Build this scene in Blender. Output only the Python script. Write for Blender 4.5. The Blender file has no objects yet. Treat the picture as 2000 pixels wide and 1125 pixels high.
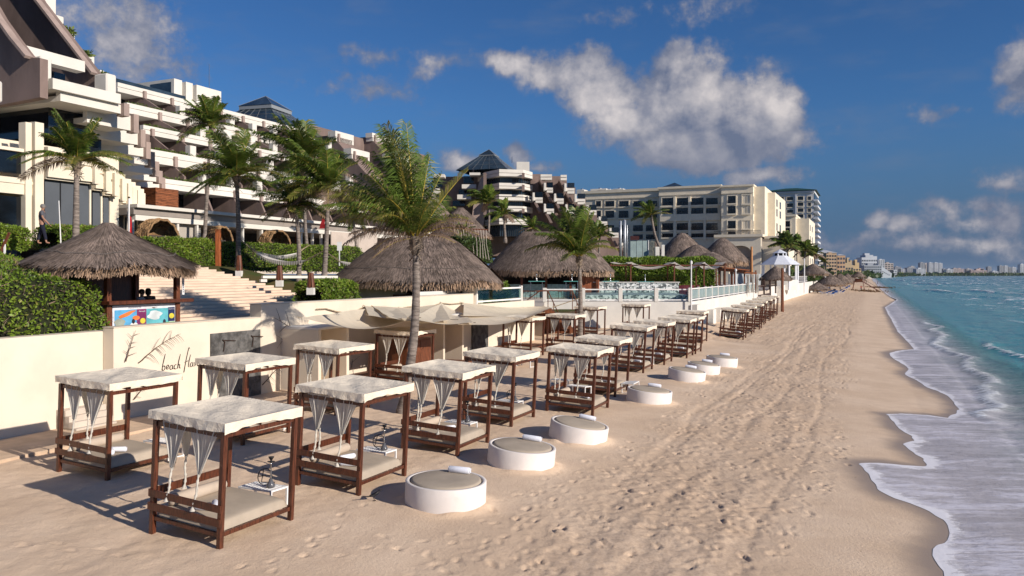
import bpy, bmesh, math, random
import numpy as np
from mathutils import Vector, Matrix
R = math.radians
PI = math.pi
scene = bpy.context.scene
col = scene.collection
F = 1555.0            # focal length in photo pixels (2000 wide)
HOR = 535.0           # horizon row
CZ = 5.0              # camera height above the upper beach
# ------------------------------------------------------------------ camera
cd = bpy.data.cameras.new('camera'); cam = bpy.data.objects.new('camera', cd); col.objects.link(cam)
cam.location = (0, 0, CZ); cam.rotation_euler = (R(90), 0, 0)
cd.sensor_width = 36; cd.lens = 36*F/2000.0; cd.shift_y = -(562.5-HOR)/2000.0
cd.clip_start = 0.1; cd.clip_end = 60000
scene.camera = cam
# ------------------------------------------------------------------ light
SUN_EL = 23.0
SUN_DIR = Vector((0.815, -0.58, 0)).normalized()
sun_az = math.atan2(SUN_DIR.x, SUN_DIR.y)
ld = bpy.data.lights.new('sun', 'SUN'); sun = bpy.data.objects.new('sun', ld); col.objects.link(sun)
ld.energy = 4.8; ld.angle = R(0.5); ld.color = (1.0, 0.91, 0.80)
to_sun = Vector((SUN_DIR.x*math.cos(R(SUN_EL)), SUN_DIR.y*math.cos(R(SUN_EL)), math.sin(R(SUN_EL))))
sun.rotation_euler = to_sun.to_track_quat('Z', 'Y').to_euler(); sun.location = (60, -40, 60)
scene.view_settings.view_transform = 'Standard'; scene.view_settings.look = 'None'
scene.view_settings.exposure = 0.17; scene.view_settings.gamma = 1.0

# ------------------------------------------------------------------ node helpers
class NT:
    def __init__(s, nt): s.nt = nt; s.nt.nodes.clear()
    def n(s, typ, **kw):
        nd = s.nt.nodes.new(typ)
        ins = kw.pop('ins', None)
        for k, v in kw.items(): setattr(nd, k, v)
        if ins:
            for k, v in ins.items(): s.set(nd, k, v)
        return nd
    def set(s, nd, k, v):
        sock = nd.inputs[k]
        if isinstance(v, bpy.types.NodeSocket): s.nt.links.new(v, sock)
        else: sock.default_value = v
    def m(s, op, a, b=None, c=None, clamp=False):
        nd = s.nt.nodes.new('ShaderNodeMath'); nd.operation = op; nd.use_clamp = clamp
        s.set(nd, 0, a)
        if b is not None: s.set(nd, 1, b)
        if c is not None: s.set(nd, 2, c)
        return nd.outputs[0]
    def v(s, op, a, b=None, out=0):
        nd = s.nt.nodes.new('ShaderNodeVectorMath'); nd.operation = op
        s.set(nd, 0, a)
        if b is not None:
            if op == 'SCALE': s.set(nd, 'Scale', b)
            else: s.set(nd, 1, b)
        return nd.outputs[out]
    def mix(s, f, a, b, blend='MIX'):
        nd = s.nt.nodes.new('ShaderNodeMix'); nd.data_type = 'RGBA'; nd.blend_type = blend
        s.set(nd, 0, f); s.set(nd, 6, a); s.set(nd, 7, b)
        return nd.outputs[2]
    def ss(s, x, e0, e1):
        nd = s.nt.nodes.new('ShaderNodeMapRange'); nd.interpolation_type = 'SMOOTHSTEP'
        s.set(nd, 0, x); s.set(nd, 1, e0); s.set(nd, 2, e1); s.set(nd, 3, 0.0); s.set(nd, 4, 1.0)
        return nd.outputs[0]
    def noise(s, vec, scale, detail=4, rough=0.55, out=0, dist=0.0):
        nd = s.nt.nodes.new('ShaderNodeTexNoise')
        if vec is not None: s.set(nd, 'Vector', vec)
        s.set(nd, 'Scale', scale); s.set(nd, 'Detail', detail); s.set(nd, 'Roughness', rough); s.set(nd, 'Distortion', dist)
        return nd.outputs[out]
    def mapv(s, vec, scale=(1,1,1), loc=(0,0,0), rot=(0,0,0)):
        nd = s.nt.nodes.new('ShaderNodeMapping')
        s.set(nd, 'Vector', vec); s.set(nd, 'Scale', scale); s.set(nd, 'Location', loc); s.set(nd, 'Rotation', rot)
        return nd.outputs[0]

def c4(c): return (c[0], c[1], c[2], 1.0)
def srgb(r, g, b):
    f = lambda x: (x/255/12.92) if x/255 <= 0.04045 else ((x/255+0.055)/1.055)**2.4
    return (f(r), f(g), f(b))
MATS = {}
def mat(name, base, rough=0.7, var=0.18, scale=3.0, stretch=(1,1,1), bump=0.0, bscale=20.0, bdist=0.02, spec=0.3, metal=0.0,
        base2=None, island=0.0, transl=0.0, rnd=True, dirt=None):
    """procedural material: two-tone noise colour, bump, optional random per island / translucency"""
    if name in MATS: return MATS[name]
    m_ = bpy.data.materials.new(name); m_.use_nodes = True; MATS[name] = m_
    t = NT(m_.node_tree)
    tc = t.n('ShaderNodeTexCoord'); vec = tc.outputs['Object']
    if rnd:
        oi = t.n('ShaderNodeObjectInfo')
        sh = t.m('MULTIPLY', oi.outputs['Random'], 37.0)
        vec = t.v('ADD', vec, sh)
    mp = t.mapv(vec, stretch)
    nz = t.noise(mp, scale, 5, 0.6)
    if base2 is None: base2 = tuple(x*(1-var*2) for x in base); base = tuple(min(1, x*(1+var*0.6)) for x in base)
    f_ = t.ss(nz, 0.32, 0.68)
    c = t.mix(f_, c4(base2), c4(base))
    if island > 0:
        g = t.n('ShaderNodeNewGeometry')
        k = t.m('MULTIPLY_ADD', g.outputs['Random Per Island'], island*2, 1-island)
        c = t.v('SCALE', c, k)
    if dirt:
        nz2 = t.noise(vec, dirt[1], 6, 0.7)
        c = t.mix(t.m('MULTIPLY', t.ss(nz2, dirt[2], dirt[2]+0.15), dirt[3]), c, c4(dirt[0]))
    p = t.n('ShaderNodeBsdfPrincipled', ins={'Base Color': c, 'Roughness': rough, 'Metallic': metal, 'Specular IOR Level': spec})
    if bump > 0:
        nb = t.noise(mp, bscale, 5, 0.65)
        bp = t.n('ShaderNodeBump', ins={'Strength': bump, 'Distance': bdist, 'Height': nb})
        t.set(p, 'Normal', bp.outputs[0])
    outp = p.outputs[0]
    if transl > 0:
        tr = t.n('ShaderNodeBsdfTranslucent', ins={'Color': c})
        mx = t.n('ShaderNodeMixShader', ins={0: transl, 1: outp, 2: tr.outputs[0]}); outp = mx.outputs[0]
    o = t.n('ShaderNodeOutputMaterial', ins={'Surface': outp})
    return m_

# ------------------------------------------------------------------ geometry helpers
class MB:
    def __init__(s): s.v = []; s.f = []; s.mi = []; s.cur = 0; s.mats = []
    def use(s, m):
        if m not in s.mats: s.mats.append(m)
        s.cur = s.mats.index(m); return s
    def add(s, vs, fs):
        k = len(s.v); s.v += [tuple(x) for x in vs]
        for f in fs: s.f.append(tuple(i+k for i in f)); s.mi.append(s.cur)
        return s
    def box(s, x0, y0, z0, x1, y1, z1, M=None):
        vs = [Vector((x, y, z)) for z in (z0, z1) for (x, y) in ((x0,y0),(x1,y0),(x1,y1),(x0,y1))]
        if M is not None: vs = [M @ q for q in vs]
        return s.add(vs, [(3,2,1,0),(4,5,6,7),(0,1,5,4),(1,2,6,5),(2,3,7,6),(3,0,4,7)])
    def bar(s, p, q, w, h, up=(0,0,1)):
        p = Vector(p); q = Vector(q); d = (q-p)
        if d.length < 1e-6: return s
        d.normalize(); up = Vector(up)
        if abs(d.dot(up)) > 0.98: up = Vector((1,0,0)) if abs(d.x) < 0.9 else Vector((0,1,0))
        sd = d.cross(up).normalized(); u2 = sd.cross(d).normalized()
        vs = []
        for e in (p, q):
            for (i, j) in ((-1,-1),(1,-1),(1,1),(-1,1)): vs.append(e + sd*(w/2*i) + u2*(h/2*j))
        return s.add(vs, [(3,2,1,0),(4,5,6,7),(0,1,5,4),(1,2,6,5),(2,3,7,6),(3,0,4,7)])
    def tube(s, pts, rad, seg=8, cap=True):
        pts = [Vector(p) for p in pts]; n = len(pts)
        if not hasattr(rad, '__len__'): rad = [rad]*n
        ref = Vector((0,0,1)); rings = []
        for i, p in enumerate(pts):
            d = (pts[min(i+1, n-1)] - pts[max(i-1, 0)])
            if d.length < 1e-9: d = Vector((0,0,1))
            d.normalize()
            r_ = ref if abs(d.dot(ref)) < 0.95 else Vector((1,0,0))
            if i and rings: r_ = last
            x = (r_ - d*r_.dot(d)).normalized(); y = d.cross(x); last = x
            rings.append([p + (x*math.cos(2*PI*k/seg) + y*math.sin(2*PI*k/seg))*rad[i] for k in range(seg)])
        vs = [q for r_ in rings for q in r_]; fs = []
        for i in range(n-1):
            for k in range(seg):
                a = i*seg+k; b = i*seg+(k+1) % seg; fs.append((a, b, b+seg, a+seg))
        if cap: fs.append(tuple(range(seg-1, -1, -1))); fs.append(tuple(range((n-1)*seg, n*seg)))
        return s.add(vs, fs)
    def lathe(s, prof, c=(0,0,0), seg=24):
        vs = []; fs = []; n = len(prof)
        for (r, z) in prof:
            for k in range(seg): vs.append((c[0]+r*math.cos(2*PI*k/seg), c[1]+r*math.sin(2*PI*k/seg), c[2]+z))
        for i in range(n-1):
            for k in range(seg):
                a = i*seg+k; b = i*seg+(k+1) % seg; fs.append((a, b, b+seg, a+seg))
        if prof[0][0] > 1e-4: fs.append(tuple(range(seg-1, -1, -1)))
        if prof[-1][0] > 1e-4: fs.append(tuple(range((n-1)*seg, n*seg)))
        return s.add(vs, fs)
    def quad(s, a, b, c, d): return s.add([a, b, c, d], [(0,1,2,3)])
    def prism(s, poly, off):
        """polygon (3D points) extruded by vector off"""
        off = Vector(off); P_ = [Vector(p) for p in poly]; n = len(P_)
        vs = P_ + [p+off for p in P_]
        return s.add(vs, [tuple(range(n-1,-1,-1)), tuple(range(n, 2*n))] + [(i, (i+1) % n, (i+1) % n+n, i+n) for i in range(n)])
    def grid(s, fn, nu, nv):
        vs = [fn(i/(nu-1), j/(nv-1)) for j in range(nv) for i in range(nu)]
        return s.add(vs, [(j*nu+i, j*nu+i+1, (j+1)*nu+i+1, (j+1)*nu+i) for j in range(nv-1) for i in range(nu-1)])
    def build(s, name, m_=None, parent=None, smooth=False, bevel=0.0, loc=None, rot=None):
        me = bpy.data.meshes.new(name)
        me.from_pydata(s.v, [], s.f)
        if m_ is not None: me.materials.append(m_)
        for x in s.mats: me.materials.append(x)
        if s.mats:
            off = 1 if m_ is not None else 0
            me.polygons.foreach_set('material_index', [i+off if s.mats else 0 for i in s.mi])
        bm = bmesh.new(); bm.from_mesh(me)
        if bevel > 0:
            bmesh.ops.bevel(bm, geom=[e for e in bm.edges if len(e.link_faces) == 2 and e.calc_face_angle(0) > 0.9], offset=bevel, segments=1, affect='EDGES')
        bmesh.ops.recalc_face_normals(bm, faces=bm.faces)
        bm.to_mesh(me); bm.free()
        if smooth: me.polygons.foreach_set('use_smooth', [True]*len(me.polygons))
        me.update()
        o = bpy.data.objects.new(name, me); col.objects.link(o)
        if parent is not None: o.parent = parent
        if loc is not None: o.location = loc
        if rot is not None: o.rotation_euler = rot
        return o

def npmesh(name, verts, faces, m_, parent=None, smooth=False, attrs=None):
    """fast mesh from numpy arrays; faces (n,3) or (n,4)"""
    me = bpy.data.meshes.new(name)
    verts = np.asarray(verts, dtype=np.float32).reshape(-1, 3); faces = np.asarray(faces, dtype=np.int32)
    k = faces.shape[1]
    me.vertices.add(len(verts)); me.vertices.foreach_set('co', verts.ravel())
    me.loops.add(faces.size); me.loops.foreach_set('vertex_index', faces.ravel())
    me.polygons.add(len(faces)); me.polygons.foreach_set('loop_start', np.arange(len(faces), dtype=np.int32)*k)
    try: me.polygons.foreach_set('loop_total', np.full(len(faces), k, dtype=np.int32))
    except Exception: pass
    if smooth: me.polygons.foreach_set('use_smooth', np.ones(len(faces), dtype=bool))
    me.materials.append(m_)
    if attrs:
        for an, av in attrs.items():
            at_ = me.attributes.new(an, 'FLOAT', 'POINT'); at_.data.foreach_set('value', np.asarray(av, dtype=np.float32))
    me.update(calc_edges=True); me.validate()
    o = bpy.data.objects.new(name, me); col.objects.link(o)
    if parent is not None: o.parent = parent
    return o

def tag(o, label=None, cat=None, group=None, kind=None):
    if label: o['label'] = label
    if cat: o['category'] = cat
    if group: o['group'] = group
    if kind: o['kind'] = kind
    return o
def empty(name, loc, rz=0.0, label=None, cat=None, group=None, rot=None):
    o = bpy.data.objects.new(name, None); col.objects.link(o); o.location = loc
    o.empty_display_size = 0.2
    o.rotation_euler = rot if rot else (0, 0, rz)
    return tag(o, label, cat, group)
def copy_tree(o, parent=None):
    c = o.copy(); col.objects.link(c)
    if parent is not None: c.parent = parent
    for ch in [x for x in bpy.data.objects if x.parent == o]: copy_tree(ch, c)
    return c
# beach frame: a runs along the shore away from the camera, b runs towards the sea
VPX = 1700.0
TH = math.atan((VPX-1000)/F)
U = Vector((math.sin(TH), math.cos(TH), 0)); V = Vector((math.cos(TH), -math.sin(TH), 0))
YAW = -TH            # object local x = seaward, local y = along the beach
def W(a, b, z=0.0): return Vector((a*U.x+b*V.x, a*U.y+b*V.y, z))
def AB(x, y): return (x*U.x+y*U.y, x*V.x+y*V.y)
def onb(px, py, b):
    """point of the vertical plane b = const that shows at a photo pixel -> (a, z)"""
    t = (px-1000)/F
    a = b*(V.x - t*V.y)/(t*U.y - U.x)
    Y = a*U.y + b*V.y
    return a, CZ - (py-HOR)/F*Y
def onY(px, py, Y): return Vector(((px-1000)/F*Y, Y, CZ-(py-HOR)/F*Y))
def sand_z(a, b):
    """mean level of the beach"""
    pts = ((-60, .35), (-24, .30), (-17, .16), (-10.7, 0.0), (-8.6, -.09), (1.9, -.71), (4.2, -.752), (8, -1.3), (40, -4))
    b = np.asarray(b, dtype=float)
    return np.interp(b, [p[0] for p in pts], [p[1] for p in pts])
def onsand(px, py, dz=0.0):
    t = (px-1000)/F; k = (py-HOR)/F; Y = 5/k
    for _ in range(30):
        a, b = AB(t*Y, Y); Y = (CZ - float(sand_z(a, b)) - dz)/k
    return Vector((t*Y, Y, float(sand_z(*AB(t*Y, Y)))+dz))
rng = np.random.default_rng(7)
random.seed(11)
# ------------------------------------------------------------------ sky
world = bpy.data.worlds.new('World'); scene.world = world; world.use_nodes = True
t = NT(world.node_tree)
sky = t.n('ShaderNodeTexSky', sky_type='NISHITA', sun_disc=False, sun_elevation=R(SUN_EL), sun_rotation=sun_az, altitude=0.0,
          air_density=1.0, dust_density=0.4, ozone_density=3.0)
def azel(px, py):
    az = math.atan((px-1000)/F); return az, math.atan((HOR-py)/F*math.cos(az))
# clouds: centre px, py (photo), radii, weight, brightness group
CL = [(990,132,52,26,1.0),(1075,140,90,44,1.1),(1150,135,60,50,1.1),(1190,175,110,60,1.2),(1310,118,40,46,1.15),(1320,185,120,85,1.3),
      (1430,225,130,80,1.3),(1400,280,170,55,1.25),(1500,235,80,70,1.2),(1250,240,90,60,1.1),(1430,300,130,42,1.25),(1310,285,120,50,1.25),(1210,235,80,60,1.2),(1535,205,36,36,.95),(1545,270,26,46,.8),
      (180,20,120,80,.62),(250,90,100,85,.66),(310,130,100,40,.52),(715,104,75,26,.42),(852,118,56,24,.40),(722,166,90,32,.46),
      (1015,302,34,34,1.0),(905,320,60,26,.8),(1050,330,60,20,.6),(2004,130,36,60,.75),(1985,190,60,34,.52),(1855,208,52,20,.42),
      (1480,350,90,24,.72),(1430,12,90,30,.30),(1190,18,70,20,.26),(1715,428,26,18,.85),(1760,440,40,18,.55),(1850,418,50,28,.72),(1925,405,50,26,.5),
      (1890,440,120,30,.55),(1985,430,50,36,.62),(1960,360,50,24,.42),(1380,150,60,30,.8),(1650,470,120,24,.46),(1850,480,190,26,.5)]
grp = bpy.data.node_groups.new('cloud_field', 'ShaderNodeTree')
grp.interface.new_socket('P', in_out='INPUT', socket_type='NodeSocketVector')
grp.interface.new_socket('D', in_out='OUTPUT', socket_type='NodeSocketFloat')
g = NT(grp); gi = g.n('NodeGroupInput'); go = g.n('NodeGroupOutput'); Pn = gi.outputs[0]
wn = g.noise(Pn, 9.0, 3, .5, out=1)
wv = g.v('SCALE', g.v('SUBTRACT', wn, (.5,.5,.5)), 0.055)
Pw = g.v('ADD', Pn, wv)
acc = None
for (px, py, rx, ry, w) in CL:
    az, el = azel(px, py)
    d = g.v('MULTIPLY', g.v('SUBTRACT', Pw, (az, el, 0)), (F/rx*.83, F/ry*.83, 0))
    l = g.v('LENGTH', d, out=1)
    e = g.m('MULTIPLY_ADD', l, -1.0*w, w)
    acc = e if acc is None else g.m('SMOOTH_MAX', acc, e, 0.12)
nz = g.noise(Pn, 15.0, 9, .62)
nb = g.noise(Pn, 60.0, 5, .6)
nn = g.m('ADD', g.m('MULTIPLY_ADD', nz, 1.5, -.75), g.m('MULTIPLY_ADD', nb, .34, -.17))
grp.interface.new_socket('N', in_out='OUTPUT', socket_type='NodeSocketFloat')
g.set(go, 0, acc); g.set(go, 1, nn)
geo = t.n('ShaderNodeTexCoord')
dirv = geo.outputs['Generated']
sx = t.n('ShaderNodeSeparateXYZ', ins={0: dirv})
az = t.m('ARCTAN2', sx.outputs[0], sx.outputs[1]); el = t.m('ARCSINE', sx.outputs[2])
Pv = t.n('ShaderNodeCombineXYZ', ins={0: az, 1: el, 2: 0.0}).outputs[0]
g1 = t.n('ShaderNodeGroup', node_tree=grp, ins={0: Pv})
D1 = t.m('ADD', g1.outputs[0], g1.outputs[1])
P2 = t.v('ADD', Pv, (0.012, 0.016, 0))
n2 = t.m('MULTIPLY_ADD', t.noise(P2, 16.0, 6, .58), 1.7, -.85)
n1 = t.m('MULTIPLY_ADD', t.noise(Pv, 16.0, 6, .58), 1.7, -.85)
n3 = t.m('MULTIPLY_ADD', t.noise(t.v('ADD', Pv, (.02, .03, 0)), 7.0, 2, .5), 1.6, -.8)
n4 = t.m('MULTIPLY_ADD', t.noise(Pv, 7.0, 2, .5), 1.6, -.8)
rel = t.m('ADD', t.m('SUBTRACT', n1, n2), t.m('MULTIPLY', t.m('SUBTRACT', n4, n3), 1.1))
alpha = t.ss(D1, 0.02, 0.55)
lit = t.m('MULTIPLY_ADD', rel, 1.25, 0.55, clamp=True)
thick = t.ss(D1, .1, 1.0)
ec = azel(1300, 225)
mm_ = t.m('SUBTRACT', 1.0, t.ss(t.v('LENGTH', t.v('MULTIPLY', t.v('SUBTRACT', Pv, (ec[0], ec[1], 0)), (1/.20, 1/.085, 0)), out=1), .8, 1.2))
hk_ = t.ss(el, azel(1300, 345)[1], azel(1300, 190)[1])
lit = t.m('MULTIPLY', lit, t.m('MULTIPLY_ADD', t.m('MULTIPLY', mm_, t.m('SUBTRACT', 1.0, hk_)), -.72, 1.0))
lit = t.m('MULTIPLY', lit, t.m('MULTIPLY_ADD', thick, .88, .12))
ccol = t.mix(lit, c4((1.55, 1.85, 2.75)), c4((8.2, 7.5, 7.2)))
skyc = t.mix(1.0, sky.outputs[0], c4((.30, .55, .86)), 'MULTIPLY')
# grey-blue bank low over the sea
elm = t.m('SUBTRACT', 1.0, t.ss(el, 0.0, 0.22))
hz = t.mix(t.m('MULTIPLY', elm, .92), skyc, c4((.72, 1.35, 2.55)))
wisp = t.noise(t.mapv(Pv, (5, 16, 1)), 1.6, 6, .6)
hz = t.mix(t.m('MULTIPLY', t.ss(wisp, .48, .75), .22), hz, c4((1.8, 2.2, 3.1)))
allc = t.mix(t.m('MULTIPLY', alpha, .93), hz, ccol)
bg = t.n('ShaderNodeBackground', ins={0: allc, 1: 0.085})
t.n('ShaderNodeOutputWorld', ins={0: bg.outputs[0]})
# ------------------------------------------------------------------ shoreline traced on the photograph, projected on the beach
SHORE_PX = [(1850,1180),(1847,1118),(1824,1085),(1824,1064),(1847,1062),(1853,1040),(1849,1018),(1833,1009),(1800,992),(1768,981),(1737,968),(1717,957),(1706,940),(1690,920),(1675,906),
 (1700,904),(1760,908),(1808,912),(1812,908),(1803,896),(1785,884),(1766,868),(1768,864),(1787,861),(1780,852),(1759,838),(1745,822),(1732,809),
 (1770,808),(1812,811),(1850,816),(1868,806),(1873,799),(1862,786),(1850,773),(1830,763),(1810,756),(1790,744),(1768,731),(1774,719),(1757,708),(1741,697),(1738,689),(1760,684),(1787,682),(1768,664),(1752,646),(1741,625),(1733,612),(1728,601),(1752,585),(1738,579),(1722,566),(1716,560),(1708,548)]
def shore_pt(px, py):
    tt = (px-1000)/F; k = (py-HOR)/F; Y = 5.7/k
    for _ in range(40):
        a, b = AB(tt*Y, Y); Y = (CZ - float(sand_z(a, min(b, 2.2))))/k
    return AB(tt*Y, Y)
SHORE = [shore_pt(*p) for p in SHORE_PX]
# densify + wiggle
def wiggle(pts, amp=.05):
    out = []
    for i in range(len(pts)-1):
        (a0, b0), (a1, b1) = pts[i], pts[i+1]; L = math.hypot(a1-a0, b1-b0); n = max(1, min(12, int(L/.25)))
        for k in range(n):
            s = k/n; da = amp*math.sin((a0+s*(a1-a0))*9.1+i)*.6; db = amp*math.sin((b0+s*(b1-b0))*11.3+i*1.7)
            out.append((a0+(a1-a0)*s+da, b0+(b1-b0)*s+db))
    out.append(pts[-1]); return out
SH = wiggle([(6, 2.0)] + SHORE)
SH += [(600, 2.5), (1300, .5), (1900, 60)]
SHA = np.array(SH)
def shore_sd(a, b):
    """signed distance to the swash edge, >0 on the sea side; inputs 1D arrays"""
    a = np.asarray(a, float); b = np.asarray(b, float)
    best = np.full(a.shape, 1e9); cross = np.zeros(a.shape, int)
    for i in range(len(SHA)-1):
        p = SHA[i]; q = SHA[i+1]; d = q-p; L2 = d@d + 1e-12
        s = np.clip(((a-p[0])*d[0]+(b-p[1])*d[1])/L2, 0, 1)
        best = np.minimum(best, (a-p[0]-s*d[0])**2+(b-p[1]-s*d[1])**2)
        c = ((p[0] > a) != (q[0] > a))
        if d[0] != 0:
            bi = p[1]+(a-p[0])/d[0]*d[1]
            cross += (c & (bi < b)).astype(int)
    return np.sqrt(best)*np.where(cross % 2 == 1, 1, -1)
def vnoise(a, b, s, seed):
    """cheap smooth value noise"""
    r = np.random.default_rng(seed); T = r.random((128, 128))
    x = a/s; y = b/s; xi = np.floor(x).astype(int); yi = np.floor(y).astype(int)
    fx = x-xi; fy = y-yi; fx = fx*fx*(3-2*fx); fy = fy*fy*(3-2*fy)
    g_ = lambda i, j: T[i % 128, j % 128]
    return (g_(xi, yi)*(1-fx)*(1-fy)+g_(xi+1, yi)*fx*(1-fy)+g_(xi, yi+1)*(1-fx)*fy+g_(xi+1, yi+1)*fx*fy)*2-1
# ------------------------------------------------------------------ sand
av = [7.6]; 
while av[-1] < 30: av.append(av[-1]+.055)
while av[-1] < 2600: av.append(av[-1]+max(.055, (av[-1]-30)*.010+.055))
bv = list(np.arange(-60, -24, 2.0)) + list(np.arange(-24, 2.6, .055)) + list(np.arange(2.7, 12, .6))
av = np.array(av); bv = np.array(bv)
Agrid, Bgrid = np.meshgrid(av, bv, indexing='ij')
Z = sand_z(Agrid, Bgrid)
Z += (.025*vnoise(Agrid, Bgrid, 3.1, 1)+.012*vnoise(Agrid, Bgrid, .9, 2))*np.clip((-.2-Bgrid)/2.5, .05, 1)
tramp = np.clip((Bgrid+7.3+.5*vnoise(Agrid,Bgrid,2.5,61))/2.2, 0, 1)*np.clip((-.7-Bgrid+.5*vnoise(Agrid,Bgrid,1.5,62))/1.8, 0, 1)       # the walked band
tramp = np.where(Agrid > 60, np.clip((Bgrid+13)/2, 0, 1)*np.clip((-.5-Bgrid)/1.6, 0, 1), tramp)
trk = .35+.65*np.clip(.5+1.1*vnoise(Agrid*.22, Bgrid, .55, 63)+.3*vnoise(Agrid, Bgrid, 1.4, 64), 0, 1)
Z += tramp*trk*(.020*vnoise(Agrid*.8, Bgrid, .34, 3)+.020*vnoise(Agrid, Bgrid, .17, 4)+.012*vnoise(Agrid, Bgrid, .085, 14))
Z += tramp*.018*vnoise(Agrid*.12, Bgrid, .4, 65)
for (bc, dw) in ((-5.6, .16), (-3.9, .16), (-5.2, .10), (-2.2, .12)):
    Z += np.where(Agrid < 90, -.028*np.exp(-((Bgrid-bc-.35*np.sin(Agrid*.13+bc)-.15*vnoise(Agrid, Bgrid*0, 3, 66))/dw)**2)*(.6+.4*np.sign(np.sin(Agrid*34))), 0)
soft = np.clip((-8.5-Bgrid)/3, 0, 1)*np.clip((Bgrid+22)/2, 0, 1)
Z += soft*(.010*vnoise(Agrid, Bgrid*1.6, .35, 5)+.006*vnoise(Agrid, Bgrid, .16, 6))
# mound in front of the pool terrace
Z += .75*np.exp(-((Agrid-66)/9)**2-((Bgrid+13.6)/2.4)**2)*(1+.1*vnoise(Agrid, Bgrid, 1.3, 9))
# sand heaped against the round plinths
for (cx, cy) in ((870,936.5),(1017,869),(1128,825),(1267,760),(1340,722),(1373,710),(1409,697)):
    p = onsand(cx, cy, .5); a, b = AB(p.x, p.y); rr = np.sqrt((Agrid-a)**2+(Bgrid-b)**2)
    Z += np.where(rr < 1.8, (.045+.03*vnoise(Agrid, Bgrid, .3, 81))*np.exp(-((rr-.93)/.16)**2), 0)
# footprints
def stamp(a, b, ang, depth, L=.15, Wd=.06):
    i0, i1 = np.searchsorted(av, (a-.35, a+.35)); j0, j1 = np.searchsorted(bv, (b-.35, b+.35))
    if i1-i0 < 3 or j1-j0 < 3: return
    A_ = Agrid[i0:i1, j0:j1]-a; B_ = Bgrid[i0:i1, j0:j1]-b
    x = (A_*math.cos(ang)+B_*math.sin(ang))/L; y = (-A_*math.sin(ang)+B_*math.cos(ang))/Wd
    r = x*x+y*y
    Z[i0:i1, j0:j1] += depth*(-np.exp(-r**1.5*.9)+.42*np.exp(-(np.sqrt(r)-1.55)**2*5))
for k in range(2600):
    a = 7.8+ (rng.random()**1.5)*62; b = -7.2+rng.random()*6.2 + .5*math.sin(a*.3)
    stamp(a, b, rng.normal(0, .6), .006+rng.random()**2*.034, .10+.07*rng.random(), .04+.03*rng.random())
for k in range(16):            # tracks between the beds
    a = 8+rng.random()*34; b = -20+rng.random()*11.5; ang = rng.random()*6.28
    for s in range(int(4+rng.random()*10)):
        sd_ = .11*(1 if s % 2 else -1)
        stamp(a+math.cos(ang)*.62*s-math.sin(ang)*sd_, b+math.sin(ang)*.62*s+math.cos(ang)*sd_, ang, (.012+rng.random()*.02), .13, .05)
for (x0, y0, x1, y1, n) in ((545,1115,700,985,6),(600,1090,830,1060,5),(880,1112,740,1050,4),(480,1108,640,1050,5),(960,1060,1130,930,6),(240,1080,60,1060,5)):
    p = onsand(x0, y0); q = onsand(x1, y1)
    for s in range(n):
        w = p.lerp(q, s/(n-1)); a, b = AB(w.x, w.y); ang = math.atan2(AB(q.x, q.y)[1]-AB(p.x, p.y)[1], AB(q.x, q.y)[0]-AB(p.x, p.y)[0])
        stamp(a-math.sin(ang)*.11*(s % 2*2-1), b+math.cos(ang)*.11*(s % 2*2-1), ang, .026, .13, .05)
SD = shore_sd(Agrid.ravel(), Bgrid.ravel()).reshape(Agrid.shape)
def ab2w(A_, B_, Z_):
    return np.stack([A_*U.x+B_*V.x, A_*U.y+B_*V.y, Z_], -1).reshape(-1, 3)
na, nb_ = Agrid.shape
idx = np.arange(na*nb_).reshape(na, nb_)
quads = np.stack([idx[:-1, :-1], idx[1:, :-1], idx[1:, 1:], idx[:-1, 1:]], -1).reshape(-1, 4)[:, ::-1]

ms = bpy.data.materials.new('beach_sand'); ms.use_nodes = True; t = NT(ms.node_tree)
geo = t.n('ShaderNodeNewGeometry'); P0 = geo.outputs['Position']
big = t.noise(P0, .35, 5, .6); mid = t.noise(P0, 2.2, 5, .6); fine = t.noise(P0, 60, 4, .75); gr = t.noise(P0, 14, 5, .7)
c = t.mix(t.ss(big, .35, .65), c4((.68, .505, .355)), c4((.77, .59, .43)))
tr = t.n('ShaderNodeAttribute', attribute_name='tramp').outputs['Fac']
c = t.mix(t.m('MULTIPLY', t.ss(mid, .35, .7), .35), c, c4((.60, .435, .315)))
c = t.mix(t.m('MULTIPLY', tr, t.m('MULTIPLY_ADD', t.ss(gr, .42, .62), .35, .25)), c, c4((.48, .34, .235)))
c = t.mix(t.m('MULTIPLY', t.ss(fine, .55, .75), .22), c, c4((.36, .26, .18)))
wet = t.n('ShaderNodeAttribute', attribute_name='wet').outputs['Fac']
wn_ = t.m('ADD', wet, t.m('MULTIPLY_ADD', t.noise(P0, .8, 4, .6), .7, -.35))
wf = t.ss(wn_, 0.15, .95)
c = t.mix(wf, c, c4((.36, .27, .20)))
rg = t.m('MULTIPLY_ADD', wf, -.5, .95)
# seaweed specks near the walked band
vo = t.n('ShaderNodeTexVoronoi', ins={'Vector': t.mapv(P0, (1,1,1)), 'Scale': 1.7, 'Randomness': 1.0})
spk = t.m('LESS_THAN', vo.outputs['Distance'], t.m('MULTIPLY_ADD', t.noise(P0, 20, 3, .6), .16, -.03))
spk = t.m('MULTIPLY', spk, t.m('GREATER_THAN', t.noise(P0, .5, 3, .6), .52))
bd = t.n('ShaderNodeAttribute', attribute_name='band').outputs['Fac']
c = t.mix(t.m('MULTIPLY', t.m('MULTIPLY', spk, bd), .8), c, c4((.10, .065, .035)))
b1 = t.n('ShaderNodeBump', ins={'Strength': t.m('MULTIPLY_ADD', wf, -.5, .6), 'Distance': .03, 'Height': gr})
b2 = t.n('ShaderNodeBump', ins={'Strength': t.m('MULTIPLY_ADD', wf, -.3, .45), 'Distance': .006, 'Height': fine, 'Normal': b1.outputs[0]})
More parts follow.
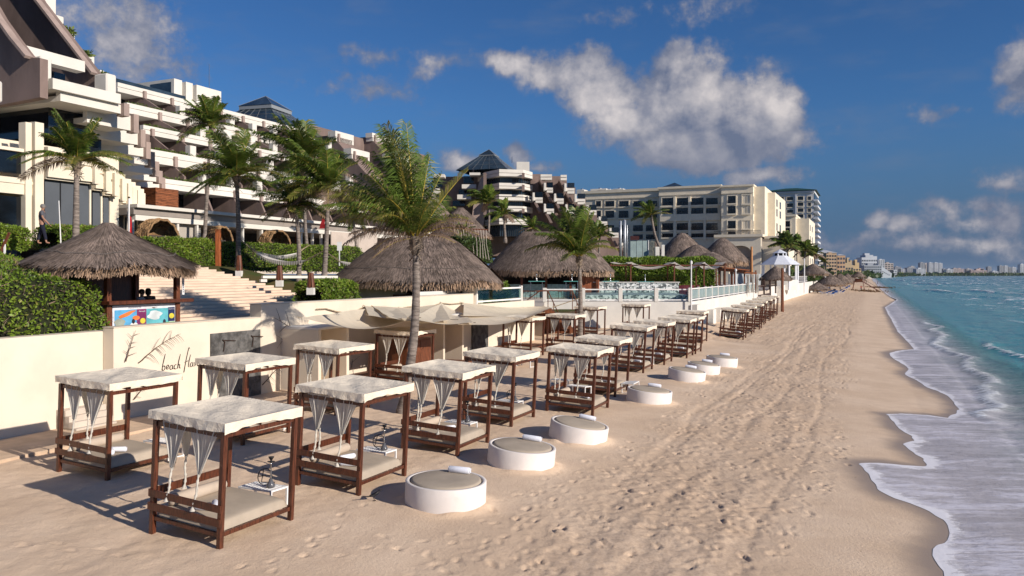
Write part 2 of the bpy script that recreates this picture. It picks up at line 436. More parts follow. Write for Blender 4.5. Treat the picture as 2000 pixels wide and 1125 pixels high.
p = t.n('ShaderNodeBsdfPrincipled', ins={'Base Color': c, 'Roughness': rg, 'Specular IOR Level': t.m('MULTIPLY_ADD', wf, .4, .1), 'Normal': b2.outputs[0]})
t.n('ShaderNodeOutputMaterial', ins={'Surface': p.outputs[0]})
wetv = np.clip(1-(-SD)/1.1, 0, 1.3)
bandv = np.exp(-((Bgrid+.8)/1.5)**2)
o = npmesh('sand', ab2w(Agrid, Bgrid, Z), quads, ms, smooth=True, attrs={'tramp': tramp.ravel(), 'wet': wetv.ravel(), 'band': bandv.ravel()})
tag(o, kind='structure')
def zsand(a, b):
    i = int(np.clip(np.searchsorted(av, a), 1, na-1)); j = int(np.clip(np.searchsorted(bv, b), 1, nb_-1)); return float(Z[i, j])

# ------------------------------------------------------------------ sea
SEA = -.74
sa = [7.0]
while sa[-1] < 40: sa.append(sa[-1]+.14)
while sa[-1] < 45000: sa.append(sa[-1]*1.012)
sb = list(np.arange(-3.2, 9, .12))
while sb[-1] < 40: sb.append(sb[-1]+.4)
while sb[-1] < 45000: sb.append(sb[-1]*1.035)
sa = np.array(sa); sb = np.array(sb)
# keep the far sheet sheared so that it follows the bay on the left
SA, SB = np.meshgrid(sa, sb, indexing='ij')
sd = shore_sd(SA.ravel(), SB.ravel()).reshape(SA.shape)
far = SA > 1900
sd[far] = (SB-60-(SA-1900)*.06)[far]
zs = sand_z(SA, SB)
# wave field: crests parallel to the shore, running in obliquely
wob = 5*vnoise(SA, SB, 60, 21)+2.5*vnoise(SA, SB, 19, 22)
ph = (SB + .10*SA + wob)
amp = np.clip((SB-5)/14, 0, 1)*np.clip(1.2-SA/2500, .0, 1)
seg = np.clip(.5+1.0*vnoise(SA, SB*.5, 46, 23)+.5*vnoise(SA, SB, 14, 25), 0, 1.5)
cr = np.abs(np.sin(ph*PI/15.0)); crest = (1-cr)**2.2
zsea = SEA + amp*seg*.75*crest + .05*amp*vnoise(SA, SB, 2.2, 24) + .03*np.clip(SB/6, 0, 1)*vnoise(SA, SB, .8, 27)
# small bore in the shallows
def bore(c0, w, h, sl=0.0, a0=0, a1=1e9):
    global zsea
    x = (SB - c0 - sl*(SA-20) - 1.1*vnoise(SA, SB*0, 7, 31)-.5*vnoise(SA, SB*0, 2.2, 32))
    m_ = np.clip((SA-a0)/3, 0, 1)*np.clip((a1-SA)/6, 0, 1)
    zsea = zsea + m_*h*np.exp(-(x/w)**2)
    return m_*np.exp(-((x+.1)/(w*1.2))**2)
fo = bore(5.0, .45, .13, .015, 34, 110)
fo = np.maximum(fo, .8*bore(8.6, .5, .16, .02, 26, 80))
zedge = zs+.006+.035*np.clip(sd/.9, 0, 1)+.008*np.clip(sd/.15, 0, 1)*np.exp(-np.clip(sd, 0, 9)/.25)
zz = np.maximum(zsea, zedge)
lift = np.clip((SB-3)/3, 0, 1)
breaking = np.clip(crest*1.25-.25, 0, 1)*np.clip(seg*2.0-.72, 0, 1)*amp
behind = np.clip(1-np.mod(ph/15.0+.02, 1)*3.2, 0, 1)*np.clip(seg*1.3-.6, 0, 1)*amp
shallow = np.exp(-np.clip(SB-1.0, 0, 99)/5.0)
nA, nB = SA.shape
verts = ab2w(SA, SB, zz); ids = np.arange(nA*nB).reshape(nA, nB)
q = np.stack([ids[:-1, :-1], ids[1:, :-1], ids[1:, 1:], ids[:-1, 1:]], -1).reshape(-1, 4)[:, ::-1]
tri = np.concatenate([q[:, [0,1,2]], q[:, [0,2,3]]])
attrs = np.stack([sd.ravel(), np.maximum(breaking, fo*.9).ravel(), behind.ravel(), SB.ravel(), SA.ravel()], -1)
s_ = sd.ravel()[tri]; pos = (s_ > 0).sum(1)
keep = tri[pos == 3]; mixed = tri[(pos > 0) & (pos < 3)]
nv = [ ]; nat = []; nf = []; base_n = len(verts)
for T3 in mixed:
    poly = []
    for k in range(3):
        i, j = T3[k], T3[(k+1) % 3]; si, sj = attrs[i, 0], attrs[j, 0]
        if si > 0: poly.append(int(i))
        if (si > 0) != (sj > 0):
            tt = si/(si-sj); nv.append(verts[i]+(verts[j]-verts[i])*tt); nat.append(attrs[i]+(attrs[j]-attrs[i])*tt); poly.append(base_n+len(nv)-1)
    for k in range(1, len(poly)-1): nf.append((poly[0], poly[k], poly[k+1]))
verts = np.concatenate([verts, np.array(nv)]); attrs = np.concatenate([attrs, np.array(nat)]); keep = np.concatenate([keep, np.array(nf, dtype=int)])
used = np.unique(keep); remap = np.full(len(verts), -1); remap[used] = np.arange(len(used))
mw = bpy.data.materials.new('sea_water'); mw.use_nodes = True; t = NT(mw.node_tree)
geo = t.n('ShaderNodeNewGeometry'); P0 = geo.outputs['Position']
at = lambda n_: t.n('ShaderNodeAttribute', attribute_name=n_).outputs['Fac']
sdn, brk, beh, bb, aa = at('sd'), at('brk'), at('beh'), at('bb'), at('aa')
rotP = t.mapv(P0, (1,1,1), rot=(0, 0, TH))
# rotP.y runs along the shore
wcol = t.mix(t.ss(bb, 3.5, 9.0), c4((.22, .24, .20)), c4((.060, .27, .26)))
wcol = t.mix(t.ss(bb, 16.0, 120.0), wcol, c4((.014, .175, .195)))
wcol = t.mix(t.ss(bb, 200.0, 1500.0), wcol, c4((.004, .085, .135)))
pn = t.noise(t.mapv(rotP, (.10, .035, .1)), 1.0, 4, .6)
wcol = t.mix(t.m('MULTIPLY', t.ss(pn, .45, .65), .5), wcol, c4((.04, .26, .27)))
# foam
st = t.noise(t.mapv(P0, (.55, 2.4, 2)), 1.0, 8, .70, dist=.35)
st2 = t.noise(t.mapv(P0, (3.0, 9.0, 4)), 1.0, 6, .72, dist=.2)
lace = t.m('ADD', t.m('MULTIPLY', st, .65), t.m('MULTIPLY', st2, .35))
wrp = t.v('ADD', t.mapv(P0, (1.1, 3.0, 2)), t.v('SCALE', t.noise(P0, 2.2, 4, .6, out=1), 1.6))
vE = t.n('ShaderNodeTexVoronoi', feature='DISTANCE_TO_EDGE', ins={'Vector': wrp, 'Scale': 1.5})
web = t.m('SUBTRACT', 1.0, t.ss(vE.outputs[0], .0, .16))
patch = t.ss(t.noise(t.mapv(P0, (.30, .75, 1)), 1.0, 5, .65), .36, .62)
swash = t.m('SUBTRACT', 1.0, t.ss(t.m('ADD', bb, t.m('MULTIPLY_ADD', st, 6.0, -3.0)), 4.5, 8.5))
veil = t.m('MULTIPLY', swash, t.m('MAXIMUM', t.m('MULTIPLY', t.m('MULTIPLY_ADD', t.ss(lace, .42, .58), .60, .40), t.m('MULTIPLY_ADD', patch, .55, .45)), t.m('MULTIPLY', web, t.m('MULTIPLY_ADD', st, 1.1, -.1))))
edge = t.m('SUBTRACT', 1.0, t.ss(t.m('ADD', sdn, t.m('ADD', t.m('MULTIPLY_ADD', st2, 1.1, -.55), t.m('MULTIPLY_ADD', t.noise(P0, .7, 4, .6), 1.3, -.75))), .02, .34))
brkf = t.ss(t.m('ADD', brk, t.m('MULTIPLY_ADD', lace, 4.4, -2.35)), .35, .7)
behf = t.m('MULTIPLY', t.ss(t.m('ADD', beh, t.m('MULTIPLY_ADD', lace, 2.4, -1.20)), .40, .85), .7)
cap = t.noise(t.mapv(rotP, (.32, .11, .3)), 1.0, 6, .7)
cpm = t.ss(t.noise(t.mapv(rotP, (.055, .02, .1)), 1.0, 3, .5), .42, .54)
caps = t.m('MULTIPLY', t.m('MULTIPLY', t.m('MULTIPLY', t.ss(cap, .515, .60), cpm), t.ss(bb, 9, 24)), .85)
foam = t.m('MAXIMUM', t.m('MAXIMUM', veil, edge), t.m('MAXIMUM', t.m('MAXIMUM', brkf, behf), caps), clamp=True)
fcol = t.mix(t.m('MULTIPLY', edge, .8), c4((.66, .64, .70)), c4((.84, .82, .84)))
fcol = t.mix(brkf, fcol, c4((.82, .84, .86)))
shal = t.mix(t.m('SUBTRACT', 1.0, t.ss(bb, 2.5, 7.0)), wcol, c4((.36, .31, .28)))
rip = t.noise(t.mapv(rotP, (2.2, .8, 1)), 1.0, 6, .62)
rip2 = t.noise(t.mapv(rotP, (.35, .12, 1)), 1.0, 5, .6)
bh = t.m('ADD', t.m('MULTIPLY', rip, .05), t.m('MULTIPLY', rip2, .5))
bh = t.m('ADD', t.m('MULTIPLY', bh, t.m('MULTIPLY_ADD', swash, -.85, 1.0)), t.m('MULTIPLY', foam, .018))
bmp = t.n('ShaderNodeBump', ins={'Strength': .9, 'Distance': 1.0, 'Height': bh})
bc = t.mix(foam, shal, fcol)
p = t.n('ShaderNodeBsdfPrincipled', ins={'Base Color': bc, 'Roughness': t.m('MULTIPLY_ADD', foam, .55, .14), 'IOR': 1.33, 'Specular IOR Level': t.m('MULTIPLY_ADD', foam, -.12, .22), 'Normal': bmp.outputs[0]})
t.n('ShaderNodeOutputMaterial', ins={'Surface': p.outputs[0]})
o = npmesh('sea', verts[used], remap[keep], mw, smooth=True, attrs={k: attrs[used][:, i] for i, k in enumerate(('sd', 'brk', 'beh', 'bb', 'aa'))})
tag(o, kind='structure')
# ------------------------------------------------------------------ materials of the beach furniture
M_wood = mat('varnished_dark_wood', (.115, .034, .016), .38, .3, 6, (6,6,.6), .25, 30, .004, .5, dirt=((.25,.15,.10), 5, .62, .5))
M_wood2 = mat('red_brown_wood', (.17, .055, .025), .5, .3, 6, (6,6,.6), .25, 30, .004, .4)
M_canvas = mat('cream_canvas', (.81, .71, .57), .9, .025, 2.5, (1,1,1), .7, 5, .07, .1, dirt=((.64,.55,.44), 1.8, .62, .3))
M_curtain = mat('cream_curtain', (.80, .76, .68), .9, .05, 3, (1,1,1), .15, 20, .01, .1, transl=.35)
M_cushion = mat('taupe_cushion', (.42, .35, .275), .85, .05, 2, (1,1,1), .22, 5, .02, .15)
M_bolster = mat('sand_bolster', (.50, .41, .33), .85, .05, 2, (1,1,1), .2, 8, .01, .15)
M_towel = mat('white_towel', (.80, .81, .88), .95, .04, 8, (1,1,1), .7, 60, .01, .1)
M_white = mat('white_paint', (.78, .77, .76), .45, .04, 3, (1,1,1), .05, 30, .002, .4)
M_plinth = mat('plinth_plaster', (.74, .68, .64), .8, .05, 1.5, (1,1,1), .15, 12, .01, .2, dirt=((.60,.50,.42), 1.2, .60, .5))
M_black = mat('black_metal', (.012, .012, .014), .35, .1, 5)
M_chrome = mat('steel', (.55, .55, .56), .25, .05, 5, metal=1.0)
M_rope = mat('rope', (.42, .33, .22), .9, .2, 10)

BW, BL, BH = 1.84, 1.98, 2.12      # across (seaward), along the beach, post height
def curtain_mesh(x0, x1, y, xk, zt, zk, ze, ph, rev=1, tail=(0, 0)):
    """cloth hung between x0..x1 at height zt, gathered at (xk, zk), then a twisted tail down to ze"""
    mb = MB(); n = 33
    def fn(s, q):
        if q < .62:
            k = q/.62; w = (1-k)**1.15
            xx = (x0+(x1-x0)*s)*w + (xk+(s-.5)*.085)*(1-w)
            sag = .055*math.sin(PI*s)*0
            z = zt + (zk-zt)*(k**.92)
            amp_ = .034*(1-.45*k)*min(1, k*5+.25)
            yy = y + rev*(amp_*math.sin(s*PI*17+ph) + .012*math.sin(s*PI*6.3+ph*2)) + rev*.03*math.sin(PI*k)*math.sin(PI*s)
            return (xx, yy, z)
        k = (q-.62)/.38; tw = k*7+ph
        rr = .022+.008*math.sin(k*34)+(.028*max(0, k-.90)*10)
        ang = s*2*PI*.97
        return (xk+tail[0]*k+rr*math.cos(ang+tw)+.012*math.sin(k*9+ph), y+tail[1]*k+rr*math.sin(ang+tw), zk+(ze-zk)*k)
    mb.grid(fn, n, 40)
    return mb
def make_canopy(seed):
    r = random.Random(seed); mb = MB(); hx, hy = BW/2+.055, BL/2+.055; zt = BH+.19; n = 33
    ph = [r.uniform(0, 6.3) for _ in range(8)]; cx_, cy_ = r.uniform(-.25, .25), r.uniform(-.25, .25); sag = r.uniform(.03, .09); pk = r.uniform(-.01, .035)
    def top(s, q):
        x = (s*2-1)*hx; y = (q*2-1)*hy
        e = (1-(s*2-1)**4)*(1-(q*2-1)**4)
        z = zt - sag*e + pk*math.exp(-((x-cx_)**2+(y-cy_)**2)*7)
        z += e*.016*(math.sin(x*5+y*3+ph[0])+.7*math.sin(x*2-y*7+ph[1])+.5*math.sin(x*11+y*9+ph[2]))
        z += .016*abs(math.sin((x+y)*2.3+ph[3]))*e
        return (x, y, z)
    mb.grid(top, n, n)
    # skirts
    for side in range(4):
        def sk(s, q, side=side):
            u_ = s*2-1; bulge = .012*math.sin(u_*9+ph[4+side])*(q)+.008*math.sin(u_*23+ph[side])*q
            drop = .185+.028*math.sin(u_*3.1+ph[side])-.03*(1-u_*u_)*(1 if side in (0, 1) else .3)+.008*math.sin(u_*17+ph[3])
            if side == 0: p_ = (u_*hx, -hy-bulge*1.2); tt = top(s, 0)
            elif side == 1: p_ = (hx+bulge, u_*hy); tt = top(1, s)
            elif side == 2: p_ = (u_*hx, hy+bulge); tt = top(s, 1)
            else: p_ = (-hx-bulge, u_*hy); tt = top(0, s)
            return (p_[0], p_[1], tt[2]-drop*q)
        mb.grid(sk, 33, 6)
    return mb
def roll(mb, p, q, r, seg=14):
    p = Vector(p); q = Vector(q); d = (q-p).normalized(); L = (q-p).length
    pts = [p+d*(L*s) for s in (0, .02, .06, .5, .94, .98, 1)]
    mb.tube(pts, [r*.6, r*.85, r, r*1.03, r, r*.85, r*.6], seg)
    return mb
canopies = []
def make_bed(seed, loc, rot, curt=2):
    root = empty('daybed', loc, rot=rot)
    hx, hy = BW/2-.05, BL/2-.05
    for (sx_, sy_) in ((1,-1), (-1,-1), (1,1), (-1,1)):
        pb = MB().box(sx_*hx-.048, sy_*hy-.048, -.18, sx_*hx+.048, sy_*hy+.048, BH); pb.build('post', M_wood, root, bevel=.006)
    fr = MB()
    for sy_ in (-1, 1): fr.box(-hx+.05, sy_*hy-.025, .20, hx-.05, sy_*hy+.025, .28)
    for sx_ in (-1, 1): fr.box(sx_*hx-.025, -hy+.05, .20, sx_*hx+.025, hy-.05, .28)
    for k in range(9): fr.box(-hx+.03, -hy+.1+k*(2*hy-.2)/8-.04, .245, hx-.03, -hy+.1+k*(2*hy-.2)/8+.04, .268)
    fr.build('bed_frame', M_wood, root, bevel=.004)
    tf = MB()
    for sy_ in (-1, 1): tf.box(-hx+.05, sy_*hy-.02, BH-.10, hx-.05, sy_*hy+.02, BH-.02)
    for sx_ in (-1, 1): tf.box(sx_*hx-.02, -hy+.05, BH-.10, sx_*hx+.02, hy-.05, BH-.02)
    for k in (-.5, 0, .5): tf.box(-hx+.02, k*hy-.02, BH-.02, hx-.02, k*hy+.02, BH+.03)
    tf.build('roof_frame', M_wood, root)
    for (z0, z1, ex) in ((.40, .55, .08), (.66, .80, .07)):
        MB().box(-hx-ex, -hy-.075, z0, hx+.048, -hy-.050, z1).build('side_rail', M_wood, root, bevel=.005)
    MB().box(-hx-.073, -hy-.05, .64, -hx-.049, hy+.05, .80).build('side_rail', M_wood, root, bevel=.005)
    def mt(s, q):
        return None
    mb = MB(); mx, my = hx-.055, hy-.03; n = 22
    def mtop(s, q):
        u_, v_ = s*2-1, q*2-1
        rx = 1-(abs(u_)**9); ry = 1-(abs(v_)**9)
        z = .275+.20*(max(0, rx)*max(0, ry))**.30
        z += .008*math.sin(u_*4+seed)*rx*ry-.012*math.exp(-(u_*1.1-.3)**2*6-(v_)**2*4)
        return (u_*mx, v_*my, z)
    mb.grid(mtop, 41, 41); mb.build('mattress', M_cushion, root, smooth=True)
    mb = MB(); roll(mb, (-mx+.20, -my+.12, .565), (-mx+.20, my-.30, .565), .115, 18); mb.build('bolster', M_bolster, root, smooth=True)
    canopies.append(make_canopy(seed).build('canopy', M_canvas, root, smooth=True))
    zt = BH+.02; yf = -hy-.005
    r = random.Random(seed+90)
    j = lambda s: r.uniform(-s, s)
    if curt >= 2:
        k1 = -.42*hx+j(.05); k2 = .38*hx+j(.05)
        curtain_mesh(-hx*.80, -.06+j(.03), yf, k1, zt, 1.32+j(.05), .60+j(.05), 1.3+seed, tail=(-.06+j(.03), -.06)).build('curtain', M_curtain, root, smooth=True)
        curtain_mesh(.0+j(.03), hx*.86, yf, k2, zt, 1.28+j(.05), .56+j(.04), 2.1+seed, tail=(-.05+j(.03), -.06)).build('curtain', M_curtain, root, smooth=True)
    # one along the landward side, far half
    c3 = curtain_mesh(-hy*.55, .02, 0, -.22*hy, zt, 1.3+j(.04), .62, .4+seed)
    c3.v = [(-hx+.0+q[1], q[0]*1.0, q[2]) for q in c3.v]
    c3.build('curtain', M_curtain, root, smooth=True)
    return root
def bed_rot(yaw=0.0, tilt=3.0, roll_=0.0): return (R(roll_), R(tilt), YAW+R(yaw))
from mathutils import Euler
def place_bed(root, px, py, yaw=0.0, tilt=3.0, roll_=0.0, corner=(1, -1)):
    """put the bed so that the foot of one post lands on a photo pixel"""
    rot = Euler(bed_rot(yaw, tilt, roll_)); base = onsand(px, py)
    off = Vector((corner[0]*(BW/2-.05), corner[1]*(BL/2-.05), 0)); off.rotate(rot)
    root.location = base-off; root.rotation_euler = rot
# px, py of the near seaward post foot, yaw, tilt, label
BEDS = [
 (429,1071,-1.5,3.2,'nearest daybed, with cream canopy and a hookah table beside its mattress'),
 (700,966,-1.0,3.2,'daybed directly behind the nearest round plinth, its canopy corner towards the camera'),
 (893,891,0,3.2,'daybed beside the second round plinth, with a folded white towel by the bolster'),
 (998,834,0,3.0,'daybed between the big palm trunk and the third round plinth'),
 (1157,812,1,3.0,'double row daybed with two white slatted benches in front of it'),
 (1201,775,1,3.0,'daybed close behind the pair of white benches, a white table at its sea side'),
 (1256,729,1,3.5,'daybed just landward of the fourth round plinth'),
 (1297,713,1,3.5,'daybed beyond a white side table and before the cluster of three plinths'),
 (1341,700,1,3.5,'daybed leaning seaward landward of the cluster of three plinths'),
 (1358,692,1,3.5,'fourth daybed of the group under the terrace corner, seaward side'),
 (1371,673,1,1.5,'last daybed of the middle group, nearest the terrace corner'),
 (210,940,-1.5,2.6,'leftmost daybed, standing before the plain cream wall with a rolled towel'),
 (474,869,-1.5,2.6,'daybed in front of the dark stone panels on the wall'),
 (656,812,-1,2.6,'daybed in front of the wall alcove, half under the shade sail'),
 (800,752,-1,1.5,'daybed behind the big palm trunk beneath the sail shades'),
 (1036,700,0,1.5,'daybed beyond the sail shades with a small white table in front'),
 (1120,690,0,1.2,'daybed behind the slim palm trunk below the stair rail'),
 (1166,660,0,1.0,'daybed against the terrace wall landward of the row, left one'),
 (1256,650,0,1.0,'daybed against the terrace wall landward of the row, right one'),
 (1451,664,2,4.5,'first daybed of the far group on the sand slope'),
 (1468,653,2,4,'second daybed of the far group on the sand slope'),
 (1483,644,2,4,'third daybed of the far group on the sand slope'),
 (1492,634,2,3,'fourth daybed of the far group on the sand slope'),
 (1502,627,2,3,'fifth daybed of the far group on the sand slope'),
 (1509,622,2,3,'sixth daybed of the far group on the sand slope'),
 (1516,616,2,3,'farthest daybed of the row, last of the far group'),
]
protos = [make_bed(s, (0,0,0), (0,0,0)) for s in (1, 2, 3, 4)]
bed_objs = []
for i, (px, py, yw, tl, lb) in enumerate(BEDS):
    o = protos[i] if i < 4 else copy_tree(protos[i % 4])
    place_bed(o, px, py, yw, tl); tag(o, lb, 'daybed', 'canopied daybeds on the sand'); bed_objs.append(o)
bpy.context.view_layer.update()
def on_bed(i, x, y, z): 
    o = bed_objs[i]; q = Vector((x, y, z)); q.rotate(o.rotation_euler); return o.location+q
# ------------------------------------------------------------------ towels
def towel(p, ang, label, L=.42, r=.062, tilt=None, group='rolled white towels'):
    mb = MB(); roll(mb, (-L/2, 0, r), (L/2, 0, r), r)
    # a spiral end
    for e in (-1, 1):
        sp = [(e*(L/2+.004), math.cos(k*.55)*r*.9*(1-k/26), r+math.sin(k*.55)*r*.9*(1-k/26)) for k in range(22)]
        mb.tube(sp, .004, 4)
    o = mb.build('rolled_towel', M_towel, smooth=True, loc=p, rot=(tilt or (0, 0, 0))[:2]+(ang,))
    return tag(o, label, 'towel', group)
tw = [(0,.15,-.62,'rolled towel on the nearest daybed mattress, the upper of two', .3),(0,.2,-.42,'rolled towel on the nearest daybed mattress, lying behind the other',2.4),
 (1,.3,-.55,'rolled towel on the daybed behind the nearest plinth',.4),(1,-.1,-.1,'folded towel by the bolster of the daybed behind the nearest plinth',1.2),
 (2,.1,-.1,'folded towel on the mattress of the daybed beside the second plinth',.9),(3,.1,-.2,'towel on the mattress of the daybed left of the third plinth',.4),
 (4,.35,-.25,'rolled towel on the mattress of the daybed behind the white benches',2.6),(5,.3,-.3,'rolled towel on the daybed close behind the white benches',2.7),
 (6,.45,-.55,'rolled towel on the daybed landward of the fourth plinth',2.8),(7,.45,-.55,'rolled towel on the daybed before the cluster of three plinths',2.8),
 (8,.4,-.5,'rolled towel on the seaward leaning daybed',2.8),(11,.35,-.45,'rolled towel on the leftmost daybed, in front of the other',2.5),(11,.3,-.25,'rolled towel on the leftmost daybed, behind the other',.5),
 (12,.5,-.2,'rolled towel on the daybed before the dark stone panels',2.6),(19,.4,-.5,'rolled towel on the first daybed of the far group',2.8)]
for (i, x, y, lb, an) in tw: towel(on_bed(i, x, y, .475), YAW+an, lb)
# ------------------------------------------------------------------ round plinths
PL = [(870,936.5,79,2,'nearest round white plinth with taupe cushion'),(1017,869,66,6,'second round white plinth from the camera'),(1128,825,57,10,'third round white plinth from the camera, tilted to the sea'),
      (1267,760,43.5,6,'fourth round white plinth, standing apart from the cluster'),(1340,722,36,8,'nearest plinth in the cluster of three'),(1373,710,31.5,7,'middle plinth in the cluster of three'),(1409,697,30,5,'farthest plinth in the cluster of three')]
PR = .905; PH = .50
for i, (cx, cy, rr, tl, lb) in enumerate(PL):
    p = onsand(cx, cy, PH); Y = p.y; a, b = AB(p.x, p.y); base = p.z-PH; ksc = rr/F*Y/PR
    root = empty('round_plinth', (p.x, p.y, base), rot=(0, R(tl*.9), YAW*.5)); tag(root, lb, 'daybed plinth', 'round white plinths on the sand'); root.scale = (ksc, ksc, 1.0)
    MB().lathe([(PR-.02,-.4),(PR,-.2),(PR,PH-.015),(PR-.012,PH),(PR-.075,PH),(PR-.088,PH-.015),(PR-.088,PH-.10),(.0,PH-.10)], seg=72).build('ring', M_plinth, root, smooth=False)
    for q in root.children: q.data.polygons.foreach_set('use_smooth', [True]*len(q.data.polygons)); 
    cr_ = PR-.115
    MB().lathe([(cr_-.02,PH-.09),(cr_,PH-.07),(cr_,PH-.02),(cr_-.012,PH+.012),(cr_-.06,PH+.03),(.3,PH+.035),(.0,PH+.033)], seg=64).build('cushion', M_cushion, root, smooth=True)
    tp = Vector((.16, .52, PH+.03)); tp.rotate(root.rotation_euler)
    towel(Vector(root.location)+tp, YAW+R(8), 'rolled white towel on the '+lb.split(' with')[0].split(',')[0], .52, .075, tilt=(0, R(tl*.9)), group='towels on the plinths')
# ------------------------------------------------------------------ white slatted tables
def make_table():
    root = empty('slatted_table', (0,0,0)); hx, hy, h = .25, .45, .42
    tp = MB()
    for sx_ in (-1, 1): tp.box(sx_*hx-.02, -hy, h-.035, sx_*hx+.02, hy, h)
    for sy_ in (-1, 1): tp.box(-hx+.02, sy_*hy-(.04 if sy_ > 0 else 0), h-.035, hx-.02, sy_*hy+(.04 if sy_ < 0 else 0), h)
    for k in range(9): y = -hy+.09+k*(2*hy-.18)/8; tp.box(-hx+.02, y-.03, h-.022, hx-.02, y+.03, h-.004)
    tp.build('table_top', M_white, root)
    for sy_ in (-1, 1):
        y = sy_*(hy-.02); lg = MB()
        lg.box(-hx-.02, y-.02, -.05, -hx+.02, y+.02, h-.036); lg.box(hx-.02, y-.02, -.05, hx+.02, y+.02, h-.036); lg.box(-hx+.021, y-.015, .0, hx-.021, y+.015, .03)
        lg.build('leg_frame', M_white, root)
    return root
tabs = [(0,'bed','white slatted table beside the nearest daybed, holding a hookah',-.25,1.35,0),(1,'bed','white slatted table with hookah behind the nearest plinth',-.25,1.35,0),
        (2,'bed','white slatted table with hookah between the second and third daybed',-.25,1.35,0),(3,'bed','white slatted table with hookah by the fourth daybed',-.25,1.35,0),
        (0,'px','white slatted bench in front of the double daybeds, left one',1098,752,80),(0,'px','white slatted bench in front of the double daybeds, right one',1130,765,80),
        (5,'bed','white side table at the sea side of the paired daybeds',1.15,.5,90),(7,'bed','white side table near the cluster of three plinths',-.1,-1.4,0),
        (11,'bed','white slatted table at the far side of the leftmost daybed',.1,1.3,0),(0,'px','low white table in front of the daybed past the sail shades',1027,708,80),(12,'bed','white slatted table behind the daybed before the stone panels',.1,1.35,0)]
tproto = make_table()
tab_objs = []
for i, (bi, kd, lb, x, y, an) in enumerate(tabs):
    o = tproto if i == 0 else copy_tree(tproto)
    if kd == 'bed':
        q = on_bed(bi, x, y, 0); a, b = AB(q.x, q.y); o.location = (q.x, q.y, zsand(a, b)+.02); o.rotation_euler = (0, R(2), YAW+R(an)+R(90))
    else:
        q = onsand(x, y+8); o.location = q; o.rotation_euler = (0, R(3), YAW+R(an))
    tag(o, lb, 'table', 'white slatted tables by the daybeds'); tab_objs.append(o)
# ------------------------------------------------------------------ hookahs
def make_hookah():
    root = empty('hookah', (0,0,0))
    MB().lathe([(.0,0),(.06,.0),(.075,.02),(.07,.06),(.035,.12),(.028,.16),(.0,.17)], seg=18).build('base_vase', mat('smoky_glass', (.10,.10,.11), .1, .05, 3, spec=.6), root, smooth=True)
    MB().lathe([(.012,.15),(.018,.18),(.010,.22),(.016,.26),(.010,.30),(.014,.42),(.022,.44),(.010,.46)], seg=12).build('stem', M_chrome, root, smooth=True)
    MB().lathe([(.0,.465),(.062,.47),(.066,.478),(.015,.48),(.016,.50),(.045,.55),(.048,.565),(.0,.565)], seg=16).build('bowl', M_black, root, smooth=True)
    pts = [(.03+.02*math.sin(k*.3), .13*math.cos(k*.33)+.13, .18+.15*math.sin(k*.33)) for k in range(0, 24)]
    MB().tube([(0,0,.22)]+pts+[(.2,.3,.03),(.3,.1,.015)], .009, 6).build('hose', M_black, root, smooth=True)
    return root
hk = make_hookah()
hl = ['hookah on the table beside the nearest daybed','hookah on the table behind the nearest plinth','hookah on the table of the third daybed of the seaward row','hookah on the table of the fourth daybed of the seaward row']
for i in range(4):
    o = hk if i == 0 else copy_tree(hk)
    T_ = tab_objs[i]; q = Vector((-.02, -.22 if i == 0 else -.25, .42)); q.rotate(T_.rotation_euler); o.location = T_.location+q; o.rotation_euler = (0, R(2), YAW+R(100)); o.scale = (1.25, 1.25, 1.15)
    tag(o, hl[i], 'hookah', 'hookahs on the white tables')
# ------------------------------------------------------------------ terrain, walls
M_wall = mat('cream_render', (.72, .63, .51), .85, .04, .8, (1,1,1), .12, 14, .01, .15, dirt=((.62,.52,.42), .9, .62, .35))
M_wallw = mat('white_render', (.69, .66, .61), .85, .04, .8, (1,1,1), .1, 14, .01, .15)
M_stone = mat('dark_stone', (.13, .125, .12), .75, .3, 3, (1,1,1), .7, 9, .05, .3)
M_soil = mat('soil', (.20, .13, .08), .95, .25, 2, (1,1,1), .5, 10, .05, .1)
M_lawn = mat('lawn', (.075, .095, .028), .95, .35, 1.2, (1,1,1), .8, 60, .03, .1, base2=(.11, .085, .035))
M_pave = mat('pale_paving', (.58, .50, .42), .85, .06, 1.0, (1,1,1), .1, 20, .005, .2)
M_steps = mat('travertine', (.68, .53, .41), .85, .08, 1.3, (1,1,6), .2, 20, .008, .2)
M_door = mat('door_wood', (.20, .065, .025), .5, .25, 4, (8,8,.5), .2, 20, .005, .4)
def wall_along(name, a0, a1, b0, b1, z0, z1, m_=M_wall, parent=None, bev=.02):
    """box in the beach frame"""
    mb = MB(); vs = [W(a, b, z) for z in (z0, z1) for (a, b) in ((a0,b0),(a0,b1),(a1,b1),(a1,b0))]
    mb.add(vs, [(3,2,1,0),(4,5,6,7),(0,1,5,4),(1,2,6,5),(2,3,7,6),(3,0,4,7)])
    return mb.build(name, m_, parent, bevel=bev)
def wbox(mb, a0, a1, b0, b1, z0, z1):
    vs = [W(a, b, z) for z in (z0, z1) for (a, b) in ((a0,b0),(a0,b1),(a1,b1),(a1,b0))]
    return mb.add(vs, [(3,2,1,0),(4,5,6,7),(0,1,5,4),(1,2,6,5),(2,3,7,6),(3,0,4,7)])
BWL = -22.0
aK, _ = onb(243, 640, BWL); aD, zD = onb(510, 595, BWL); aE, zE = onb(925, 577, BWL)
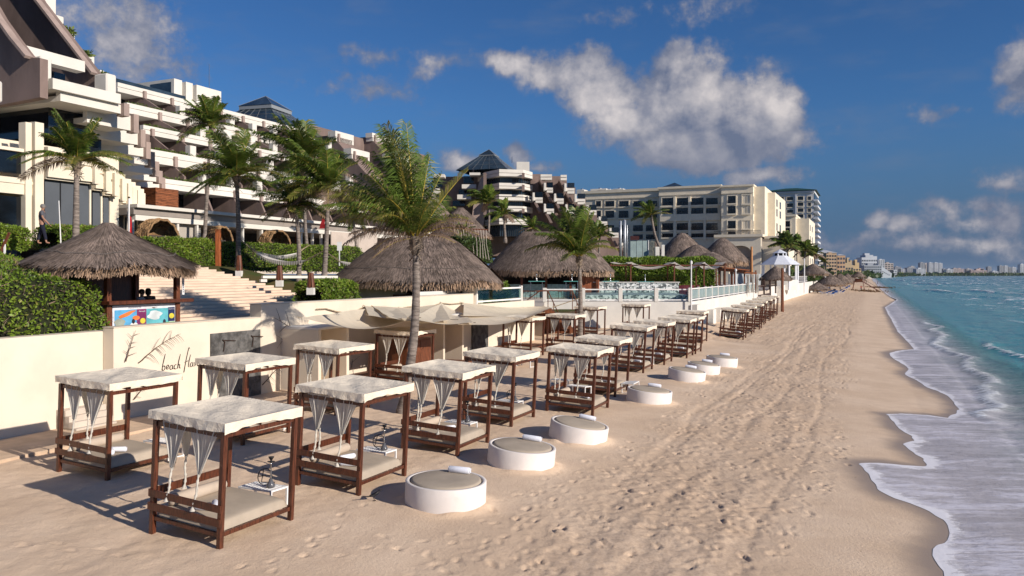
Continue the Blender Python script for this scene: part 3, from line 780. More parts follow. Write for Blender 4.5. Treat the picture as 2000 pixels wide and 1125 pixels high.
# left wall: front face set back a little, with a short flight of steps at its end
aS, _ = onb(196, 650, BWL-.6)
wall_along('retaining_wall', -6, aS+1.2, BWL-1.1, BWL-.5, -1, 3.16); o = bpy.context.scene.objects['retaining_wall']
tag(o, 'plain cream beach wall at the left edge, under the hedge', 'wall')
wl = wall_along('retaining_wall', aS+.01, aD, BWL-.5, BWL, -1, 3.27); tag(wl, 'cream beach wall with the script lettering and dark stone panels', 'wall')
wc = wall_along('coping', aS+.0, aD-.002, BWL-.52, BWL+.015, 3.272, 3.30, parent=wl, bev=.005)
wu = wall_along('retaining_wall', aD+.01, aE, BWL-.6, BWL, -1, zD); tag(wu, 'taller cream beach wall behind the sail shades', 'wall')
wall_along('coping', aD, aE, BWL-.62, BWL+.015, zD+.002, zD+.03, parent=wu, bev=.005)
# little steps in the recess at the left
es = empty('garden_steps', W(aS-.9, BWL-.0, .2), YAW*1.0, 'small sandy stone steps in the recess of the left beach wall', 'steps')
for k in range(4):
    MB().box(-.5, -.7, k*.17-.3, .4-k*.16, .7, (k+1)*.17).build('step', M_pave, es, bevel=.01)
# pale paved strip at the foot of the left wall
o = wall_along('path', -2, aS+2, BWL-.49, BWL+2.0, -.3, .31, mat('sandy_concrete', (.60,.44,.31), .9, .1, 1.5, (1,1,1), .2, 20, .01)); tag(o, kind='structure')
a1044, z1044 = onb(1044, 586, BWL)
wx = wall_along('retaining_wall', aE+.01, a1044, BWL-.6, BWL, -1, z1044); tag(wx, 'low end of the beach wall under the short glass railing and bush', 'wall')
# stone panels on the wall
def panel(px0, py0, px1, py1, prot=.05):
    a0, z1 = onb(px0, py0, BWL+prot); a1, z0 = onb(px1, py1, BWL+prot)
    return a0, a1, z0, z1
a0, a1, z0, z1 = panel(412, 652, 509, 700); z0 = z1-.95
mbp = MB(); wbox(mbp, a0, a1, BWL+.002, BWL+.05, z0, z1); mbp.build('stone_panel', M_stone, wl, bevel=.01)
a2, _ = onb(425, 700, BWL); mbp = MB(); wbox(mbp, a2, aD-.1, BWL+.002, BWL+.09, .2, z0-.3); mbp.build('stone_panel', M_stone, wl, bevel=.01)
# iron branch motifs on the panel
M_iron = mat('dark_branch', (.05, .03, .022), .8, .2, 9)
mbt = MB()
for (x0, z_, fl) in ((a0+.6, z0+.25, 1), (a0+2.1, z0+.3, -1)):
    mbt.tube([W(x0, BWL+.07, z_), W(x0+.05, BWL+.09, z_+.35), W(x0-.05, BWL+.08, z_+.45)], .02, 5); mbt.tube([W(x0-.05, BWL+.08, z_+.42), W(x0+.6, BWL+.08, z_+.36)], .018, 5)
mbt.build('branch_relief', M_iron, wl)
# script lettering
def script_text(txt, a, b, z, size, parent, name='lettering', m_=None, ext=.01, rz=None, shear=.28):
    cu = bpy.data.curves.new(name, 'FONT'); cu.body = txt; cu.size = size; cu.extrude = ext; cu.shear = shear; cu.offset = -.0
    o_ = bpy.data.objects.new(name, cu); col.objects.link(o_)
    dg = bpy.context.evaluated_depsgraph_get(); me = bpy.data.meshes.new_from_object(o_.evaluated_get(dg)); bpy.data.objects.remove(o_)
    o2 = bpy.data.objects.new(name, me); col.objects.link(o2); me.materials.clear(); me.materials.append(m_ or M_iron)
    return o2
def stroke_text(strokes, a, z, s, b, parent, name, rad=.012, slope=0.0):
    mb = MB()
    for st_ in strokes: mb.tube([W(a+x*s, b, z+y*s+slope*x*s) for (x, y) in st_], [rad*(.6+.6*abs(math.sin(i*1.3))) for i in range(len(st_))], 5)
    return mb.build(name, M_iron, parent, smooth=True)
# hand-drawn strokes: "beach flavors" (ascenders long, like brush script)
def arc(cx, cy, rx, ry, a0, a1, n=8): return [(cx+rx*math.cos(R(a0+(a1-a0)*k/n)), cy+ry*math.sin(R(a0+(a1-a0)*k/n))) for k in range(n+1)]
G = {
 'b': ([[(.25,1.55),(.16,1.1),(.06,.5),(.04,.05)], arc(.2,.22,.17,.22,170,-170,10)], .48),
 'e': ([[(.02,.2),(.3,.27)]+arc(.18,.27,.13,.2,20,320,9)], .42),
 'a': ([arc(.2,.2,.17,.2,60,400,10), [(.36,.42),(.34,.1),(.46,.02)]], .5),
 'c': ([arc(.2,.2,.16,.21,60,310,9)], .4),
 'h': ([[(.26,1.35),(.14,.8),(.05,.0)], [(.07,.2),(.2,.42),(.3,.36),(.28,.1),(.4,.0)]], .5),
 'f': ([[(.52,1.75),(.4,1.9),(.3,1.5),(.16,.6),(.04,-.45)], [(.0,.5),(.42,.62)]], .42),
 'l': ([[(.26,1.2),(.14,.6),(.1,.1),(.22,.0)]], .3),
 'v': ([[(.03,.4),(.12,.02),(.32,.42)]], .38),
 'o': ([arc(.17,.2,.15,.2,90,450,10)], .4),
 'r': ([[(.06,.42),(.06,.0)], [(.06,.25),(.18,.42),(.3,.38)]], .32),
 's': ([[(.27,.4),(.12,.42),(.08,.3),(.22,.18),(.2,.04),(.03,.02)]], .34),
 ' ': ([], .35)}
def write(txt, a, z, s, b, parent, name, rad, slope=0):
    st_ = []; x = 0
    for ch in txt:
        g_, w = G[ch]
        for q in g_: st_.append([(x+.12*yy+xx, yy) for (xx, yy) in q])
        x += w
    return stroke_text(st_, a, z, s, b, parent, name, rad, slope)
aL, zL = onb(316, 724, BWL+.03); a_end, _ = onb(390, 710, BWL+.03)
write('beach flavors', aL, zL, (a_end-aL)/4.6, BWL+.03, wl, 'lettering', .011)
# dry branches fixed on / standing by the walls
def branch(base, tip, n, spread, seed, rad=.025, curve=.25, label='', name='dry_branch', drop=0, lean=(0, 0)):
    r = random.Random(seed); p = Vector(base); q = Vector(tip); L = (q-p).length; ax = (q-p).normalized(); sdv = Vector((U.x, U.y, 0))
    side = (sdv - ax*sdv.dot(ax)).normalized(); mb = MB(); main = []
    for k in range(13):
        s = k/12; main.append(p.lerp(q, s)+side*(curve*L*(s*s)) + Vector((r.uniform(-.02,.02), r.uniform(-.02,.02), r.uniform(-.02,.02)))*L*.4)
    mb.tube(main, [rad*(1-.8*k/12) for k in range(13)], 6)
    for k in range(n):
        s = .2+.78*k/n; i = int(s*12); o_ = main[i]; sg = spread[k % len(spread)]; l = L*(.34-.15*s)*r.uniform(.7, 1.2)
        d = (ax*r.uniform(.35, .8)+side*sg*r.uniform(.6, 1.0)).normalized(); pts = [o_]
        for m_ in range(5): d = (d+Vector((0, 0, -.05-drop*.1))+side*r.uniform(-.1, .1)).normalized(); pts.append(pts[-1]+d*l/5)
        mb.tube(pts, [rad*.45*(1-.7*j/5) for j in range(6)], 5)
    o_ = mb.build(name, M_branch, smooth=True); tag(o_, label, 'branch', 'dry branches decorating the beach wall'); return o_
M_branch = mat('dry_branch', (.12, .075, .05), .9, .25, 9)
def bpt(px, py, b): a, z = onb(px, py, b); return W(a, b, z)
wbp = BWL+.08
branch(bpt(272, 708, wbp), bpt(345, 638, wbp), 14, (1, 1, 1, -.6), 3, .022, .16, 'arched feathery dry branch on the wall left of the script lettering', drop=1)
branch(bpt(246, 706, wbp), bpt(262, 645, wbp), 7, (1, -1), 4, .022, .05, 'upright forked dry branch at the corner of the lettered wall')
branch(bpt(612, 668, wbp+.4), bpt(535, 610, wbp+.05), 6, (-1, 1), 5, .035, -.10, 'thick dark branch leaning over the tall wall beside the alcove')
branch(bpt(590, 690, wbp), bpt(540, 655, wbp), 5, (-1, 1), 6, .02, 0, 'thin dark branch below the leaning branch on the tall wall')
branch(bpt(513, 752, wbp), bpt(556, 700, wbp), 9, (1, -1), 7, .02, .1, 'pale feathery branch on the wall right of the stone panels')
branch(bpt(686, 722, wbp-.1), bpt(690, 640, wbp-.1), 9, (1, -1), 8, .03, .05, 'upright dry tree branch in the alcove behind the sail')
branch(bpt(848, 690, wbp-.1), bpt(858, 640, wbp-.1), 9, (1, -1), 9, .03, .05, 'dry branch in the alcove just right of the big palm trunk')
branch(bpt(893, 690, wbp-.1), bpt(872, 640, wbp-.1), 10, (1, -1), 10, .03, .05, 'spreading dry branch at the corner of the middle alcove')
branch(bpt(975, 672, wbp-.1), bpt(964, 636, wbp-.1), 8, (1, -1), 12, .03, .05, 'dry branch by the small grey stone panel right of the sails')
branch(bpt(262, 780, wbp), bpt(286, 748, wbp), 4, (1, -1), 13, .02, .1, 'short dry twig low on the lettered wall, seen below the canopy')
# alcove walls standing in front of the tall wall
def alcove(px0, px1, bf, zt_, label, wood=False):
    a0, _ = onb(px0, 700, bf); a1, _ = onb(px1, 700, bf)
    root = empty('cabana_alcove', W(a0, bf, 0), YAW, label, 'alcove')
    L = a1-a0; D_ = bf-BWL
    MB().box(-D_+.01, 0, -.5, 0, .18, zt_).build('side_wall', M_wall, root, bevel=.01)
    MB().box(-D_+.01, L-.18, -.5, 0, L, zt_).build('side_wall', M_wall, root, bevel=.01)
    MB().box(-D_+.01, -.003, zt_+.002, .003, L+.003, zt_+.10).build('roof_slab', M_wallw, root, bevel=.01)
    return root
alcove(622, 682, -20.1, 2.75, 'first white framed wall alcove, left of the big palm')
alcove(866, 906, -20.1, 2.75, 'second white framed wall alcove, under the right sail')
mbp = MB(); aa0, _ = onb(921, 690, BWL+.02); aa1, _ = onb(952, 690, BWL+.02); wbox(mbp, aa0, aa1, BWL+.002, BWL+.08, .2, 2.1); mbp.build('stone_panel', M_stone, wx, bevel=.01)
# brown cupboard under the canopy behind the palm
aC, _ = onb(796, 690, -19.6); aC2, _ = onb(842, 690, -19.6)
cb = empty('bar_cabinet', W(aC, -19.6, .2), YAW, 'red-brown wooden cabinet standing behind the big palm trunk', 'cabinet')
MB().box(-1.2, 0, 0, 0, aC2-aC, 1.7).build('body', M_door, cb, bevel=.01)
for k in (0, 1): MB().box(.002, .06+k*(aC2-aC-.06)/2, .08, .03, (k+1)*(aC2-aC-.06)/2, 1.62).build('door', M_wood2, cb, bevel=.01)
# brown deck strip below the alcoves
o = wall_along('deck', aD+3, aE+6, BWL, BWL+2.6, -.1, .36, mat('deck_boards', (.17,.065,.035), .6, .25, 3, (.5,8,1), .3, 20, .01)); tag(o, kind='structure')
# ------------------------------------------------------------------ foliage helpers
def leafmat(name, c1, c2, c3=None, transl=.25, rough=.5, isl=.45):
    m_ = bpy.data.materials.new(name); m_.use_nodes = True; t = NT(m_.node_tree)
    g = t.n('ShaderNodeNewGeometry'); ri = g.outputs['Random Per Island']; P0 = g.outputs['Position']
    nz = t.noise(P0, .9, 3, .5)
    c = t.mix(t.m('ADD', t.m('MULTIPLY', ri, .6), t.m('MULTIPLY_ADD', t.ss(nz, .35, .65), .5, -.05)), c4(c1), c4(c2))
    if c3: c = t.mix(t.m('GREATER_THAN', t.m('FRACT', t.m('MULTIPLY', ri, 17.3)), .94), c, c4(c3))
    c = t.v('SCALE', c, t.m('MULTIPLY_ADD', t.m('FRACT', t.m('MULTIPLY', ri, 7.7)), isl, 1-isl*.6))
    p = t.n('ShaderNodeBsdfPrincipled', ins={'Base Color': c, 'Roughness': rough, 'Specular IOR Level': .35})
    tr = t.n('ShaderNodeBsdfTranslucent', ins={'Color': t.v('SCALE', c, 1.2)})
    mx = t.n('ShaderNodeMixShader', ins={0: transl, 1: p.outputs[0], 2: tr.outputs[0]})
    t.n('ShaderNodeOutputMaterial', ins={'Surface': mx.outputs[0]}); return m_
M_hedge = leafmat('hedge_leaves', (.10, .175, .018), (.23, .32, .035), (.28, .26, .07))
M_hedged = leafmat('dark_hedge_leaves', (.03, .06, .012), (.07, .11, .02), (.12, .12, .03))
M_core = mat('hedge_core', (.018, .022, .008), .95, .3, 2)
M_twig = mat('twigs', (.20, .14, .10), .9, .25, 4, island=.4)
M_frond = leafmat('palm_leaflets', (.055, .100, .016), (.16, .22, .035), (.30, .26, .09), .27, .38)
M_frond_y = leafmat('palm_leaflets_yellowed', (.13, .155, .026), (.27, .245, .06), (.42, .30, .15), .28, .42)
M_frond_dry = leafmat('palm_leaflets_dry', (.20, .13, .09), (.34, .25, .19), None, .2, .7)
M_rachis = mat('palm_midrib', (.46, .35, .05), .45, .25, 3)
M_trunk = mat('palm_trunk', (.27, .225, .195), .9, .25, 2.2, (1, 1, 6), .8, 5, .05, .1, dirt=((.10,.08,.07), 2.4, .55, .6))
M_boot = mat('palm_fibre', (.33, .26, .20), .9, .3, 5, (1,1,1), .6, 12, .03, .1, island=.4)
def leaves(points, size, name, m_, parent=None, flat=.0, asp=2.0):
    """numpy scatter of kite leaves"""
    P_ = np.asarray(points, float); n = len(P_)
    d = rng.normal(size=(n, 3)); d[:, 2] = d[:, 2]*.7+.25; d /= np.linalg.norm(d, axis=1)[:, None]
    e = rng.normal(size=(n, 3)); s = np.cross(d, e); s /= np.linalg.norm(s, axis=1)[:, None]
    sz = size*(.6+.8*rng.random(n))[:, None]
    v0 = P_; v1 = P_+d*sz*.5+s*sz*.5/asp; v2 = P_+d*sz; v3 = P_+d*sz*.5-s*sz*.5/asp
    vs = np.stack([v0, v1, v2, v3], 1).reshape(-1, 3); fs = np.arange(n*4).reshape(-1, 4)
    return npmesh(name, vs, fs, m_, parent)
def hedge_mass(label, fn, nu, nv, count, size, cat='hedge', m_=M_hedge, twigs=0, name='hedge', thick=.18, loc=(0,0,0)):
    """fn(s, q) -> outer surface point (world relative to loc); leaves are scattered in a shell round it"""
    root = empty(name, loc, 0, label, cat)
    inner = MB(); cen = Vector(fn(.5, .5))
    G_ = [[Vector(fn(i/(nu-1), j/(nv-1))) for i in range(nu)] for j in range(nv)]
    c_ = sum((sum(r_, Vector()) for r_ in G_), Vector())/(nu*nv)
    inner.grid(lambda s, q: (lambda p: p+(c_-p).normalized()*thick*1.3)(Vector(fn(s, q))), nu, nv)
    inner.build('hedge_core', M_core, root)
    # sample by area
    tris = []
    for j in range(nv-1):
        for i in range(nu-1): tris.append((G_[j][i], G_[j][i+1], G_[j+1][i+1])); tris.append((G_[j][i], G_[j+1][i+1], G_[j+1][i]))
    T_ = np.array([[list(q) for q in tr_] for tr_ in tris]); ar = np.linalg.norm(np.cross(T_[:,1]-T_[:,0], T_[:,2]-T_[:,0]), axis=1)
    pick = rng.choice(len(T_), count, p=ar/ar.sum()); r1 = np.sqrt(rng.random(count)); r2 = rng.random(count)
    S_ = T_[pick]; P_ = S_[:,0]*(1-r1)[:,None]+S_[:,1]*(r1*(1-r2))[:,None]+S_[:,2]*(r1*r2)[:,None]
    bump_ = vnoise(P_[:,0]*1.0+P_[:,2], P_[:,1]+P_[:,2]*.7, .7, 41)*.13+vnoise(P_[:,0]+P_[:,2]*.6, P_[:,1]-P_[:,2], .3, 42)*.06
    nr = P_-np.array(c_)[None]; nr /= np.linalg.norm(nr, axis=1)[:,None]
    P_ = P_+nr*(bump_-thick*rng.random(count)*rng.random(count)*1.6)[:,None]
    leaves(P_, size, 'foliage', m_, root)
    if twigs:
        k = rng.choice(count, twigs); Q = P_[k]-nr[k]*.05
        d = rng.normal(size=(twigs, 3)); d /= np.linalg.norm(d, axis=1)[:,None]; L = .25*rng.random(twigs)[:,None]+.1; w = rng.normal(size=(twigs,3))*.008
        vs = np.stack([Q-w, Q+w, Q+d*L+w*.5, Q+d*L-w*.5], 1).reshape(-1, 3)
        npmesh('twigs', vs, np.arange(twigs*4).reshape(-1, 4), M_twig, root)
    return root
# ------------------------------------------------------------------ palms
def frond(vs, fs, rv, c, ctrl, tip, nl, lw, ll, hang, wind, r, twist=0.0):
    c, ctrl, tip = Vector(c), Vector(ctrl), Vector(tip); n = 16; pts = []
    for k in range(n+1):
        s = k/n; pts.append(c*(1-s)**2+ctrl*2*s*(1-s)+tip*s*s)
    L = (tip-c).length; al_ = max(0.0, ((tip-c)/max(L, 1e-6)).dot(wind.normalized())); hang = hang*(1+.6*al_); wind = wind*(1-.85*al_)
    rv.append((pts, [max(.008, .042*(1-k/n)**.8*(L/3.5)) for k in range(n+1)]))
    for k in range(nl):
        s = .10+.90*k/nl; i = min(n-1, int(s*n)); f_ = s*n-i; p = pts[i].lerp(pts[i+1], f_); d = (pts[i+1]-pts[i]).normalized()
        side = d.cross(Vector((0, 0, 1)))
        if side.length < .1: side = d.cross(Vector((0, 1, 0)))
        side.normalize(); upv = side.cross(d).normalized()
        prof = (math.sin(PI*(.14+.78*s))**.6)*(1-.18*s)
        for sg in (-1, 1):
            l = ll*prof*r.uniform(.82, 1.12)
            v_ = (side*sg*r.uniform(.75, .95)+d*r.uniform(.45, .75)+upv*(.25+twist*sg)+wind*.35).normalized()
            m1 = p+v_*l*.5; v2 = (v_+Vector((0, 0, -1))*hang*r.uniform(.6, 1.3)+wind*.6).normalized(); e = m1+v2*l*.55
            w = d*(lw*.5*r.uniform(.8, 1.2)); b = len(vs)
            vs += [tuple(p-w*.6), tuple(p+w*.6), tuple(m1+w), tuple(m1-w), tuple(e)]
            fs.append((b, b+1, b+2, b+3)); fs.append((b+3, b+2, b+4, b+4))
def make_palm(base, crown, fr, label, seed=0, nl=44, lw=.05, ll=.62, hang=.7, wind=(-.5, .1, 0), tr=.14, bend=.1, group='coconut palms', boots=True, dry=.12, name='palm_tree'):
    """fr = list of (dx, dy, dz tip offset, arch, kind)"""
    r = random.Random(seed); root = empty(name, base, 0, label, 'palm tree', group); B = Vector(base); Cc = Vector(crown)-B; wind = Vector(wind)
    pts = []; H = Cc.length
    for k in range(19):
        s = k/18; q = Cc*s; q.x += -bend*H*math.sin(PI*s)*.5+bend*.1*math.sin(s*9); pts.append(q)
    rad = [tr*(1.45 if k == 0 else 1.15 if k == 1 else 1)*(1-.38*k/18)*(1+.05*(k % 2)) for k in range(19)]
    pp = []; rr = []
    for k in range(18):       # ring scars
        for m_ in range(5):
            s = m_/5; pp.append(pts[k].lerp(pts[k+1], s)); rr.append((rad[k]*(1-s)+rad[k+1]*s)*(1.0 if m_ % 2 else .955))
    pp.append(pts[-1]); rr.append(rad[-1]); pp[0] = pp[0]+Vector((0,0,-.5))
    MB().tube(pp, rr, 14).build('trunk', M_trunk, root, smooth=True)
    groups = {'g': ([], []), 'y': ([], []), 'd': ([], [])}; rv = []
    for (dx, dy, dz, arch, kd) in fr:
        tip = Cc+Vector((dx, dy, dz)); L = Vector((dx, dy, dz)).length
        ctrl = Cc+Vector((dx*.42, dy*.42, dz*.5+arch*L))
        vs, fs = groups[kd]
        frond(vs, fs, rv, Cc+Vector((dx, dy, 0))*.02, ctrl, tip, int(nl*min(1.25, max(.6, L/3.2))), lw, ll*min(1.2, max(.6, L/3)), hang*(1.3 if kd == 'd' else 1), wind, r, r.uniform(-.3, .3))
    crown_o = empty('crown', (0, 0, 0)); crown_o.parent = root
    for kd, mm, nm in (('g', M_frond, 'green_fronds'), ('y', M_frond_y, 'yellow_fronds'), ('d', M_frond_dry, 'dry_fronds')):
        vs, fs = groups[kd]
        if not vs: continue
        f3 = [f for f in fs]; me = bpy.data.meshes.new(nm)
        me.from_pydata(vs, [], [f if f[3] != f[2] else f[:3] for f in f3]); me.materials.append(mm)
        o = bpy.data.objects.new(nm, me); col.objects.link(o); o.parent = crown_o
    mb = MB()
    for (p_, ra) in rv: mb.tube(p_[::2], [x for x in ra[::2]], 5)
    mb.build('midribs', M_rachis, crown_o, smooth=True)
    if boots:
        mb = MB(); r2 = random.Random(seed+5)
        for k in range(46):
            a = r2.uniform(0, 6.28); h = r2.uniform(-.75, .12); rr_ = tr*.75; p = Cc+Vector((math.cos(a)*rr_, math.sin(a)*rr_, h))
            q = p+Vector((math.cos(a)*r2.uniform(.08, .26), math.sin(a)*r2.uniform(.08, .26), r2.uniform(-.28, .30)))
            mb.bar(p, q, r2.uniform(.02, .07), .015)
        mb.lathe([(tr*.6, -.6), (tr*1.15, -.3), (tr*1.3, 0), (tr*.6, .2), (0, .3)], tuple(Cc), 10)
        mb.build('leaf_bases', M_boot, root)
    return root
def rand_fronds(seed, n=20, L=2.6, wind=-.35, up=.5, droop=.55, yfrac=.2, dfrac=.1):
    r = random.Random(seed); out = []
    for k in range(n):
        a = 2*PI*(k*.382+r.uniform(-.05, .05)); e = r.uniform(-.35, 1.0)**1 if k > n*.3 else r.uniform(.7, 1.3)
        l = L*r.uniform(.8, 1.12); dx = math.cos(a)*math.cos(e)*l+wind*l*.6*max(0, math.sin(e)+.3); dy = math.sin(a)*math.cos(e)*l*.9; dz = math.sin(e)*l-droop*l*math.cos(e)*.45
        kd = 'g'; q = r.random()
        if e < .35 and q < yfrac*2.2: kd = 'y'
        if e < -.05 and q < dfrac*5: kd = 'd'
        out.append((dx, dy, dz, .26 if e < .9 else .10, kd))
    return out
# hero palm, frond tips measured in the photograph (px at the depth of the trunk)
hb = onsand(787, 806); Yh = hb.y
def tipo(px, py, cx=812, cy=462, Y=Yh, dy=0): return ((px-cx)/F*Y, dy, -(py-cy)/F*Y)
HF = []
for (px, py, dy, arch, kd) in [(632,362,.3,.26,'y'),(700,372,-.5,.18,'g'),(655,425,.6,.26,'y'),(690,452,-.4,.22,'d'),(672,470,.2,.34,'d'),(742,238,.5,.12,'g'),(758,240,-.4,.09,'y'),(792,232,.2,.02,'g'),
   (730,290,.8,.10,'g'),(715,310,-.8,.14,'g'),(690,330,.9,.14,'g'),(735,345,-1.2,.10,'g'),(770,300,1.2,.05,'y'),(838,298,.2,.02,'g'),(820,290,1.0,.03,'g'),
    (915,325,.0,.05,'y'),(912,420,.5,.32,'y'),(925,432,-.3,.30,'d'),(935,452,.2,.30,'d'),(892,470,-.8,.25,'d'),(735,500,-.8,.28,'d'),(770,390,-1.9,.22,'g'),(850,400,-1.9,.2,'g'),(870,430,-1.6,.3,'g'),
    (640,400,-.6,.24,'g'),(665,345,.9,.2,'g'),(720,420,1.2,.3,'g'),(755,430,-1.9,.4,'y'),(650,380,-.2,.28,'y'),(775,245,.9,.06,'g'),(880,395,.9,.2,'g'),(860,330,.5,.06,'g'),(890,450,1.3,.35,'d'),(720,480,1.1,.33,'d'),(745,260,-.2,.12,'g'),(775,262,-.9,.04,'g'),(760,330,1.7,.1,'g'),(860,370,1.6,.1,'g'),(700,395,-1.0,.22,'g')]:
    dx, d_, dz = tipo(px, py, dy=dy); HF.append((dx, d_, dz, arch, kd))
make_palm(hb, onY(812, 468, Yh), HF, 'big windblown palm whose ringed trunk rises between the daybeds', 3, nl=60, lw=.036, ll=1.05, hang=.85, wind=(-.50, .1, -.05), tr=.185, bend=-.06, group=None)
p8 = onY(1133, 668, 56.0)
F8 = []
for (px, py, dy, arch, kd) in [(1030,482,.4,.30,'y'),(1052,428,.5,.20,'g'),(1048,452,-.6,.24,'g'),(1205,480,.3,.30,'y'),(1080,412,.2,.10,'g'),(1100,402,-.4,.05,'g'),(1125,398,.5,.02,'g'),(1150,402,-.5,.02,'g'),(1162,410,.3,.05,'g'),
    (1168,440,-.8,.15,'g'),(1085,450,-1.5,.2,'g'),(1110,420,1.4,.1,'g'),(1140,430,-1.3,.1,'g'),(1180,470,-1.2,.3,'g'),(1072,470,1.0,.3,'y'),(1155,500,-1.3,.3,'g'),(1095,505,-1.4,.3,'g'),(1142,395,.2,.03,'g')]:
    F8.append(((px-1131)/F*56, dy*1.6, -(py-497)/F*56, arch, kd))
make_palm(p8, onY(1131, 503, 56.0), F8, 'slim palm rising in front of the glass railing of the pool terrace', 5, nl=56, lw=.07, ll=1.15, hang=.75, wind=(-.5, .1, 0), tr=.19, bend=-.02, group=None)
PALMS = [ # base px,py, crown px,py, Y, frond length px, seed, label, trunk r, wind
 (148,478,150,316,37,105,11,'palm on the left in front of the tall dark windows of the hotel',.16,-.15),
 (399,478,412,246,60,72,12,'tall slender palm with a dark trunk, left of the hammock',.15,-.3),
 (465,524,462,345,49,100,13,'palm that the long white hammock is tied to',.17,-.2),
 (584,548,577,402,47,72,14,'shorter palm between the hammock and the thatched hut',.15,-.3),
 (606,540,598,318,58,98,15,'tall palm with a dense dark crown behind the hammocks',.15,-.35),
 (633,546,641,372,46,105,16,'palm right of the hammocks with fronds trailing left',.16,-.45),
 (700,520,690,420,70,55,17,'palm half hidden behind the big windblown palm',.14,-.3),
 (953,470,955,398,120,42,18,'palm in front of the brown terraced hotel, left of two',.2,-.4),
 (987,468,985,420,112,38,19,'lower palm in front of the brown terraced hotel, right of two',.2,-.3),
 (1043,470,1040,446,105,30,20,'low palm crown above the bar thatch',.18,-.3),
 (905,478,905,455,80,34,21,'palm crown behind the hanging ropes',.16,-.3),
 (1170,500,1172,462,118,36,22,'small palm between the terraced hotel and the glass screen',.18,-.3),
 (1541,540,1537,482,215,32,24,'left palm of the clump behind the white gazebo',.25,-.3),
 (1556,540,1556,480,235,26,25,'middle palm of the clump behind the white gazebo',.25,-.3),
 (1571,540,1573,490,225,26,26,'right palm of the clump behind the white gazebo',.25,-.3),
 (1590,540,1591,497,260,21,27,'palm at the foot of the white tower',.25,-.2),
 (1609,540,1610,512,300,14,28,'small palm just right of the white tower',.25,-.2)]
for (bx, by, cx, cy, Y, Lpx, sd_, lb, tr_, wi) in PALMS:
    L = Lpx/F*Y; near = Y < 75
    n_ = 32 if near else 22
    make_palm(onY(bx, by, Y), onY(cx, cy, Y), rand_fronds(sd_, n_, L, wi), lb, sd_, nl=62 if near else 26, lw=.055*max(1, Y/50) if near else .0017*Y, ll=.36*L, hang=.65, wind=(wi, .1, 0), tr=tr_, bend=random.Random(sd_).uniform(-.05, .06), boots=near)
# windblown palm by the huts
pw = onY(1303, 512, 118.0)
FW = [((px-1270)/F*118, dy, -(py-405)/F*118, a_, k_) for (px, py, dy, a_, k_) in [(1232,415,1,.2,'g'),(1234,400,-1,.2,'g'),(1238,390,1.5,.15,'g'),(1246,382,-1,.1,'g'),(1256,378,1,.1,'g'),(1266,376,-.5,.05,'g'),(1280,382,1,.05,'y'),(1310,402,.5,.1,'y'),(1300,398,-2,.2,'g'),(1250,425,-1.5,.3,'y'),(1284,425,2,.3,'g'),(1242,408,-2,.3,'g'),(1256,395,2.5,.2,'g'),(1262,388,-2.5,.2,'g'),(1290,400,-2.5,.2,'g')]]
make_palm(pw, onY(1272, 420, 118.0), FW, 'leaning windblown palm in front of the beige hotel', 31, nl=26, lw=.15, ll=1.0, hang=.5, wind=(-.6, .1, 0), tr=.24, bend=.12, boots=False, group=None)
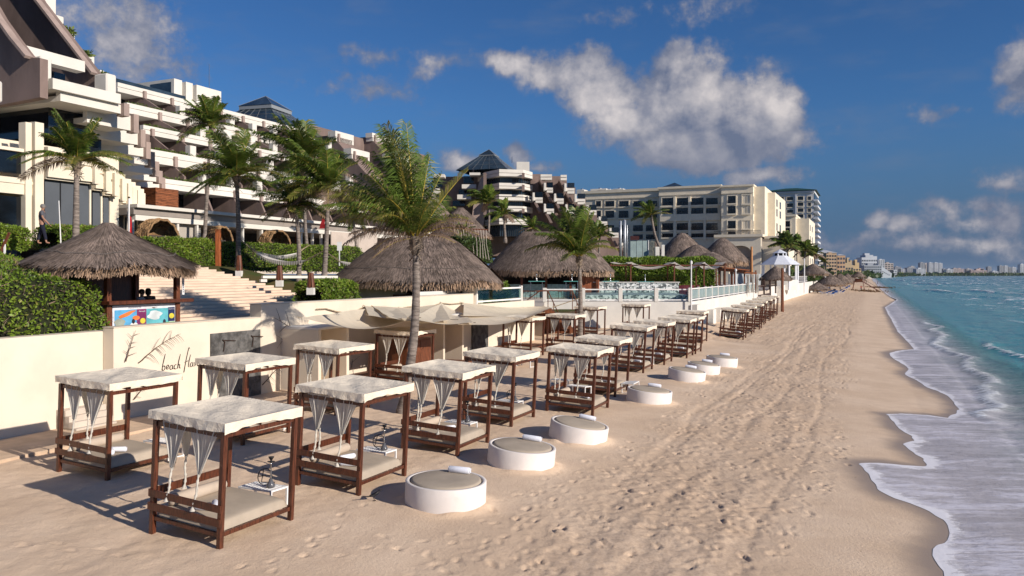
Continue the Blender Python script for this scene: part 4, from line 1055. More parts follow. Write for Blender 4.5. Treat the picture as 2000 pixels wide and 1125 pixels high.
# ------------------------------------------------------------------ thatch
M_thatch = mat('grey_thatch', (.215, .162, .132), .95, .28, 1.6, (1,1,1), .9, 16, .06, .05, base2=(.125, .096, .08))
M_strand = mat('thatch_strands', (.235, .178, .145), .95, .2, 1.2, island=.45)
M_fringe = mat('thatch_fringe', (.32, .215, .145), .95, .2, 1.2, island=.5)
M_ropeline = mat('thatch_rope', (.13, .11, .10), .9, .2, 4)
def thatch_roof(parent, hx, hy, rx, ry, ze, zr, n_str=5000, seed=1, p_exp=2.6, curve=.12, fringe=.34, line=True, wstr=.03, droopx=0.0, fr_mul=1.0, name='thatch_roof'):
    """roof: plan superellipse hx,hy at the eave shrinking to rx,ry at the ridge; curve>0 bellies out"""
    r = np.random.default_rng(seed)
    def surf(th, s, off=0.0):
        c_, s_ = np.cos(th), np.sin(th); k = (np.abs(c_)**p_exp+np.abs(s_)**p_exp)**(-1/p_exp)
        ax = rx+(hx-rx)*s; ay = ry+(hy-ry)*s
        z = zr+(ze-zr)*(s**(1.0+curve*(1 if curve > 0 else 1)))
        wob_ = .05*np.sin(th*5+seed)*s+.03*np.sin(th*11+seed*2)*s
        z = z+wob_-droopx*np.abs(c_)**3*s*s
        return np.stack([ax*k*c_, ay*k*s_, z+off], -1)
    nt, ns = 96, 16
    TH_, S_ = np.meshgrid(np.linspace(0, 2*PI, nt, endpoint=False), np.linspace(0, 1, ns), indexing='ij')
    P_ = surf(TH_, S_); # close below
    ids_ = np.arange(nt*ns).reshape(nt, ns); nx = np.roll(ids_, -1, 0)
    q = np.stack([ids_[:, :-1], ids_[:, 1:], nx[:, 1:], nx[:, :-1]], -1).reshape(-1, 4)
    inner = P_[:, -1].copy(); inner[:, 2] -= .22; inner[:, :2] *= .93; inner2 = inner*np.array([.2, .2, 1]); inner2[:, 2] = ze+(zr-ze)*.6
    vs = np.concatenate([P_.reshape(-1, 3), inner, inner2]); b = nt*ns; i1 = b+np.arange(nt); i2 = b+nt+np.arange(nt)
    q2 = np.stack([ids_[:, -1], i1, np.roll(i1, -1), nx[:, -1]], -1); q3 = np.stack([i1, i2, np.roll(i2, -1), np.roll(i1, -1)], -1)
    top = P_[:, 0]; vs = np.concatenate([vs, top.mean(0)[None]]); ctr = len(vs)-1
    q4 = np.stack([ids_[:, 0], nx[:, 0], np.full(nt, ctr), np.full(nt, ctr)], -1)
    me = bpy.data.meshes.new(name); me.from_pydata(vs.tolist(), [], [tuple(int(v_) for v_ in f) for f in np.concatenate([q, q2, q3])]+[tuple(int(v_) for v_ in f[:3]) for f in q4])
    me.materials.append(M_thatch); me.polygons.foreach_set('use_smooth', [True]*len(me.polygons)); me.update()
    roof = bpy.data.objects.new(name, me); col.objects.link(roof); roof.parent = parent
    def strands(n, s0, s1, L, mt_, nm, hang=0.0, lift=.05):
        th = r.random(n)*2*PI; s = np.sqrt(s0*s0+(s1*s1-s0*s0)*r.random(n)); H = math.hypot(max(hx-rx, hy-ry), zr-ze); ds = L*(.6+.8*r.random(n))/H
        a_ = surf(th, s); dth = r.normal(0, .012, n); nrm = a_.copy(); nrm[:, 2] = 0; nrm /= np.linalg.norm(nrm, axis=1)[:, None]+1e-6; nrm[:, 2] = .8
        b_ = surf(th+dth, s+ds)
        if hang: b_ = a_+(b_-a_)*.45; b_[:, 2] -= hang*(.5+.8*r.random(n))
        tan = np.stack([-np.sin(th), np.cos(th), np.zeros(n)], -1)*(wstr*(.5+.9*r.random(n)))[:, None]
        a_ = a_+nrm*.01; b_ = b_+nrm*(lift*r.random(n))[:, None]
        vs_ = np.stack([a_-tan*.5, a_+tan*.5, b_+tan*.3, b_-tan*.3], 1).reshape(-1, 3)
        return npmesh(nm, vs_, np.arange(n*4).reshape(-1, 4), mt_, roof)
    strands(n_str, .02, .97, .55, M_strand, 'thatch_layer')
    strands(int(n_str*.7*fr_mul), .90, 1.0, .5, M_fringe, 'eave_fringe', hang=fringe, lift=.08)
    if line:
        pts = [tuple(surf(np.array(x), np.array(.80+.008*math.sin(x*23)), .05)) for x in np.linspace(0, 2*PI, 90)]
        MB().tube(pts, .022, 5, cap=False).build('thatch_rope', M_ropeline, roof)
    return roof
# ------------------------------------------------------------------ upper garden terrain
def zgard(a, b):
    """garden level behind the beach wall"""
    base = np.interp(-b, [22, 23.2, 26, 34, 37, 40, 200], [2.95, 3.05, 3.9, 5.4, 5.6, 5.6, 5.6])
    right = np.interp(-b, [22, 60, 90, 200], [1.9, 2.0, 3.6, 4.0]); k = np.clip((a-36)/10, 0, 1)
    return base*(1-k)+right*k
A_, B_ = np.meshgrid(np.concatenate([np.arange(-30, 30, 1.5), np.arange(30, 38, .35), np.arange(38, 60, 1.5), np.arange(60, 900, 30)]), -np.concatenate([np.arange(22.55, 44, .8), np.arange(44, 420, 25)]), indexing='ij')
Zg = zgard(A_, B_)+.04*vnoise(A_, B_, 2.2, 50)
# cut under the big stair
Zg = np.where((A_ > 18.3) & (A_ < 34.25) & (B_ > -36), Zg-.5, Zg)
ids = np.arange(A_.size).reshape(A_.shape)
q = np.stack([ids[:-1, :-1], ids[:-1, 1:], ids[1:, 1:], ids[1:, :-1]], -1).reshape(-1, 4)
o = npmesh('lawn', ab2w(A_, B_, Zg), q, M_lawn, smooth=True); tag(o, kind='structure')
# ground sheet under the whole coast
mb = MB(); mb.add([W(-60, -60, -6), W(-60, -9000, -6), W(9000, -9000, -6), W(9000, -20, -6)], [(0,1,2,3)]); o = mb.build('ground', M_soil); tag(o, kind='structure')
# big travertine stair
st = empty('stone_staircase', W(18.5, -23.3, 2.9), YAW, 'wide pale stone staircase rising from behind the thatched kiosk', 'staircase')
nst = 22; rise = (5.72-3.0)/nst; tread = 12.2/nst
for k in range(nst):
    x1 = -k*tread; MB().box(-12.6, 0, k*rise-(.4 if k == 0 else 0), x1, 15.8-.03*k, (k+1)*rise-.001).build('step', M_steps, st, bevel=.01)
up = empty('stone_staircase', W(19.5, -36.2, 5.65), YAW, 'upper flight of pale steps in front of the hotel windows', 'staircase')
for k in range(9): MB().box(-8, -9.0+.25*k, k*.15, -k*.45, 3.5-k*.35, (k+1)*.15).build('step', M_steps, up, bevel=.012)
# white kerbs on the lawn
for (x0, y0, x1, y1, Y0, Y1, lb) in ((512,541,658,541,43,46,'upper white kerb across the lawn below the hammocks'),(508,548,520,548,40.5,40.7,'short white kerb end beside the staircase')):
    p = onY(x0, y0, Y0); q = onY(x1, y1, Y1); o = MB().bar((0,0,0), q-p, .22, .14).build('kerb', M_wallw, loc=p); tag(o, lb, 'kerb')
# big bank hedge at the left
def hedge1(s, q):
    a = 4+ s*15.2; b0 = -23.0; t_ = q
    if t_ < .28: k = t_/.28; b = b0-.12*k; z = 3.1+1.65*k
    else: k = (t_-.28)/.72; b = b0-.2-11.5*k; z = 4.75+2.25*k**.85
    if s > .965: z = min(z, 3.1+(1-(s-.965)/.035)*(z-3.1)) 
    z -= .25*max(0, (s-.85)/.15)**2; b -= .5*max(0, (s-.8)/.2)**2
    w = W(a, b, z); return (w.x, w.y, w.z)
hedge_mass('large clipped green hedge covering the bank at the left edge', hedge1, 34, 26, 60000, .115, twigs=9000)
o = wall_along('planting_bed', 3, 19.6, -23.6, BWL-1.11, 2.6, 3.10, M_soil); tag(o, kind='structure')
def hbox(a0, a1, b0, b1, z0, z1, zs=0):
    """rounded hedge box from front bottom over the top to the back"""
    def fn(s, q):
        a = a0+(a1-a0)*s; e = 1-.35*max(0, abs(s*2-1)-.86)/.14
        if q < .35: k = q/.35; b = b0; z = z0+(z1-z0)*k
        elif q < .75: k = (q-.35)/.4; b = b0+(b1-b0)*k; z = z1+.06*math.sin(k*PI)
        else: k = (q-.75)/.25; b = b1; z = z1+(z0-z1)*k
        z = z0+(z-z0)*e; w = W(a, b, z+zs*s); return (w.x, w.y, w.z)
    return fn
def hedge_px(px0, px1, b, ybot, ytop, depth, count, label, size=.12, m_=M_hedge, cat='hedge', zs=None, name='hedge'):
    a0, zb0 = onb(px0, ybot[0], b); a1, zb1 = onb(px1, ybot[1], b); zb0 -= .5; zb1 -= .5; _, zt0 = onb(px0, ytop[0], b); _, zt1 = onb(px1, ytop[1], b)
    def fn(s, q):
        zb = zb0+(zb1-zb0)*s; zt = zt0+(zt1-zt0)*s; a = a0+(a1-a0)*s; e = 1-.3*max(0, abs(s*2-1)-.9)/.1
        if q < .35: k = q/.35; bb = b; z = zb+(zt-zb)*k
        elif q < .75: k = (q-.35)/.4; bb = b-depth*k; z = zt+.05*math.sin(k*PI)
        else: k = (q-.75)/.25; bb = b-depth; z = zt+(zb-zt)*k
        z = zb+(z-zb)*e; w = W(a, bb, z); return (w.x, w.y, w.z)
    return hedge_mass(label, fn, 24, 14, count, size, cat, m_, twigs=count//12, name=name)
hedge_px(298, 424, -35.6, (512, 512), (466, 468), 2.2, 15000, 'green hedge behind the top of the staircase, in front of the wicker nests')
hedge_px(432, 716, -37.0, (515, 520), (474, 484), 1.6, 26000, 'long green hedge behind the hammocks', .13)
hedge_px(112, 240, -38.5, (468, 462), (441, 446), 2.0, 9000, 'small green hedge under the tall hotel windows', .12)
hedge_px(2, 60, -36, (468, 470), (438, 448), 2.5, 7000, 'green shrubs at the far left under the glass doors', .12)
hedge_px(629, 704, -23.6, (585, 583), (551, 549), 1.8, 9000, 'round green bush at the foot of the staircase beside the thatched hut', .13, cat='bush', name='bush')
hedge_px(936, 998, -23.4, (592, 588), (556, 552), 2.2, 7000, 'round green bush behind the glass railing', .17, cat='bush', name='bush')
# handrail far left
hr = empty('handrail', onY(2, 480, 33), 0, 'short wooden handrail with white post at the far left', 'railing')
MB().bar((-.3,0,-.9), (.35,0,.55), .07, .09).build('rail', M_wood2, hr); MB().box(.12,-.03,-.5,.18,.03,.25).build('post', M_white, hr)
# flag and thin mast
fl = empty('flag_pole', onY(252, 470, 43), 0, 'white pole with a red and white flag beside the hotel', 'flag')
MB().tube([(0,0,-1.5),(0,0,2.3)], .04, 8).build('pole', M_white, fl); MB().lathe([(0,2.25),(.08,2.32),(0,2.4)], seg=10).build('finial', mat('brass', (.5,.35,.12), .3, .1, 4, metal=1), fl)
mb = MB(); mb.grid(lambda s, q: (.02+.26*s*(.35+.65*q)+.02*math.sin(q*7), .03*math.sin(s*9+q*4), 1.3-1.5*q), 8, 14); mb.build('flag', mat('red_cloth', (.55,.02,.03), .8, .1, 4), fl, smooth=True)
mb = MB(); mb.grid(lambda s, q: (-.12+.14*s+.01*math.sin(q*7), .02+.02*math.sin(s*9+q*4), 1.75-1.6*q), 6, 14); mb.build('flag_cloth', M_canvas, fl, smooth=True)
ms_ = empty('flag_pole', onY(121, 487, 36), 0, 'thin bare white mast left of the thatched kiosk', 'pole'); MB().tube([(0,0,-.8),(-.14,0,2.2)], [.03,.02], 6).build('pole', M_white, ms_)
# ------------------------------------------------------------------ thatched kiosk
KC = onY(211, 640, 28.4); KZ = 3.02
ks = empty('thatched_kiosk', (KC.x, KC.y, KZ), YAW, 'round thatched kiosk with a wooden counter and colourful banner above the beach wall', 'kiosk')
thatch_roof(ks, 2.66, 2.76, .18, .18, 2.38, 3.80, 15000, 3, 2.05, -.12, .36, wstr=.035, fr_mul=1.3)
for (x, y) in ((.95,-.78),(.95,2.2),(-1.2,-.35),(-1.2,2.2),(.10,-1.1)): MB().box(x-.09, y-.09, -.1, x+.09, y+.09, 2.45).build('post', M_wood2, ks, bevel=.01)
MB().box(.85, -.95, .92, 1.25, 2.75, 1.05).build('counter', M_wood, ks, bevel=.01)
MB().box(-.3, -1.35, .92, .84, -1.05, 1.02).build('counter', M_wood, ks, bevel=.01)
MB().box(-1.35, -1.0, 0, -1.25, 2.4, 2.3).build('back_wall', M_wood, ks)
MB().box(-1.25, -1.04, 0, .12, -.97, 2.3).build('side_wall', mat('kiosk_boards', (.07,.03,.018), .6, .3, 4, (8,8,.5), .3, 20, .01), ks)
MB().box(.86, -.65, 0, .93, 2.3, .92).build('front_wall', M_wood, ks)
# banner: procedural picture split in colour fields
bn = empty('banner', (0,0,0)); bn.parent = ks; bn.location = (.95, -.60, 0); bn.scale = (1, 1.28, 1)
mm = lambda n_, c_: mat(n_, c_, .5, .12, 2.5)
bw, bh0, bh1 = 2.15, .04, .88
MB().box(0, 0, bh0, .012, bw, bh1).build('sheet', mm('banner_white', (.70,.70,.74)), bn)
fields = [(.06,1.02,.06,.72,'banner_sky', (.10,.35,.60)),(1.03,1.60+.3,.06,.72,'banner_sea', (.12,.42,.48)),(.78,1.10,.06,.72,'banner_plum', (.20,.03,.12)),(1.86,2.10,.22,.74,'banner_navy', (.02,.03,.10)),(1.78,2.10,.06,.20,'banner_green', (.15,.42,.08))]
for i, (y0, y1, z0, z1, nm, c_) in enumerate(fields): MB().box(.013, y0, z0, .0145+.0015*i, y1, z1).build('picture_panel', mm(nm, c_), bn)
mb = MB(); mb.prism([(.024, .45+.26*math.cos(x)*(1+.15*math.sin(3*x))+.05*math.sin(x), .56+.13*math.sin(x+.8)) for x in np.linspace(0, 6.28, 18, endpoint=False)], (.004,0,0)); mb.prism([(.024, .75+.12*math.cos(x), .42+.08*math.sin(x)) for x in np.linspace(0, 6.28, 14, endpoint=False)], (.005,0,0)); mb.build('picture_shape', mm('banner_orange', (.75,.20,.05)), bn)
mb = MB(); mb.prism([(.0245, .22+.17*math.cos(x)*(1+.12*math.sin(5*x)), .28+.15*math.sin(x)), ][0:1]+[(.0245, .22+.17*math.cos(x)*(1+.12*math.sin(5*x)), .28+.15*math.sin(x)) for x in np.linspace(.2, 6.2, 18)], (.004,0,0)); mb.build('picture_shape', mm('banner_raft', (.30,.33,.28)), bn)
mb = MB(); mb.prism([(.0245, 1.38+.24*math.cos(x)*(1+.25*math.sin(4*x)), .48+.17*math.sin(x)) for x in np.linspace(0, 6.2, 20)], (.004,0,0)); mb.build('picture_shape', mm('banner_splash', (.62,.68,.70)), bn)
mb = MB(); mb.prism([(.0245, .68+.13*math.cos(x), .16+.10*math.sin(x)) for x in np.linspace(0, 6.2, 14)], (.006,0,0)); mb.build('picture_shape', mm('banner_shirt', (.75,.73,.72)), bn)
for (yy, zz_) in ((.97,.30),(1.98,.42)):
    mb = MB(); mb.prism([(.026, yy+.09*math.cos(x), zz_+.10*math.sin(x)) for x in np.linspace(0, 6.2, 16)], (.004,0,0)); mb.build('emblem', mm('banner_yellow', (.65,.55,.06)), bn)
for (yy, zz_) in ((.66,.30),(1.72,.22)):
    mb = MB(); mb.prism([(.027, yy+.05*math.cos(x), zz_+.09*math.sin(x)) for x in np.linspace(0, 6.2, 12)], (.004,0,0)); mb.build('picture_shape', mm('banner_dark', (.03,.03,.04)), bn)
def text_obj(txt, size, m_, parent, loc, rot, name='lettering', ext=.002):
    cu = bpy.data.curves.new(name, 'FONT'); cu.body = txt; cu.size = size; cu.extrude = ext
    o_ = bpy.data.objects.new('tmp', cu); col.objects.link(o_); bpy.context.view_layer.update()
    me = bpy.data.meshes.new_from_object(o_.evaluated_get(bpy.context.evaluated_depsgraph_get())); bpy.data.objects.remove(o_)
    o2 = bpy.data.objects.new(name, me); col.objects.link(o2); me.materials.clear(); me.materials.append(m_); o2.parent = parent; o2.location = loc; o2.rotation_euler = rot; return o2
text_obj('aquaworld', .10, mm('banner_ink', (.05,.06,.12)), bn, (.014, .50, .765), (R(90), 0, R(90)))
text_obj('Parasail', .07, mm('banner_white', (.70,.70,.74)), bn, (.028, .84, .62), (R(90), 0, R(90)))
text_obj('WaveRunner', .045, mm('banner_white', (.70,.70,.74)), bn, (.028, 1.865, .66), (R(90), 0, R(90)))
hg = empty('hanging_sign', (0,0,0)); hg.parent = ks; hg.location = (1.10, 2.30, 1.2); MB().box(0,0,0,.03,.10,.85).build('sign_board', M_white, hg)
for k in range(9): MB().box(.031,.03,.08+k*.08,.034,.07,.13+k*.08).build('sign_mark', mm('banner_ink', (.05,.06,.12)), hg)
# ------------------------------------------------------------------ big thatched hut behind the tall wall
hut = onY(818, 580, 52); hz = 2.95
h2 = empty('thatched_hut', (hut.x, hut.y, hz), YAW*.2, 'large thatched hut with white walls behind the big palm', 'hut')
thatch_roof(h2, 5.25, 4.3, 2.0, .15, 1.75, 4.45, 16000, 5, 3.6, .18, .5, wstr=.06, fr_mul=1.2)
MB().box(-4.2, -2.9, -.3, -.2, 2.8, 1.7).build('wall', M_wall, h2, bevel=.02)
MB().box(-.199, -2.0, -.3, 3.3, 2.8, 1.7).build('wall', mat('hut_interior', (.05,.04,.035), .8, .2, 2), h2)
MB().box(3.301, -2.9, -.3, 4.1, 2.8, 1.7).build('wall', M_wall, h2, bevel=.02); MB().box(-.19, -2.95, -.3, 3.6, -2.75, .75).build('bar_front', M_wallw, h2, bevel=.02)
MB().box(-1.0, -3.05, .4, .4, -2.96, .78).build('counter', M_wood2, h2)
for x in (-.1, 1.3, 2.7, 3.9): MB().box(x-.07, -2.72, -.3, x+.07, -2.58, 1.8).build('post', M_wood2, h2)
# low wall in front of the hut
a0, z0_ = onb(818, 583, -23.2); a1, z1_ = onb(925, 566, -23.2)
o = wall_along('garden_wall', a0, a1, -23.5, -23.2, 2.5, z1_, M_wallw); tag(o, 'short white wall in front of the large thatched hut, with palm shadows on it', 'wall')
# bar hut further right
h3p = onY(1073, 560, 88); h3 = empty('thatched_hut', (h3p.x, h3p.y, 2.6), YAW*.35, 'long thatched bar hut with teal counters behind the pool terrace', 'hut')
thatch_roof(h3, 6.9, 5.0, 2.9, .2, 2.9, 7.1, 14000, 7, 3.4, .10, .6, line=False, wstr=.10, fr_mul=1.2)
for x in (-5.2, -2.6, 0, 2.6, 5.4): MB().box(x-.12, -3.6, -.2, x+.12, -3.4, 3.2).build('post', M_wood2, h3)
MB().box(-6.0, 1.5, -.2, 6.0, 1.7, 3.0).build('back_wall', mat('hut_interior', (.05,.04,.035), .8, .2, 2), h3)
MB().box(-4.6, -3.3, -.2, 3.1, -2.8, 1.3).build('bar_front', mat('teal_glass_tile', (.28,.42,.42), .25, .15, 4, spec=.6), h3)
MB().box(3.4, -3.35, -.2, 5.6, -2.6, 2.8).build('brick_pier', mat('orange_render', (.40,.13,.06), .8, .2, 2), h3)
# roof behind, brown, taller
rp = onY(900, 455, 95); r4 = empty('thatched_hut', (rp.x, rp.y, 4), YAW*.4, 'distant thatched roof behind the large hut, partly covered by palm fronds', 'hut')
thatch_roof(r4, 3.6, 3.6, .3, .3, 5.6, 8.9, 6000, 9, 2.6, .05, .4, line=False, wstr=.06); MB().tube([(0,0,0),(0,0,6)], .2, 8).build('post', M_wood2, r4)
for (px, py, Y, w_, zt_, ze_, lb, sd_) in ((1272,500,128,2.9,470,500,'small thatched roof left of the cluster of thatched roofs',10),(1333,512,112,3.9,455,506,'largest peaked thatched roof of the cluster before the beige hotel',11),(1361,514,109,3.2,478,508,'low thatched roof in front of the peaked one',12),(1388,512,107,2.7,492,510,'small thatched roof between the two bigger ones of the cluster',13),(1411,512,118,3.6,465,508,'thatched roof at the right end of the cluster',14)):
    c_ = onY(px, 545, Y); zr_ = CZ-(zt_-HOR)/F*Y; ze2 = CZ-(ze_-HOR)/F*Y; z0 = 3.0
    h_ = empty('thatched_hut', (c_.x, c_.y, z0), YAW, lb, 'hut', 'peaked thatched roofs by the pool')
    thatch_roof(h_, w_, w_, .25, .25, ze2-z0, zr_-z0, 4000, sd_, 2.3, .25, .7, line=False, wstr=.12); 
    for (x, y) in ((-1.5,-1.5),(1.5,-1.5),(1.5,1.5),(-1.5,1.5)): MB().tube([(x,y,-.5),(x,y,ze2-z0+.3)], .1, 6).build('post', M_wood2, h_)
# ------------------------------------------------------------------ hotels
M_hw = mat('hotel_white', (.68, .64, .575), .8, .04, .5, (1,1,1), .08, 8, .01, .2, dirt=((.55,.50,.43), .35, .60, .4))
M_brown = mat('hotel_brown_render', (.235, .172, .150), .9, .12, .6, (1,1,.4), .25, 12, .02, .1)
M_fin = mat('hotel_fin_ribbed', (.36, .275, .24), .85, .08, 2, (1,1,.3), .4, 8, .02, .1)
M_glass = mat('dark_glass', (.012, .016, .022), .08, .3, .4, spec=.7)
M_glassb = mat('blue_grey_glass', (.035, .055, .075), .1, .3, .3, spec=.7)
M_screen = mat('grey_blind', (.095, .105, .12), .6, .05, .8)
M_cream = mat('cream_stucco', (.78, .69, .545), .85, .05, .5, (1,1,1), .1, 8, .01, .15, dirt=((.55,.47,.36), .5, .62, .4))
M_frame = mat('dark_frames', (.02, .02, .022), .4, .1, 5)
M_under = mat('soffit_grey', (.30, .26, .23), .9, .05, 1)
M_plant = leafmat('planter_leaves', (.06, .10, .015), (.14, .18, .03))
M_louvre = mat('orange_wood_louvres', (.34, .115, .045), .55, .35, 1.5, (.6, .6, 14), .5, 4, .02, .3)
def onA(px, py, a):
    t_ = (px-1000)/F; b = a*(t_*U.y-U.x)/(V.x-t_*V.y); Y = a*U.y+b*V.y; return b, CZ-(py-HOR)/F*Y
def planter(parent, a0, a1, b0, b1, z, n, size=.22):
    P_ = np.stack([W(0,0).x+0*rng.random(n)]*3, -1); aa = a0+(a1-a0)*rng.random(n); bb = b0+(b1-b0)*rng.random(n); zz_ = z+.34*rng.random(n)*(.5+.5*np.sin(aa*1.3)**2)
    P_ = ab2w(aa, bb, zz_); return leaves(P_, size, 'planter_greenery', M_plant, parent)
# --- long terraced wing
wing = empty('hotel_wing', (0,0,0), 0, 'long terraced white hotel wing with brown party walls and planted balconies', 'hotel')
BK = [-74.9, -70.9, -66.3, -62.5, -60.2]
rows = []  # (b, pxL, pxR, z_top, z_bot)
for b, (xl, xr, yt, yb) in zip(BK, ((230,600,186,202.7),(248,612,219,238),(280,640,254,270.7),(285,665,297.3,323),(312,722,350,370))):
    aL_, _ = onb(xl, 300, b); aR_, _ = onb(xr, 300, b); _, zt_ = onb(330, yt, b); _, zb_ = onb(330, yb, b); rows.append((b, aL_, aR_, zt_, zb_))
    mb = MB(); h_ = zt_-zb_; wbox(mb, aL_, aR_, b-.5, b, zb_+h_*.56, zt_); wbox(mb, aL_, aR_, b-.5, b-.08, zb_+h_*.44, zb_+h_*.555); wbox(mb, aL_, aR_, b-.5, b, zb_, zb_+h_*.435)
    wbox(mb, aL_, aR_, b-9, b-.501, zb_+.02, zb_+.3)
    mb.build('parapet', M_hw, wing)
Lb = 3.87
for k, (b, aL_, aR_, zt_, zb_) in enumerate(rows):
    bn_ = rows[k+1][0] if k < 4 else b+1.5; zn = rows[k+1][3] if k < 4 else zb_-2.4; gz0 = zn-.4
    mb = MB(); wbox(mb, aL_, aR_, b-3.2, b-2.9, gz0, zb_+.02); mb.build('glazing', M_glass, wing)
    a = 65.0-Lb*2+[0, 2.4, 1.2, .6, 2.4][k]; n = 0
    while a < aR_-.5:
        if a > aL_+.3:
            mb = MB(); wbox(mb, a-.17, a+.17, b+.004, b+.28, zb_-.12, zt_-.28*(zt_-zb_)); mb.build('fin', M_fin, wing)
            mb = MB(); zl = zn+.55; bl = b+(bn_-b)*.62
            poly = [W(a-.12, b-2.9, zb_), W(a-.12, b+.0, zb_-.01), W(a-.12, bl, zl), W(a-.12, bn_-.9, zl-.05), W(a-.12, bn_-.9, gz0), W(a-.12, b-2.9, gz0)]
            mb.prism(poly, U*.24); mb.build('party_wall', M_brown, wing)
            if k < 4:
                mb = MB(); wbox(mb, a+1.75, a+2.55, bn_-1.1, bn_-.35, zn-.2, zn+1.15); mb.build('balcony_pier', M_hw, wing, bevel=.06)
            else:
                mb = MB(); wbox(mb, a+1.75, a+2.55, bn_-1.1, bn_-.35, zn-.6, zn+.55); mb.build('balcony_pier', M_hw, wing, bevel=.06)
            mb = MB()
            for j in range(3): wbox(mb, a+.6+j*1.1, a+.66+j*1.1, b-2.9, b-2.84, gz0, zb_)
            mb.build('window_frame', M_frame, wing)
        a += Lb; n += 1
    if k < 4: planter(wing, rows[k+1][1]+.4, rows[k+1][2]-.2, bn_-.9, bn_-.25, zn-.04, 2600)
# railing on the roof
mb = MB(); b, aL_, aR_, zt_, zb_ = rows[0]; wbox(mb, aL_+.5, aL_+11.5, b-2.2, b-2.16, zt_, zt_+1.0); mb.build('roof_screen', M_glassb, wing)
# rear blocks of the wing's end: brown masses with white caps
def zig(px0, px1, yt, yb, b, brown_to, label=None):
    a0, z1 = onb(px0, yt[0], b); a1, _ = onb(px1, yt[1], b); _, z0 = onb(px0, yb, b)
    mb = MB(); wbox(mb, a0, a1, b-1.4, b, z0+.42*(z1-z0)+.03, z1); wbox(mb, a0+.2, a1, b-1.4, b-.02, z0, z0+.42*(z1-z0)); mb.build('roof_cap', M_hw, wing)
    mb = MB(); wbox(mb, a0+.5, a0+.85, b+.0, b+.3, z0-.1, z1-.4); mb.build('fin', M_fin, wing)
    mb = MB(); mb.prism([W(a0+.4, b-14, z1-.6), W(a0+.4, b-.02, z1-.6), W(a0+.4, b-.02, z0), W(a0+.4, b+5.5, z0-5.5), W(a0+.4, b+12, z0-13), W(a0+.4, b-14, z0-13)], U*(a1-a0-.8)); mb.build('stepped_wall', M_brown, wing)
zig(655, 691, (255, 264), 275, -74.9, 0); zig(686, 722, (289, 297), 309, -71.5, 0); zig(727, 768, (259, 268), 275, -80, 0); zig(760, 800, (298, 305), 315, -74, 0)
a0, z0 = onb(604, 260, -82); a1, z1 = onb(800, 285, -82); mb = MB(); wbox(mb, a0, a1+6, -100, -82, 8, z1-1); mb.build('rear_block', M_brown, wing)
# --- roof block with window
a0, _ = onb(340, 200, -82); a1, zr_ = onb(432, 183, -82); _, zl_ = onb(340, 153, -82)
blk = empty('roof_block', (0,0,0), 0, 'white rooftop block with a large window standing on the long terraced wing', 'rooftop block')
zt_ = zl_; mb = MB(); am = a0+(a1-a0)*.30; am2 = a0+(a1-a0)*.42
wbox(mb, a0, a0+(a1-a0)*.16, -90, -82, rows[0][3]-1, zt_); wbox(mb, a0+(a1-a0)*.16, a0+(a1-a0)*.24, -90, -82.9, rows[0][3]-1, zt_-.02); wbox(mb, a0+(a1-a0)*.24, a0+(a1-a0)*.38, -90, -82, rows[0][3]-1, zt_); wbox(mb, a0+(a1-a0)*.38, a0+(a1-a0)*.46, -90, -82.9, rows[0][3]-1, zt_-.02); wbox(mb, a0+(a1-a0)*.46, a1, -90, -82, rows[0][3]-1, zt_)
mb.build('wall', M_hw, blk)
mb = MB(); wbox(mb, a0-.03, a0-.005, -86.2, -82.5, rows[0][3]+.2, zt_-.4); mb.build('window', M_glassb, blk)
mb = MB(); mb.tube([W(a0+8, -84, zt_), W(a0+8, -84, zt_+4)], .05, 5); mb.build('antenna', M_chrome, blk)
